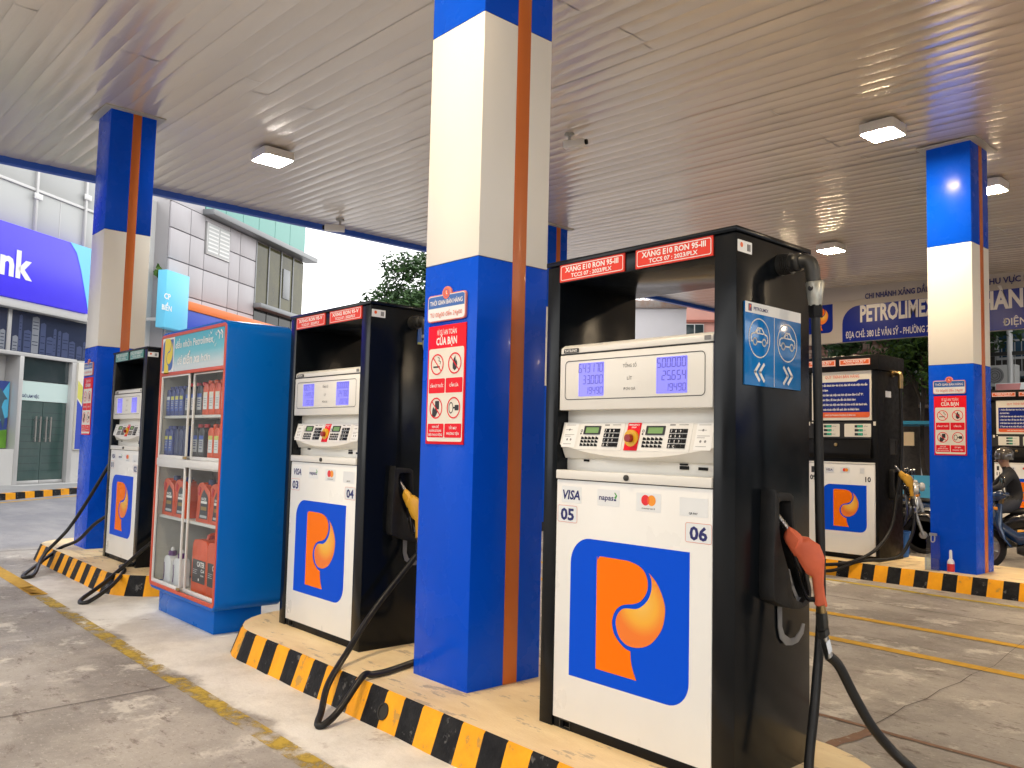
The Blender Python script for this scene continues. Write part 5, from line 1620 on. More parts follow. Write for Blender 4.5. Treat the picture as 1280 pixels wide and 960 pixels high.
def jug(label, lab=True):
    """handled orange jug"""
    t = thing('oil_jug', label, 'oil jug', (0, 0, 0), 0, 'orange oil jugs in the cabinet')
    b = MB()
    out = round_poly([(-0.135, 0.0), (0.125, 0.0), (0.13, 0.02), (0.13, 0.22), (0.115, 0.265), (0.05, 0.295), (0.045, 0.31), (0.0, 0.31), (-0.02, 0.325), (-0.10, 0.31), (-0.135, 0.27), (-0.118, 0.2), (-0.125, 0.12), (-0.14, 0.03)], 3)
    hole = [(-0.085 + 0.018 * math.cos(2 * math.pi * (i + 23) / len(out)), 0.245 + 0.045 * math.sin(2 * math.pi * (i + 23) / len(out))) for i in range(len(out))]
    b.prism(out, 0, 0.12)
    b.build('body', 'bottle_orange', t, 0.016)
    b = MB(); b.prism([(x + 0.01 * 0, z) for x, z in round_poly([(-0.105, 0.225), (-0.075, 0.215), (-0.05, 0.275), (-0.085, 0.29)], 3)], -0.004, 0.0)
    b.build('handle_recess', 'cap_red', t)
    b = MB(); b.lathe([(0.030, 0.30), (0.030, 0.345), (0.024, 0.348)], (0.022, 0.06, 0), 16)
    b.build('cap', 'bottle_darkblue', t, sharp=50)
    b = MB()
    b.flat(round_poly([(-0.07, 0.03), (0.10, 0.03), (0.10, 0.20), (0.05, 0.245), (0.015, 0.27), (-0.02, 0.24), (-0.045, 0.2), (-0.05, 0.12)], 2), -0.002, 0)
    b.flat([(-0.04, 0.155), (0.085, 0.155), (0.085, 0.175), (-0.04, 0.175)], -0.003, 1)
    b.flat([(-0.035, 0.10), (0.08, 0.10), (0.08, 0.13), (-0.035, 0.13)], -0.003, 2)
    b.flat([(-0.05, 0.04), (0.09, 0.04), (0.09, 0.06), (-0.05, 0.06)], -0.003, 3)
    b.text('RACER', 0.02, 0.182, 0.03, -0.003, 1, 0.03, 0.10)
    b.build('label', ['label_dark', 'white_ink', 'label_gold', 'label_grey'], t)
    return t


def canister(label):
    t = thing('oil_canister', label, 'oil canister', (0, 0, 0), 0, 'big orange canisters in the cabinet')
    b = MB()
    b.prism(round_poly([(-0.155, 0.01), (-0.145, 0.0), (0.145, 0.0), (0.155, 0.01), (0.157, 0.16), (0.152, 0.17), (0.157, 0.18), (0.155, 0.38), (0.13, 0.43), (0.09, 0.445), (-0.09, 0.445), (-0.13, 0.43), (-0.155, 0.38), (-0.157, 0.18), (-0.152, 0.17), (-0.157, 0.16)], 2), 0, 0.22)
    b.build('body', 'bottle_orange', t, 0.014)
    b = MB(); b.lathe([(0.034, 0.44), (0.034, 0.475), (0.028, 0.478)], (-0.07, 0.12, 0), 14)
    b.build('cap', 'cap_red', t, sharp=50)
    b = MB(); b.tube(smooth_path([(0.0, 0.06, 0.44), (0.0, 0.08, 0.48), (0.0, 0.14, 0.485), (0, 0.18, 0.44)], 4), 0.014, 8)
    b.build('handle', 'bottle_orange', t)
    b = MB()
    b.flat(rrect(-0.135, 0.13, 0.10, 0.285, 0.006), -0.0015, 0)
    b.text('CATER', 0.035, 0.232, 0.056, -0.0025, 1, 0.035, 0.155)
    b.text('CI-4', 0.075, 0.190, 0.036, -0.0025, 1, 0.03, 0.07)
    b.text('15W/40', 0.07, 0.158, 0.02, -0.0025, 1, 0.02, 0.06)
    b.flat(circ(0.0, 0.128, 0.012, 10), -0.0025, 1)
    b.flat([(-0.12, 0.20), (-0.03, 0.20), (-0.03, 0.205), (-0.12, 0.205)], -0.0025, 2)
    b.flat([(-0.12, 0.185), (-0.05, 0.185), (-0.05, 0.19), (-0.12, 0.19)], -0.0025, 2)
    b.flat([(-0.12, 0.17), (-0.04, 0.17), (-0.04, 0.175), (-0.12, 0.175)], -0.0025, 2)
    b.build('label', ['label_dark', 'white_ink', 'label_grey'], t)
    return t


def detergent(label):
    t = thing('coolant_bottle', label, 'bottle', (0, 0, 0), 0, 'white bottles in the cabinet')
    b = MB()
    b.prism(round_poly([(-0.075, 0.0), (0.075, 0.0), (0.08, 0.02), (0.075, 0.10), (0.078, 0.19), (0.06, 0.225), (0.03, 0.24), (-0.03, 0.24), (-0.06, 0.225), (-0.078, 0.19), (-0.068, 0.10), (-0.08, 0.02)], 3), 0, 0.09)
    b.build('body', 'bottle_white', t, 0.014)
    b = MB(); b.lathe([(0.034, 0.238), (0.036, 0.245), (0.034, 0.28), (0.026, 0.283), (0.026, 0.28)], (0, 0.045, 0), 16)
    b.build('collar', 'cap_purple', t, sharp=50)
    b = MB(); b.lathe([(0.018, 0.283), (0.018, 0.30), (0.010, 0.312)], (0, 0.045, 0), 12)
    b.build('spout', 'bottle_white', t, sharp=50)
    b = MB(); b.flat(round_poly([(-0.079, 0.03), (-0.06, 0.03), (-0.05, 0.10), (-0.06, 0.18), (-0.077, 0.18), (-0.067, 0.1)], 2), -0.001)
    b.build('label', 'cap_purple', t)
    return t


def put(o, x, y, z, label=None):
    if label: o['label'] = label
    o.location = (CX + x, CY + y, z)


LB = ('label_blue', 'label_yellow', 'label_grey')
protoA = bottle_a('', 'bottle_blue', 'bottle_blue', LB)
protoW = bottle_a('', 'bottle_blue', 'bottle_blue', ('label_blue', 'sticker_white', 'label_grey'))
protoD = bottle_a('', 'bottle_darkblue', 'bottle_darkblue', None)
protoK = bottle_a('', 'bottle_black', 'cap_red', ('label_grey', 'label_blue', 'navy_ink'), 0.125, 0.275, 0.09)
protoO = bottle_a('', 'bottle_orange', 'bottle_orange', ('sticker_white', 'sign_cream', 'label_grey'), 0.112, 0.285, 0.085)
protoO2 = bottle_a('', 'bottle_orange', 'bottle_orange', ('sticker_white', 'label_yellow', 'label_grey'), 0.112, 0.275, 0.085)
ZU, ZM, ZL, ZF = 1.730, 1.377, 0.850, 0.260
used = set()


def place(proto, x, y, z, label):
    if id(proto) not in used:
        used.add(id(proto))
        put(proto, x, y, z, label)
        return proto
    o = dup(proto, (CX + x, CY + y, z), label=label)
    return o


place(protoW, 0.10, 0.05, ZU, 'blue oil bottle with a white-topped label, far left of the top shelf')
for i, w_ in enumerate(('beside the white-topped one', 'third in the row', 'next to the black bottles')):
    place(protoA, 0.205 + 0.103 * i, 0.05, ZU, 'blue oil bottle with yellow-topped label, top shelf, ' + w_)
place(protoK, 0.545, 0.055, ZU, 'black oil bottle with grey label, behind the left door edge, top shelf')
place(protoK, 0.675, 0.055, ZU, 'black oil bottle hidden by the overlapping doors, top shelf')
place(protoK, 0.805, 0.055, ZU, 'black oil bottle with blue-topped label, left of the orange ones, top shelf')
for i, w_ in enumerate(('next to the black bottle', 'second of the row', 'third of the row', 'against the right frame')):
    place(protoO, 0.945 + 0.123 * i, 0.05, ZU, 'orange oil bottle with a white label, top shelf, ' + w_)
for i, w_ in enumerate(('far left', 'second from left')):
    place(protoA, 0.10 + 0.103 * i, 0.05, ZM, 'blue oil bottle with yellow-topped label, second shelf, ' + w_)
for i, w_ in enumerate(('beside the yellow labels', 'in the middle', 'behind the door frame')):
    place(protoD, 0.31 + 0.104 * i, 0.06, ZM, 'plain dark blue oil bottle without label, second shelf, ' + w_)
for i, w_ in enumerate(('right behind the door frame', 'next to the dark gap')):
    place(protoK, 0.755 + 0.132 * i, 0.055, ZM, 'black oil bottle with red cap and blue-topped label, second shelf, ' + w_)
for i, w_ in enumerate(('left of the three', 'in the middle', 'against the right frame')):
    place(protoO2, 1.09 + 0.121 * i, 0.05, ZM, 'orange oil bottle with yellow-topped label, second shelf, ' + w_)
protoJ = jug('')
for x, w_ in ((0.20, 'far left of the third shelf'), (0.475, 'third shelf, left of the door frame'), (0.98, 'third shelf, just right of the doors'), (1.25, 'third shelf, against the right frame')):
    place(protoJ, x, 0.06, ZL, 'orange handled oil jug with dark label, ' + w_)
protoC = canister('')
place(protoC, 0.965, 0.06, ZF, 'big orange canister marked CATER, left one on the cabinet floor')
place(protoC, 1.275, 0.06, ZF, 'big orange canister marked CATER, by the right frame on the floor')
protoT = detergent('')
place(protoT, 0.25, 0.06, ZF, 'white bottle with purple collar on the cabinet floor, left one')
place(protoT, 0.47, 0.06, ZF, 'white bottle with purple collar, partly behind the door frame')


# ------------------------------------------------------------------ small things on the far island
def small_bottle():
    t = thing('additive_bottle', 'small white bottle with dark red label standing by the far column', 'bottle', (-3.93, 10.44, Z0))
    b = MB(); b.lathe([(0.036, 0.0), (0.039, 0.006), (0.039, 0.125), (0.034, 0.145), (0.016, 0.17), (0.014, 0.18)], (0, 0, 0), 18)
    b.build('body', 'bottle_white', t, sharp=50)
    b = MB(); b.lathe([(0.017, 0.178), (0.016, 0.25), (0.011, 0.268)], (0, 0, 0), 14)
    b.build('cap', 'bottle_white', t, sharp=50)
    b = MB(); b.lathe([(0.0398, 0.02), (0.0398, 0.11)], (0, 0, 0), 18)
    b.build('label', 'cap_red', t)


small_bottle()


def holder():
    t = thing('leaflet_holder', 'clear acrylic leaflet holder leaning on the foot of the far column', 'leaflet holder', (-4.18, 10.50, Z0))
    b = MB(); b.box(-0.05, 0.11, 0.0, 0.004, 0, 0.42); b.box(-0.05, 0.11, -0.05, -0.046, 0, 0.15); b.box(-0.05, -0.046, -0.046, 0.0, 0, 0.15); b.box(0.106, 0.11, -0.046, 0, 0, 0.15)
    b.build('holder_sheet', 'clear_plastic', t)
    b = MB(); b.tube(smooth_path([(0.01, -0.004, 0.42), (0.012, -0.012, 0.35), (0.03, -0.016, 0.335), (0.05, -0.012, 0.35), (0.052, -0.004, 0.42)], 5), 0.006, 8)
    b.box(-0.01, 0.075, -0.01, 0.012, 0.41, 0.44)
    b.build('clip', 'steel', t)


holder()


def bucket():
    t = thing('plastic_pail', 'blue plastic pail behind the hoses at the foot of pump 10', 'pail', (-4.93, 11.45, 0.17))
    t.scale = (0.55, 0.55, 0.80)
    b = MB(); b.lathe([(0.13, 0), (0.16, 0.02), (0.20, 0.40), (0.215, 0.41), (0.215, 0.43), (0.19, 0.43), (0.15, 0.03)], (0, 0, 0), 22)
    b.build('body', 'bucket_blue', t, sharp=50)
    b = MB(); b.tube(smooth_path([(-0.20, 0, 0.40), (-0.16, -0.05, 0.25), (0, -0.20, 0.16), (0.16, -0.05, 0.25), (0.20, 0, 0.40)], 5), 0.006, 6)
    b.build('handle', 'steel', t)


bucket()


def stool():
    t = thing('plastic_stool', 'red plastic stool on the ground behind the far column', 'stool', (-4.42, 12.1, 0))
    b = MB(); b.prism(rrect(-0.17, 0.17, -0.17, 0.17, 0.04), 0.0, 0.03); me = b
    b2 = MB(Matrix.Translation((0, 0, 0.45)) @ Matrix.Rotation(R(90), 4, 'X')); b2.prism(rrect(-0.16, 0.16, -0.16, 0.16, 0.04), 0, 0.03)
    b2.build('seat', 'stool_red', t, 0.006)
    for sx in (-1, 1):
        for sy in (-1, 1):
            b = MB(); b.tube([(0.14 * sx, 0.14 * sy, 0.425), (0.18 * sx, 0.18 * sy, 0.0)], [0.028, 0.022], 6)
            b.build('leg', 'stool_red', t)
    b = MB(); b.box(-0.16, 0.16, -0.155, -0.145, 0.25, 0.42); b.box(-0.16, 0.16, 0.145, 0.155, 0.25, 0.42); b.box(-0.155, -0.145, -0.145, 0.145, 0.25, 0.42); b.box(0.145, 0.155, -0.145, 0.145, 0.25, 0.42)
    b.build('apron', 'stool_red', t)


stool()


# ------------------------------------------------------------------ motorbikes and the rider
def motorbike(label, x, y, rz, paint, seatm='seat_black', key='m'):
    t = thing('motorbike', label, 'motorbike', (x, y, 0), rz, 'motorbikes waiting behind the far island')
    for nm, wx in (('front_wheel', 0.63), ('rear_wheel', -0.62)):
        w = part(('mb', nm, 'ty'), nm, 'tyre', t, lambda b: b.lathe([(0.215, -0.038), (0.265, -0.040), (0.292, -0.018), (0.296, 0), (0.292, 0.018), (0.265, 0.040), (0.215, 0.038), (0.215, -0.038)], (wx, 0, 0.296), 28, 0, 'y'), sharp=60)
        part(('mb', nm, 'ri'), 'rim', 'moto_silver', w, lambda b: (b.lathe([(0.218, -0.03), (0.218, 0.03), (0.20, 0.02), (0.20, -0.02), (0.218, -0.03)], (wx, 0, 0.296), 28, 0, 'y'), b.lathe([(0.06, -0.05), (0.06, 0.05)], (wx, 0, 0.296), 14, 0, 'y'),
                                                                  [b.tube([(wx + 0.05 * math.cos(a), 0.01, 0.296 + 0.05 * math.sin(a)), (wx + 0.205 * math.cos(a + 0.25), 0, 0.296 + 0.205 * math.sin(a + 0.25))], 0.012, 6) for a in [k * math.pi / 5 for k in range(10)]]), sharp=60)
    part('mb_fork', 'fork', 'moto_silver', t, lambda b: [b.tube([(0.63, s * 0.075, 0.296), (0.47, s * 0.075, 0.80)], [0.022, 0.026], 8) for s in (-1, 1)])

    def fender(b):
        vs = []
        for i in range(13):
            a = R(20 + 130 * i / 12)
            for s, dr in ((-0.06, -0.02), (-0.05, 0.01), (0, 0.022), (0.05, 0.01), (0.06, -0.02)):
                vs.append((0.63 + (0.325 + dr) * math.cos(a), s, 0.296 + (0.325 + dr) * math.sin(a)))
        b.add(vs, [(i * 5 + k, i * 5 + k + 1, (i + 1) * 5 + k + 1, (i + 1) * 5 + k) for i in range(12) for k in range(4)])
    part(('mb_fend', paint), 'front_fender', paint, t, fender, sharp=60)

    def loft(b, S, n=12):
        vs = []
        for (cx, cz, nx, nz_, hw, hh) in S:
            for k in range(n):
                a = 2 * math.pi * k / n
                u = math.copysign(abs(math.cos(a)) ** 0.7, math.cos(a)); v = math.copysign(abs(math.sin(a)) ** 0.7, math.sin(a))
                vs.append((cx + nx * hh * v, hw * u, cz + nz_ * hh * v))
        m = len(S)
        b.add(vs, [(i * n + k, i * n + (k + 1) % n, (i + 1) * n + (k + 1) % n, (i + 1) * n + k) for i in range(m - 1) for k in range(n)] + [tuple(range(n)), tuple(range((m - 1) * n, m * n))])
    part(('mb_body', paint), 'rear_body', paint, t, lambda b: loft(b, [(0.05, 0.50, 0.3, 0.95, 0.09, 0.10), (-0.10, 0.58, 0.2, 0.98, 0.13, 0.13), (-0.35, 0.63, 0.1, 1, 0.15, 0.13), (-0.62, 0.70, 0.1, 1, 0.13, 0.10), (-0.82, 0.76, 0.2, 0.98, 0.07, 0.05), (-0.90, 0.78, 0.2, 0.98, 0.03, 0.03)]), sharp=60)
    part(('mb_shield', paint), 'leg_shield', paint, t, lambda b: loft(b, [(0.30, 0.34, 1, 0.2, 0.17, 0.03), (0.38, 0.45, 1, 0.3, 0.22, 0.04), (0.44, 0.62, 1, 0.3, 0.23, 0.06), (0.44, 0.80, 1, 0.2, 0.17, 0.06), (0.42, 0.90, 1, 0, 0.10, 0.05)]), sharp=60)
    part(('mb_tunnel', paint), 'centre_cover', paint, t, lambda b: loft(b, [(0.40, 0.58, 0.4, 0.9, 0.08, 0.14), (0.20, 0.44, 0.1, 1, 0.08, 0.09), (0.0, 0.47, -0.2, 1, 0.10, 0.10)]), sharp=60)
    part('mb_engine', 'engine', 'dark_steel', t, lambda b: (loft(b, [(0.22, 0.30, 0, 1, 0.09, 0.06), (0.05, 0.30, 0, 1, 0.12, 0.10), (-0.15, 0.30, 0, 1, 0.12, 0.09), (-0.62, 0.296, 0, 1, 0.06, 0.05)]), b.tube([(0.1, -0.2, 0.24), (0.1, 0.2, 0.24)], 0.015, 8)), sharp=60)
    part('mb_exh', 'exhaust', 'moto_silver', t, lambda b: b.tube(smooth_path([(0.2, -0.08, 0.25), (0.0, -0.13, 0.18), (-0.3, -0.16, 0.25), (-0.5, -0.17, 0.31), (-0.85, -0.18, 0.40)], 4), [0.018] * 8 + [0.03] * 2 + [0.045] * 7, 10), sharp=60)
    part(('mb_seat', seatm), 'seat', seatm, t, lambda b: loft(b, [(0.08, 0.715, 0, 1, 0.06, 0.02), (-0.05, 0.735, 0, 1, 0.10, 0.04), (-0.25, 0.74, 0, 1, 0.125, 0.045), (-0.45, 0.775, 0, 1, 0.125, 0.05), (-0.68, 0.815, 0, 1, 0.10, 0.04), (-0.76, 0.82, 0, 1, 0.05, 0.02)]), sharp=60)
    part(('mb_bar', paint), 'handlebar_cover', paint, t, lambda b: loft(b, [(0.50, 0.98, 0.3, 1, 0.08, 0.06), (0.44, 1.0, 0.1, 1, 0.15, 0.07), (0.36, 1.02, 0, 1, 0.13, 0.045), (0.30, 1.03, 0, 1, 0.06, 0.02)]), sharp=60)
    part('mb_stem', 'steering_stem', 'moto_black', t, lambda b: b.tube([(0.44, 0, 0.85), (0.41, 0, 1.0)], 0.06, 8))
    part('mb_grip', 'handlebar', 'moto_black', t, lambda b: b.tube(smooth_path([(0.30, -0.36, 1.02), (0.36, -0.2, 1.03), (0.38, 0, 1.02), (0.36, 0.2, 1.03), (0.30, 0.36, 1.02)], 4), 0.017, 8))
    part('mb_head', 'headlight', 'head_glass', t, lambda b: b.lathe([(0.075, -0.03), (0.075, 0.01), (0.055, 0.035), (0.02, 0.045)], (0.535, 0, 0.985), 16, 0, 'x'), sharp=60)
    part('mb_tail', 'tail_light', 'tail_red', t, lambda b: b.box(-0.91, -0.86, -0.06, 0.06, 0.74, 0.79), 0.01)
    for s in (-1, 1):
        mi = part(('mb_mir', s), 'mirror', 'moto_black', t, lambda b: (b.tube(smooth_path([(0.36, s * 0.2, 1.03), (0.38, s * 0.24, 1.12), (0.36, s * 0.30, 1.20)], 4), 0.007, 6), b.lathe([(0.02, 0.0), (0.055, 0.012), (0.058, 0.03)], (0.365, s * 0.31, 1.235), 14, 0, 'x', 1.0)), sharp=60)
        part(('mb_mirg', s), 'mirror_glass', 'chrome', mi, lambda b: b.lathe([(0.053, 0), (0.053, 0.002)], (0.364 - 0.004, s * 0.31, 1.235), 14, 0, 'x'))
        part(('mb_ind', s), 'indicator', 'mc_orange', t, lambda b: b.box(0.44, 0.49, s * 0.14 - 0.02, s * 0.14 + 0.02, 0.82, 0.86), 0.01)
    part('mb_mud', 'rear_mudguard', 'moto_black', t, lambda b: b.box(-0.95, -0.91, -0.08, 0.08, 0.40, 0.72), 0.005)
    return t


motorbike('dark blue scooter at the right edge, in front of the rider', -3.72, 12.75, R(200), 'moto_blue')
motorbike('black motorbike with brown seat between pump 10 and the far column', -6.10, 13.35, R(22), 'moto_black', 'seat_brown')
motorbike('silver motorbike behind the black one, left of the far column', -6.55, 14.7, R(18), 'moto_silver')
motorbike('dark motorbike nearest pump 10, its front end hidden by the pump', -6.35, 12.45, R(15), 'moto_black')
motorbike('red motorbike at the back of the row left of the far column', -7.2, 16.0, R(20), 'moto_red')
motorbike('black motorbike squeezed in right behind the one with the brown seat', -5.85, 13.95, R(24), 'moto_black')
motorbike('dark blue motorbike in the second row left of the far column', -6.0, 15.3, R(16), 'moto_blue')
motorbike('black motorbike carrying the rider in the dark helmet', -4.46, 13.95, R(205), 'moto_black')


def rider(x, y, rz):
    t = thing('person', 'person in dark jacket and glossy helmet seated on a motorbike', 'person', (x, y, 0), rz)
    J = {'hip': (0.0, 0, 0.84, .135), 'waist': (0.03, 0, 0.98, .13), 'chest': (0.09, 0, 1.17, .155), 'neck0': (0.13, 0, 1.33, .085), 'neck': (0.155, 0, 1.39, .055), 'head0': (0.18, 0, 1.46, .08), 'head': (0.185, 0, 1.54, .095), 'top': (0.175, 0, 1.60, .07),
         'shl': (0.11, .17, 1.28, .075), 'ell': (0.27, .29, 1.08, .052), 'wrl': (0.48, .29, 1.03, .034), 'hal': (0.56, .28, 1.035, .030),
         'shr': (0.11, -.17, 1.28, .075), 'elr': (0.27, -.29, 1.08, .052), 'wrr': (0.48, -.29, 1.03, .034), 'har': (0.56, -.28, 1.035, .030),
         'hpl': (0.06, .11, .83, .10), 'knl': (0.42, .20, .70, .068), 'anl': (0.28, .22, .28, .045), 'tol': (0.44, .23, .23, .035),
         'hpr': (0.06, -.11, .83, .10), 'knr': (0.42, -.20, .70, .068), 'anr': (0.28, -.22, .28, .045), 'tor': (0.44, -.23, .23, .035)}
    E_ = [('hip', 'waist'), ('waist', 'chest'), ('chest', 'neck0'), ('neck0', 'neck'), ('neck', 'head0'), ('head0', 'head'), ('head', 'top'), ('chest', 'shl'), ('shl', 'ell'), ('ell', 'wrl'), ('wrl', 'hal'), ('chest', 'shr'), ('shr', 'elr'), ('elr', 'wrr'), ('wrr', 'har'),
          ('hip', 'hpl'), ('hpl', 'knl'), ('knl', 'anl'), ('anl', 'tol'), ('hip', 'hpr'), ('hpr', 'knr'), ('knr', 'anr'), ('anr', 'tor')]
    # five fingers closed on each grip
    for s, h in ((1, 'hal'), (-1, 'har')):
        bx, by, bz, _ = J[h]
        for f in range(4):
            n0, n1, n2 = f'f{h}{f}a', f'f{h}{f}b', f'f{h}{f}c'
            yy = by + (f - 1.5) * 0.019
            ln = (0.9, 1.05, 1.0, 0.8)[f]
            J[n0] = (bx + 0.035, yy, bz + 0.008, .0095); J[n1] = (bx + 0.035 + 0.028 * ln, yy, bz - 0.014, .009); J[n2] = (bx + 0.03 + 0.012 * ln, yy, bz - 0.036, .0085)
            E_.extend([(h, n0), (n0, n1), (n1, n2)])
        J[f't{h}'] = (bx + 0.0, by - s * 0.042, bz - 0.012, .011); J[f'u{h}'] = (bx + 0.03, by - s * 0.046, bz - 0.032, .0095)
        E_.extend([(h, f't{h}'), (f't{h}', f'u{h}')])
    names = list(J)
    me = bpy.data.meshes.new('body')
    me.from_pydata([J[n][:3] for n in names], [(names.index(a), names.index(c)) for a, c in E_], [])
    for m in ('jacket', 'trousers', 'skin'):
        me.materials.append(MATS[m])
    o = link('body', me, t)
    sk = o.modifiers.new('skin', 'SKIN')
    for i, n in enumerate(names):
        r = J[n][3]
        me.skin_vertices[0].data[i].radius = (r, r)
    me.skin_vertices[0].data[names.index('hip')].use_root = True
    su = o.modifiers.new('sub', 'SUBSURF'); su.levels = 2; su.render_levels = 2
    dg = bpy.context.evaluated_depsgraph_get()
    m2 = bpy.data.meshes.new_from_object(o.evaluated_get(dg))
    m2.name = 'body'
    o.modifiers.clear()
    o.data = m2
    m2.materials.clear()
    for m in ('jacket', 'trousers', 'skin'):
        m2.materials.append(MATS[m])
    for p in m2.polygons:
        c = p.center
        p.use_smooth = True
        p.material_index = 2 if (c.z > 1.385 or (c.x > 0.50 and c.z > 0.95)) else (1 if c.z < 0.90 and abs(c.x) + abs(c.y) > 0.05 else 0)
    b = MB()
    b.lathe([(0.001, 1.685), (0.05, 1.678), (0.09, 1.655), (0.117, 1.62), (0.130, 1.575), (0.131, 1.53), (0.126, 1.49), (0.116, 1.49), (0.115, 1.55)], (0.165, 0, 0), 22)
    b.build('helmet', 'helmet', t, sharp=70)
    b = MB(); b.add([(0.28, -0.09, 1.545), (0.345, -0.05, 1.53), (0.355, 0, 1.528), (0.345, 0.05, 1.53), (0.28, 0.09, 1.545), (0.28, 0.09, 1.555), (0.345, 0.05, 1.54), (0.355, 0, 1.538), (0.345, -0.05, 1.54), (0.28, -0.09, 1.555)],
                    [(0, 1, 2, 3, 4), (5, 6, 7, 8, 9), (0, 9, 8, 1), (1, 8, 7, 2), (2, 7, 6, 3), (3, 6, 5, 4)])
    b.build('helmet_peak', 'helmet', t)
    b = MB()
    b.tube([(0.262, 0, 1.505), (0.290, 0, 1.468), (0.268, 0, 1.462)], [0.008, 0.014, 0.008], 6)
    b.build('nose', 'skin', t)
    b = MB()
    for s in (-1, 1):
        b.lathe([(0.010, 0), (0.012, 0.004)], (0.262, s * 0.032, 1.50), 10, 0, 'x')
    b.build('eyes', 'black_ink', t)
    b = MB(); b.box(0.258, 0.266, -0.022, 0.022, 1.428, 1.436); b.build('mouth', 'cap_red', t)
    for s in (-1, 1):
        b = MB(); b.lathe([(0.018, 0), (0.024, 0.006), (0.015, 0.012)], (0.17, s * 0.092, 1.485), 10, 0, 'y'); b.build('ear', 'skin', t)
    return t


rider(-4.33, 14.05, R(205))


# ------------------------------------------------------------------ trees: limbs and leaf-sized faces
def tree(label, x, y, h, cr, cz, leaf, n, seed, trunk_r=0.22, size=0.16, flat=0.75, droop=0.0, name='tree', group=None, base_r=None):
    rnd = random.Random(seed)
    t = thing(name, label, 'tree', (x, y, 0), 0, group)
    b = MB()
    b.tube(smooth_path([(0, 0, 0), (0.05, 0.03, h * 0.2), (-0.08, 0.06, h * 0.4), (0.05, -0.05, cz)], 4), [trunk_r * (1.25 if i == 0 else 1 - 0.045 * i) for i in range(13)], 10)
    tips = []
    for i in range(11):
        a = rnd.uniform(0, 2 * math.pi); q = rnd.uniform(0.45, 0.95)
        z0 = cz * rnd.uniform(0.62, 0.95)
        p1 = Vector((math.cos(a) * cr * q * 0.5, math.sin(a) * cr * q * 0.5, z0 + (cz - z0) * 0.6 + rnd.uniform(0, 0.5)))
        p2 = Vector((math.cos(a + 0.3) * cr * q, math.sin(a + 0.3) * cr * q, cz + rnd.uniform(-0.35, 0.75) * cr * flat))
        b.tube(smooth_path([(0, 0, z0), p1, p2], 4), [trunk_r * 0.38 * (1 - 0.09 * k) for k in range(9)], 6)
        tips.append(p2)
    b.build('trunk', 'bark', t, sharp=60)
    # clumps round the limb ends, leaves inside each clump
    clumps = [(p, rnd.uniform(0.22, 0.42) * cr) for p in tips]
    for i in range(34):
        a = rnd.uniform(0, 2 * math.pi); u = rnd.uniform(-0.8, 1); q = math.sqrt(max(0, 1 - u * u)) * rnd.uniform(0.55, 1.02)
        clumps.append((Vector((math.cos(a) * cr * q, math.sin(a) * cr * q, cz + u * cr * flat)), rnd.uniform(0.13, 0.32) * cr))
    b = MB()
    for i in range(n):
        c, r = rnd.choice(clumps)
        d = Vector((rnd.gauss(0, 1), rnd.gauss(0, 1), rnd.gauss(0, 0.75)))
        p = c + d.normalized() * r * rnd.random() ** 0.45
        p.z -= droop * rnd.random() * (p - Vector((0, 0, cz))).length
        s = size * rnd.uniform(0.6, 1.35)
        u = Vector((rnd.gauss(0, 1), rnd.gauss(0, 1), rnd.gauss(0, 0.6) - droop)).normalized()
        w = u.cross(Vector((rnd.gauss(0, 1), rnd.gauss(0, 1), rnd.gauss(0, 1)))).normalized()
        b.add([p - u * s, p + w * s * 0.32, p + u * s, p - w * s * 0.32], [(0, 1, 2, 3)], 0 if rnd.random() < 0.7 else 1)
    me = bpy.data.meshes.new('crown')
    me.from_pydata([tuple(v) for v in b.v], [], b.f)
    me.materials.append(MATS[leaf]); me.materials.append(MATS['leaf_mid' if leaf == 'leaf_dark' else 'leaf_dark'])
    me.polygons.foreach_set('material_index', b.mi)
    link('crown', me, t)
    return t


def polar(az, d):
    return d * math.cos(R(az)), d * math.sin(R(az))


tx, ty = polar(144.0, 31)
tree('feathery dark green tree against the sky behind pump 03', tx, ty, 5.0, 2.7, 5.75, 'leaf_dark', 17000, 11, 0.2, 0.12, 0.9)
tx, ty = polar(147.6, 36)
tree('lower rounded dark tree beside the feathery one, behind pump 03', tx, ty, 4, 1.9, 5.6, 'leaf_dark', 7000, 12, 0.16, 0.11, 0.8)
tree('big dark street tree with thick trunk behind pump 09', -10.55, 25.2, 5.5, 3.6, 6.3, 'leaf_dark', 11000, 13, 0.42, 0.16, 0.5, 0.10)
tree('bright green tree with drooping fronds left of the far column', -9.25, 22.9, 4.0, 1.25, 4.15, 'leaf_bright', 4200, 14, 0.09, 0.11, 0.6, 0.55)
tree('thin leafy tree behind the right side of the far column', -9.0, 24.2, 3.4, 0.75, 3.7, 'leaf_bright', 1800, 15, 0.06, 0.10, 1.2, 0.3)

tree('broad tree added to shade the street, behind the station sign on the left', -14.6, 24.6, 6.0, 4.0, 8.2, 'leaf_dark', 9000, 17, 0.3, 0.22, 0.4)  # two trees with hidden crowns, added to keep sky light off the street
tree('broad tree added to shade the street, behind the station sign on the right', -5.2, 25.0, 6.0, 4.2, 8.4, 'leaf_dark', 9000, 18, 0.3, 0.22, 0.4)

# ------------------------------------------------------------------ bank building, frame: s along the facade, y away from the viewer, z up
BD = Vector((-0.5727, 0.8198, 0))
BANG = math.atan2(BD.y, BD.x)
BP = (-25.56, 5.2, 0)


def bx_(b, s0, s1, y0, y1, z0, z1, mi=0):
    """facade box; y is depth behind the facade plane (negative = towards the street)"""
    b.box(s0, s1, -y1, -y0, z0, z1, mi)


MFAC = Matrix.Scale(-1, 4, (0, 1, 0))


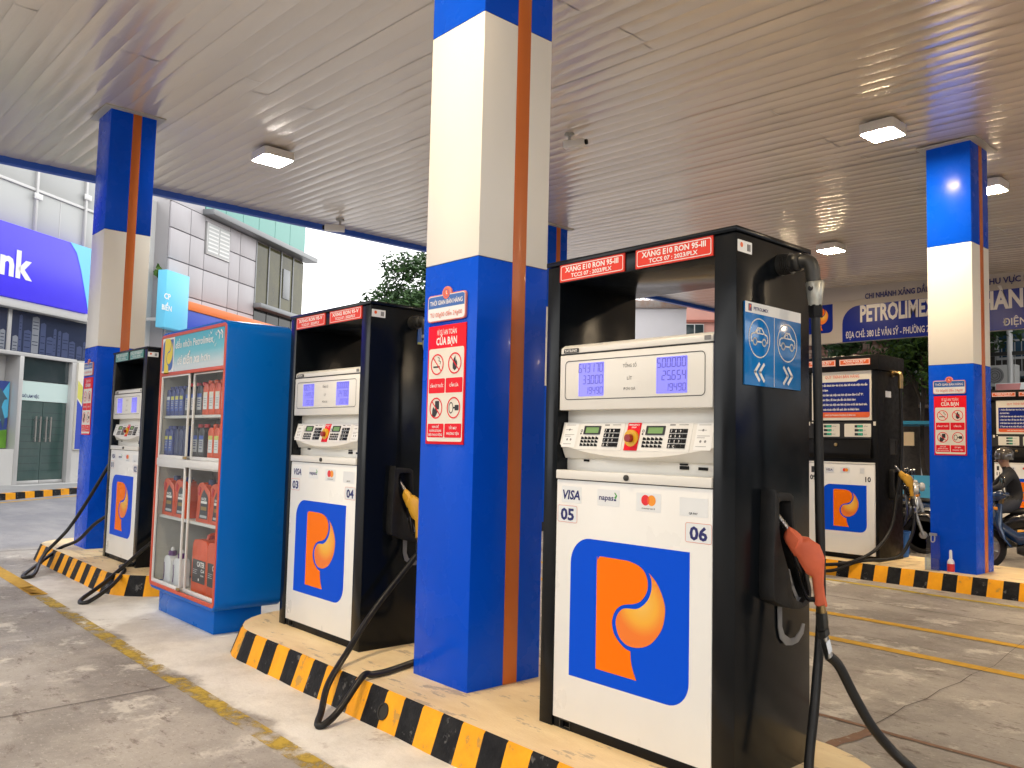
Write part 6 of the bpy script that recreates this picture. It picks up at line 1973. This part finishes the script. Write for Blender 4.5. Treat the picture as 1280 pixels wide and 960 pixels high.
def facade_empty(name, label, cat, s=0.0, out=0.0, z=0.0):
    n = Vector((-BD.y, BD.x, 0))            # points away from the forecourt? resolved below
    t = thing(name, label, cat, (BP[0] + BD.x * s, BP[1] + BD.y * s, z), BANG)
    return t


# in the local frame of a facade empty: +x along the street to the right, +y is towards ... the facade's left normal
_nl = Vector((-BD.y, BD.x, 0))
_tocam = Vector((0 - BP[0], 0 - BP[1], 0))
FS = 1 if _nl.dot(_tocam) > 0 else -1       # local y sign that points at the forecourt


def fbox(b, s0, s1, d0, d1, z0, z1, mi=0):
    """d: distance in front of the facade plane"""
    y0, y1 = sorted((FS * d0, FS * d1))
    b.box(s0, s1, y0, y1, z0, z1, mi)


def fflat(b, pts, d, mi=0):
    b.flat(pts, FS * d, mi)


def bank():
    t = facade_empty('bank_building', 'white bank branch with purple sign, glass doors and window posters', 'building')
    b = MB()
    fbox(b, -14, -0.85, -9, 0.0, 0.0, 1.10); fbox(b, -14, -0.85, -9, -0.30, 1.10, 4.9); fbox(b, -0.85, 2.32, -9, -0.45, 0.0, 4.9); fbox(b, 1.92, 2.32, -0.45, 0.0, 0.0, 3.66); fbox(b, -0.85, -0.16, -0.45, 0.0, 0.0, 1.10)
    fbox(b, -14, 2.32, -9, 0.0, 4.9, 9.6); fbox(b, 2.32, 5.9, -9, -0.6, 0, 9.6)
    b.build('wall', 'bank_white', t)
    b = MB(); fbox(b, -14, 2.30, 0.002, 0.30, 4.80, 5.02); b.build('canopy_slab', 'bank_white', t, 0.01)
    sg = MB(); fbox(sg, -13, 1.84, 0.02, 0.35, 5.03, 6.95)
    sg = sg.build('name_sign', 'bank_purple', t, 0.02)
    b = MB(); fflat(b, [(0.98, 6.95), (1.84, 6.95), (1.84, 5.03), (1.72, 5.45), (1.45, 6.25), (1.25, 6.70)], 0.356)
    b.build('sign_corner', 'bank_sky', sg)
    b = MB()
    vs, fs = text_geo('Bank', 0.035, 0)
    b.text('Bank', -0.30, 5.60, 0.98, 0.0, 0, 0.035, 2.05, align='R')
    if FS > 0:
        xs = [v.x for v in b.v]
        for v in b.v: v.y = 0.362
    else:
        for v in b.v: v.y = -0.362
    b.build('lettering', 'white_ink', sg)
    # upper storey: white glass panels between mullions
    ms = [-13.5, -11.6, -9.7, -7.8, -5.9, -4.0, -2.1, -0.02, 1.82, 2.28]
    for i in range(len(ms) - 1):
        for z0, z1 in ((6.9, 8.12), (8.2, 9.5)):
            b = MB(); fbox(b, ms[i] + 0.04, ms[i + 1] - 0.04, 0.002, 0.03, z0, z1); b.build('glass_panel', 'bank_panel', t, 0.004)
        b = MB(); fbox(b, ms[i] - 0.04, ms[i] + 0.04, 0.0, 0.10, 6.9, 9.55); b.build('mullion', 'bank_frame', t, 0.006)
        for z in (8.42, 7.9):
            b = MB(); fbox(b, ms[i] - 0.12, ms[i] + 0.16, 0.10, 0.13, z, z + 0.16); b.build('clamp', 'alu_white', t, 0.004) if (i + (z > 8)) % 2 else None
    b = MB(); fbox(b, -13.5, 2.3, 0.0, 0.07, 8.12, 8.20); b.build('transom', 'bank_frame', t, 0.006)
    b = MB(); fbox(b, 0.885, 0.905, 0.0, 0.04, 6.9, 8.12); b.build('transom', 'bank_frame', t)
    # ground floor glazing
    for s0, s1 in ((-5.2, -3.0), (-3.0, -0.72)):
        b = MB(); fbox(b, s0 + 0.05, s1 - 0.05, -0.28, -0.24, 2.98, 3.55); b.build('window_pane', 'window_dark', t)
        b = MB()
        for a, c, e, f in ((s0, s1, 2.90, 2.98), (s0, s1, 3.55, 3.63), (s0, s0 + 0.05, 1.10, 3.63), (s1 - 0.05, s1, 1.10, 3.63)):
            fbox(b, a, c, -0.29, -0.15, e, f)
        b.build('window_frame', 'bank_frame', t, 0.004)
    po = MB(); fbox(po, -5.1, -3.05, -0.28, -0.23, 1.12, 2.90); fbox(po, -2.95, -0.20, -0.28, -0.23, 1.12, 2.90)
    po = po.build('window_poster', 'poster_sky', t)
    b = MB()
    fflat(b, [(-2.95, 1.12), (-0.2, 1.12), (-0.2, 1.62), (-0.7, 1.55), (-1.3, 1.70), (-2.95, 1.5)], -0.225, 0)
    fflat(b, [(-0.75, 1.70), (-0.2, 1.95), (-0.2, 2.90), (-0.42, 2.60), (-0.7, 2.2)], -0.224, 1)
    fflat(b, round_poly([(-0.62, 2.62), (-0.48, 2.70), (-0.36, 2.55), (-0.24, 2.42), (-0.34, 2.40), (-0.42, 2.20), (-0.30, 1.90), (-0.34, 1.62), (-0.44, 1.88), (-0.56, 2.0), (-0.74, 1.86), (-0.84, 1.95), (-0.66, 2.2)], 2), -0.222, 2)
    b.build('print', ['poster_grass', 'poster_cyan', 'poster_player'], po)
    # skyline poster band over the doors
    pb = MB(); fbox(pb, -5.2, 2.28, -0.42, -0.03, 3.70, 4.80)
    pb = pb.build('skyline_poster', 'poster_city', t)
    b = MB(); rnd = random.Random(4)
    s = -3.0
    while s < 2.2:
        w = rnd.uniform(0.10, 0.26); h = rnd.uniform(0.35, 1.0)
        fflat(b, [(s, 3.72), (s + w, 3.72), (s + w, 3.72 + h), (s + w * 0.6, 3.76 + h), (s, 3.72 + h)], -0.028, 1 if rnd.random() < 0.3 else 0)
        for k in range(int(h / 0.09)):
            if rnd.random() < 0.7:
                fflat(b, [(s + 0.02, 3.75 + k * 0.09), (s + w - 0.03, 3.75 + k * 0.09), (s + w - 0.03, 3.77 + k * 0.09), (s + 0.02, 3.77 + k * 0.09)], -0.026, 2)
        s += w + rnd.uniform(0.0, 0.08)
    b.build('print', ['poster_tower', 'poster_tower_light', 'poster_city'], pb)
    b = MB(); fbox(b, -5.2, 1.90, -0.40, 0.02, 3.60, 3.70); fbox(b, -0.62, -0.50, -0.40, 0.0, 3.70, 4.8); b.build('window_frame', 'bank_frame', t, 0.006)
    # entrance
    b = MB(); fbox(b, -0.16, -0.02, -0.44, 0.02, 0.15, 3.60); fbox(b, 1.74, 1.90, -0.44, 0.02, 0.15, 3.60); b.build('door_frame', 'bank_frame', t, 0.006)
    b = MB(); fbox(b, -0.02, 1.74, -0.14, -0.10, 2.97, 3.60); b.build('window_pane', 'window_dark', t)
    b = MB(); fbox(b, 0.55, 1.05, -0.10, -0.095, 3.05, 3.30); b.build('ac_reflection', 'grey_ink', t) if False else None
    fr = MB(); fbox(fr, -0.02, 1.74, -0.14, -0.09, 2.42, 2.95); fr = fr.build('door_header', 'frost_white', t)
    b = MB(); b.text('GIỜ LÀM VIỆC', 0.38, 2.50, 0.11, 0, 0, 0.02, 0.60)
    for v in b.v: v.y = FS * -0.085
    b.build('lettering', 'navy_ink', fr)
    for s0, s1 in ((0.0, 0.855), (0.87, 1.725)):
        dr = MB(); fbox(dr, s0, s1, -0.13, -0.11, 0.24, 2.41); dr = dr.build('glass_door', 'door_glass', t)
        b = MB(); fbox(b, s0, s1, -0.14, -0.09, 0.15, 0.24); b.build('door_rail', 'bank_frame', dr, 0.003)
        for k in (0, 1):
            q = (s1 - 0.26 + 0.16 * k) if s0 < 0.5 else (s0 + 0.10 + 0.16 * k)
            b = MB(); b.tube([(q, FS * -0.05, 1.30), (q, FS * -0.05, 2.0)], 0.018, 8); b.tube([(q, FS * -0.11, 1.4), (q, FS * -0.05, 1.4)], 0.012, 6); b.tube([(q, FS * -0.11, 1.9), (q, FS * -0.05, 1.9)], 0.012, 6)
            b.build('door_handle', 'steel', dr)
        b = MB()
        for k in range(9):
            z = 0.5 + 0.2 * k
            fflat(b, [(s0 + 0.06, z), (s1 - 0.06, z), (s1 - 0.06, z + 0.012), (s0 + 0.06, z + 0.012)], -0.108)
        b.build('blind_lines', 'window_dark', dr)
    # narrow yellow and blue notice by the wall end
    nb = MB(); fbox(nb, 1.94, 2.30, 0.002, 0.06, 1.08, 3.62); nb = nb.build('notice_board', 'sign_cream', t)
    b = MB(); fflat(b, [(1.95, 1.10), (2.29, 1.10), (2.29, 2.2), (1.95, 2.55)], 0.063, 0); fflat(b, [(1.95, 2.6), (2.29, 2.3), (2.29, 2.8), (1.95, 3.1)], 0.063, 1)
    b.build('print', ['board_blue', 'label_yellow'], nb)
    b = MB(); fbox(b, -0.3, 2.2, 0.02, 0.5, 0.0, 0.15); b.build('door_step', 'bank_white', t, 0.01)
    return t


bank()


def box_sign():
    t = facade_empty('box_sign', 'light blue box sign standing out from the wall behind pump 01', 'sign')
    b = MB(); fbox(b, 5.35, 6.60, 0.0, 0.35, 5.15, 7.09); b.build('box', 'sign_sky', t, 0.02)
    b = MB(); b.text('CP', 5.42, 6.10, 0.26, 0, 0, 0.03, 0.34); b.text('BIỂN', 5.42, 5.72, 0.24, 0, 0, 0.03, 0.52)
    for v in b.v: v.y = FS * 0.358
    b.build('lettering', 'white_ink', t)
    b = MB(); fbox(b, 5.5, 5.6, -0.6, 0.0, 5.4, 5.5); fbox(b, 6.3, 6.4, -0.6, 0.0, 5.4, 5.5); b.build('bracket', 'bank_frame', t)


box_sign()


def shop_board():
    t = facade_empty('shop_board', 'long blue board with an orange top edge below the grey panels', 'sign')
    b = MB(); fbox(b, 6.62, 15.2, 0.0, 0.30, 4.2, 5.93); b.build('board', 'board_blue', t, 0.01)
    b = MB(); fbox(b, 6.62, 15.2, 0.002, 0.34, 5.94, 6.24); b.build('top_edge', 'roof_orange', t, 0.01)


shop_board()


def office():
    t = facade_empty('office_building', 'grey panelled office with green glass top and olive window corner', 'building')
    b = MB(); fbox(b, 5.9, 15.6, -10, -0.10, 0, 10.6); b.build('wall', 'grey_joint', t)
    xs = [5.92, 7.05, 7.92, 9.55, 10.30, 11.48]
    zs = [4.3, 5.35, 6.48, 7.62, 8.70, 9.62]
    for i in range(5):
        for j in range(5):
            if i == 2 and j == 3 or i == 2 and j == 4:
                continue
            b = MB(); fbox(b, xs[i] + 0.02, xs[i + 1] - 0.02, -0.098, -0.02, zs[j] + 0.02, zs[j + 1] - 0.02)
            b.build('wall_panel', 'grey_panel', t, 0.006)
    b = MB(); fbox(b, xs[2] + 0.02, xs[3] - 0.02, -0.098, -0.02, 7.64, 8.22)
    b.build('wall_panel', 'grey_panel', t, 0.006)
    b = MB(); fbox(b, xs[2] + 0.02, xs[3] - 0.02, -0.098, -0.02, 9.44, 9.60)
    b.build('wall_panel', 'grey_panel', t, 0.006)
    w = MB(); fbox(w, 8.0, 9.50, -0.098, 0.02, 8.24, 9.42); w = w.build('window', 'bank_frame', t, 0.004)
    for a, c in ((8.05, 8.72), (8.78, 9.45)):
        b = MB(); fbox(b, a, c, 0.018, 0.03, 8.30, 9.37); b.build('window_pane', 'bank_panel', w)
        for k in range(7):
            b = MB(); fbox(b, a + 0.02, c - 0.02, 0.03, 0.036, 8.36 + k * 0.145, 8.42 + k * 0.145); b.build('louvre', 'alu_white', w)
    # olive glazed corner
    gs = [11.50, 12.5, 13.55, 14.6, 15.62]
    for i in range(4):
        b = MB(); fbox(b, gs[i] + 0.03, gs[i + 1] - 0.03, -0.098, -0.04, 7.05, 9.55); b.build('glass_pane', 'olive_glass', t)
        b = MB(); fbox(b, gs[i] - 0.03, gs[i] + 0.03, -0.098, 0.0, 7.0, 9.6); b.build('mullion', 'steel_beam', t)
        b = MB(); fbox(b, gs[i] + 0.03, gs[i + 1] - 0.03, -0.098, -0.04, 4.3, 6.80); b.build('glass_pane', 'dark_glass', t)
    b = MB(); fbox(b, 13.75, 14.35, -0.04, 0.0, 7.6, 8.9); b.build('opening_sash', 'steel_beam', t, 0.02)
    b = MB(); fbox(b, 7.75, 16.1, -0.2, 0.42, 9.62, 9.84); b.build('beam', 'steel_beam', t, 0.03)
    b = MB(); fbox(b, 11.4, 16.0, -0.2, 0.35, 6.80, 7.00); b.build('beam', 'steel_beam', t, 0.03)
    ts = [7.9, 9.2, 10.4, 11.6, 12.9, 14.2, 15.62]
    for i in range(6):
        b = MB(); fbox(b, ts[i] + 0.015, ts[i + 1] - 0.015, -0.3, -0.02, 9.86, 12.0); b.build('glass_pane', 'teal_glass', t)
    b = MB(); fbox(b, 5.9, 7.88, -0.3, -0.05, 9.64, 12.0); b.build('wall', 'grey_panel', t)
    b = MB(); fbox(b, 5.9, 15.6, -10, -0.31, 10.6, 12.0); b.build('wall', 'grey_joint', t)


office()


def plant():
    t = facade_empty('banana_plant', 'broad-leaved green plant growing behind the light blue box sign', 'plant', 5.95, 0, 6.9)
    rnd = random.Random(9)
    for i in range(7):
        a = rnd.uniform(-1.2, 1.6); L_ = rnd.uniform(0.5, 0.95)
        b = MB()
        vs = []
        for k in range(6):
            u = k / 5
            c = Vector((math.sin(a) * L_ * u, FS * (-0.3 + 0.2 * rnd.random() * u), L_ * u * math.cos(a * 0.7) - 0.35 * u * u))
            w = 0.13 * math.sin(math.pi * min(1, u * 0.9 + 0.12))
            vs += [c + Vector((w * math.cos(a), 0.02, -w * math.sin(a))), c - Vector((w * math.cos(a), -0.02, -w * math.sin(a)))]
        b.add(vs, [(2 * k, 2 * k + 1, 2 * k + 3, 2 * k + 2) for k in range(5)])
        b.build('leaf', 'leaf_bright', t)


plant()


def bank_kerb():
    t = thing('street_kerb', 'yellow and black kerb of the pavement before the bank', 'kerb')
    p0, p1 = Vector((-18.6, 0.4, 0)), Vector((-28.6, 11.8, 0))
    d = (p1 - p0); L_ = d.length; d.normalize(); q = Vector((-d.y, d.x, 0))
    if q.dot(Vector((1, 0, 0))) > 0: q = -q
    t.location = p0
    n = int(L_ / 0.32)
    b = MB()
    for i in range(n):
        a, c = d * (i * L_ / n), d * ((i + 1) * L_ / n)
        Z = Vector((0, 0, 0.15))
        b.add([a, c, c + Z + q * 0.01, a + Z + q * 0.01, c + Z + q * 0.16, a + Z + q * 0.16], [(0, 1, 2, 3), (3, 2, 4, 5)], i % 2)
    b.build('kerb_stones', ['kerb_yellow', 'kerb_black'], t)
    b = MB()
    b.add([tuple(p0 + q * 0.165 + Vector((0, 0, 0.148))), tuple(p1 + q * 0.165 + Vector((0, 0, 0.148))), tuple(p1 + q * 6 + Vector((0, 0, 0.148))), tuple(p0 + q * 6 + Vector((0, 0, 0.148)))], [(0, 1, 2, 3)])
    o = b.build('pavement', 'wall_cap' if False else 'shop_grey')
    o['kind'] = 'structure'


bank_kerb()
kd = (Vector((-28.6, 11.8, 0)) - Vector((-18.6, 0.4, 0))).normalized()
kq = Vector((kd.y, -kd.x, 0))
if kq.x < 0: kq = -kq
_a = Vector((-18.6, 0.4, 0)) + kq * 0.45
_b = Vector((-28.6, 11.8, 0)) + kq * 0.45
painted('yellow_line', [(_a.x, _a.y, _b.x, _b.y, 0.12)], 'line_good')


# ------------------------------------------------------------------ white wall and pink house seen through the top of pump 05
def back_wall():
    x, y = polar(128.4, 31)
    t = thing('boundary_wall', 'white wall with rust-stained coping seen through pump 05', 'wall', (x, y, 0), R(40))
    b = MB(); b.box(-9, 1.05, 0, 0.25, 0, 6.65); b.build('wall', 'wall_white', t)
    b = MB(); b.box(-9, 1.07, -0.12, 0.35, 6.65, 6.94); b.build('coping', 'wall_cap', t, 0.02)
    rnd = random.Random(2)
    b = MB()
    for i in range(40):
        xx = -8.5 + i * 0.24
        b.tube([(xx, -0.05, 6.93), (xx + 0.2, -0.06, 6.98 + rnd.random() * 0.05)], 0.012, 5)
    b.build('wire', 'trim_red', t)


def pink_house():
    x, y = polar(125.2, 34)
    t = thing('pink_house', 'pink house with a small dark window seen through pump 05', 'house', (x, y, 0), R(38))
    b = MB(); b.box(-1.25, 5, 0, 6, 0, 9.6); b.build('wall', 'wall_pink', t)
    b = MB(); b.box(-1.3, 5.0, -0.07, 0.0, 6.56, 6.66); b.build('string_course', 'trim_red', t)
    for a in (-0.80, 1.4):
        w = MB(); w.box(a, a + 0.74, -0.04, 0.02, 5.80, 6.50); w = w.build('window', 'bank_white', t, 0.005)
        for k in (0, 1):
            b = MB(); b.box(a + 0.03 + k * 0.36, a + 0.35 + k * 0.36, -0.045, -0.03, 5.84, 6.47); b.build('window_pane', 'window_dark', w)
    b = MB(); b.box(-1.5, 5.3, -0.3, 6.2, 9.6, 9.8); b.build('roof', 'trim_red', t)


back_wall()
pink_house()


# ------------------------------------------------------------------ street side behind the far islands
def shop(label, x0, x1, y, h, wallm, seed, name='shop_house', brick=None):
    rnd = random.Random(seed)
    t = thing(name, label, 'house', (x0, y, 0), R(-3))
    w = x1 - x0
    b = MB(); b.box(0, w, 0.3, 8, 0, h); b.build('wall', wallm, t)
    nb = max(1, int(w / 1.6))
    for k in range(nb):
        s = (k + 0.12) * w / nb; e = (k + 0.88) * w / nb
        for z0, z1 in ((4.5, 5.8), (6.6, 7.6)):
            if z1 < h:
                fr = MB(); fr.ringprism([(s, z0), (e, z0), (e, z1), (s, z1)], [(s + 0.07, z0 + 0.07), (e - 0.07, z0 + 0.07), (e - 0.07, z1 - 0.07), (s + 0.07, z1 - 0.07)], 0.22, 0.31)
                fr = fr.build('window_frame', 'frame_wood' if rnd.random() < 0.5 else 'pale_metal', t)
                b = MB(); b.box(s + 0.07, e - 0.07, 0.27, 0.295, z0 + 0.07, z1 - 0.07); b.build('window_pane', 'window_blue', fr)
                b = MB()
                for q in range(1, 4):
                    xx = s + (e - s) * q / 4
                    b.box(xx - 0.015, xx + 0.015, 0.24, 0.27, z0 + 0.07, z1 - 0.07)
                b.build('window_bars', 'pale_metal', fr)
    b = MB(); b.box(0, w, -0.6, 0.3, 3.9, 4.05); b.build('balcony_slab', 'shop_grey', t)
    b = MB(); b.box(0, w, -0.6, -0.56, 4.95, 5.0)
    n = int(w / 0.18)
    for i in range(n + 1):
        b.box(i * w / n - 0.008, i * w / n + 0.008, -0.59, -0.57, 4.05, 4.95)
    b.build('railing', 'pale_metal', t)
    sh = MB(); sh.box(0.25, w - 0.25, 0.24, 0.30, 0, 2.9); sh = sh.build('shop_front', 'window_dark', t)
    b = MB()
    for i in range(1, 4):
        b.box(w * i / 4 - 0.03, w * i / 4 + 0.03, 0.2, 0.24, 0, 2.9)
    b.box(0.2, w - 0.2, 0.2, 0.24, 2.0, 2.06)
    b.build('shop_frame', 'frame_wood', sh)
    b = MB(); b.box(0.05, w - 0.05, -1.3, 0.3, 3.0, 3.08); b.build('awning', 'shop_tan' if seed % 2 else 'stall_blue', t)
    return t


shop('grey house with barred windows behind the drooping green tree', -15.2, -9.6, 28.5, 14.0, 'shop_grey', 1)  # heights of these three raised out of view to block sky light
shop('dark narrow house behind the distant pump at the right edge', -9.55, -5.2, 28.2, 13.0, 'shop_dark', 2)
shop('tan house at the end of the row beyond the station sign', -5.1, 3.0, 28.4, 14.5, 'shop_tan', 3)


shop('unseen cream house added for reflections, along the street beyond the right edge', 3.1, 12.0, 28.6, 8.6, 'shop_tan', 5)  # unseen houses added to replace bright sky reflected in the pump sides
shop('unseen grey house added for reflections, along the street beyond the right edge', 12.1, 22.0, 28.8, 9.4, 'shop_grey', 6)
shop('unseen dark house added for reflections, far end of the street beyond the right edge', 22.1, 33.0, 29.0, 8.0, 'shop_dark', 7)


def brick_house():
    t = thing('brick_house', 'small brick-fronted house peeking out under the station sign above pump 09', 'house', (-16.6, 26.4, 0), R(-3))
    b = MB(); b.box(0, 5.4, 0.16, 6, 0, 5.2); b.build('wall', 'mortar', t)
    me = [None, None]
    for q in (0, 1):
        bb = MB(); bb.box(0, 0.34, 0, 0.06, 0, 0.105); me[q] = bb.mesh('brick', 'brick_red' if q else 'brick_pale', 0.006, 1)
    rnd = random.Random(6)
    n = 0
    for r in range(9):
        for c in range(15):
            x = c * 0.36 + (0.18 if r % 2 else 0) - 0.05
            z = 4.17 + r * 0.116
            if x > 5.05 or n > 290: continue
            o = link('brick', me[1 if rnd.random() < 0.62 else 0], t, (x, 0.10 + rnd.uniform(-0.012, 0.012), z)); n += 1
    b = MB(); b.box(0.9, 4.9, 0.05, 0.20, 3.3, 4.14); b.build('opening', 'shop_dark', t)
    b = MB(); b.box(4.75, 5.1, 0.0, 0.2, 3.0, 4.35); b.build('pillar', 'brick_pale', t)
    b = MB(); b.tube([(0.7, -0.05, 0), (0.68, -0.05, 5.2)], 0.05, 8); b.build('drain_pipe', 'pale_metal', t)
    b = MB(); b.box(-0.2, 5.6, -0.1, 6.2, 5.22, 5.32); b.build('roof', 'pale_metal', t)


brick_house()


def dome():
    t = thing('white_awning', 'rounded white awning right of the brick-fronted house', 'awning', (-10.9, 24.6, 0))
    b = MB()
    vs = []
    n, m = 12, 6
    for i in range(m + 1):
        a = R(90 * i / m)
        for k in range(n + 1):
            p = math.pi * k / n
            vs.append((0.95 * math.cos(p) * math.cos(a), -0.75 * math.sin(p) * math.cos(a), 3.75 + 0.75 * math.sin(a)))
    b.add(vs, [(i * (n + 1) + k, i * (n + 1) + k + 1, (i + 1) * (n + 1) + k + 1, (i + 1) * (n + 1) + k) for i in range(m) for k in range(n)])
    b.build('cover', 'alu_white', t)
    for s in (-1, 1):
        b = MB(); b.tube([(0.9 * s, 0, 0), (0.9 * s, 0, 3.8)], 0.03, 8); b.build('post', 'pale_metal', t)


dome()


def ac_unit(label, x, y, z):
    t = thing('air_conditioner', label, 'air conditioner', (x, y, z), R(-3))
    b = MB(); b.box(-0.42, 0.42, -0.16, 0.16, 0, 0.6); b.build('casing', 'ac_white', t, 0.02)
    b = MB(); b.lathe([(0.24, 0), (0.24, -0.015)], (-0.12, -0.16, 0.3), 24, 0, 'y'); b.build('fan_grille', 'shop_grey', t)
    b = MB()
    for r in (0.08, 0.14, 0.20):
        b.ring(circ(-0.12, 0.3, r, 20), circ(-0.12, 0.3, r - 0.012, 20), -0.18)
    b.build('grille_rings', 'dark_steel', t)
    b = MB(); b.box(-0.40, -0.36, -0.2, 0.25, -0.06, 0); b.box(0.36, 0.40, -0.2, 0.25, -0.06, 0); b.build('bracket', 'pale_metal', t)


ac_unit('white air conditioner outdoor unit right of the far column', -8.55, 26.6, 3.55)


def street_pole():
    t = thing('street_pole', 'pale metal pole beside the air conditioner at the right edge', 'pole', (-7.95, 25.4, 0))
    b = MB(); b.tube([(0, 0, 0), (0, 0, 7)], 0.075, 12); b.build('shaft', 'pale_metal', t)
    b = MB(); b.box(-0.6, 0.6, -0.04, 0.04, 4.3, 4.4); b.build('crossbar', 'dark_steel', t)


street_pole()


def pink_sign():
    t = thing('advert_board', 'pink and white advert board above the distant pump', 'sign', (-7.55, 24.2, 0), R(-3))
    b = MB(); b.box(-0.40, 1.4, 0, 0.06, 2.75, 3.45); b.build('board', 'sticker_white', t, 0.005)
    b = MB(); b.flat([(-0.38, 2.77), (0.10, 2.77), (0.22, 3.43), (-0.38, 3.43)], -0.003); b.build('print', 'sign_pink', t)
    for s in (-0.3, 1.3):
        b = MB(); b.tube([(s, 0.03, 0), (s, 0.03, 2.75)], 0.03, 8); b.build('post', 'pale_metal', t)


pink_sign()


def stall():
    t = thing('street_stall', 'blue-framed street stall with cream panel behind the motorbikes', 'stall', (-10.2, 22.0, 0))
    b = MB()
    for x in (0, 2.6):
        for y in (0, 1.6):
            b.box(x - 0.04, x + 0.04, y - 0.04, y + 0.04, 0, 2.3)
    b.build('post', 'stall_blue', t)
    b = MB(); b.box(-0.15, 2.75, -0.15, 1.75, 2.3, 2.38); b.build('roof', 'stall_blue', t)
    b = MB(); b.box(0.80, 1.05, 0.02, 0.06, 1.75, 2.1); b.build('panel', 'stall_cream', t)
    b = MB(); b.box(0.04, 2.56, 0.06, 0.10, 0.0, 1.0); b.build('counter', 'poster_cyan', t)
    b = MB(); b.box(1.45, 2.5, 0.4, 0.44, 1.1, 2.0); b.build('poster', 'sticker_white', t)


stall()


# ------------------------------------------------------------------ forecourt buildings beyond the frame, seen only as reflections
def kiosk():  # unseen shop added so the black pump sides reflect something dark
    t = thing('unseen_kiosk', 'unseen station shop with glass front, added for reflections behind the viewer', 'building', (11.5, -2, 0))
    b = MB(); b.box(0, 6, 0, 20, 0, 4.2); b.build('wall', 'bank_white', t)
    for k in range(6):
        b = MB(); b.box(-0.03, 0.0, 0.6 + 3.2 * k, 3.4 + 3.2 * k, 0.2, 2.8); b.build('window_pane', 'window_dark', t)
    b = MB(); b.box(-0.06, 0.0, 0, 20, 3.0, 4.1); b.build('sign_band', 'board_blue', t)


kiosk()


def row_house(label, x, w, h, m, y):
    t = thing('street_house', label, 'house', (x, y, 0))
    b = MB(); b.box(0, w, -8, 0, 0, h); b.build('wall', m, t)
    for k in range(int(w / 2)):
        for z in (0.9, 4.2, 7.4):
            if z + 1.8 < h:
                b = MB(); b.box(k * 2 + 0.35, k * 2 + 1.65, 0, 0.03, z, z + 1.8); b.build('window_pane', 'window_dark', t)
    b = MB(); b.box(-0.1, w + 0.1, -8, 0.4, h, h + 0.25); b.build('roof', 'shop_grey', t)


for i, (x, w, h, m) in enumerate(((-24, 7, 8, 'shop_tan'), (-16.5, 8, 10, 'bank_white'), (-8, 7, 7.5, 'shop_grey'), (-0.5, 8, 9, 'wall_pink'), (8, 8, 8, 'shop_tan'))):
    row_house(('tan', 'white', 'grey', 'pink', 'second tan')[i] + ' street house across the road behind the viewer', x, w, h, m, -24)
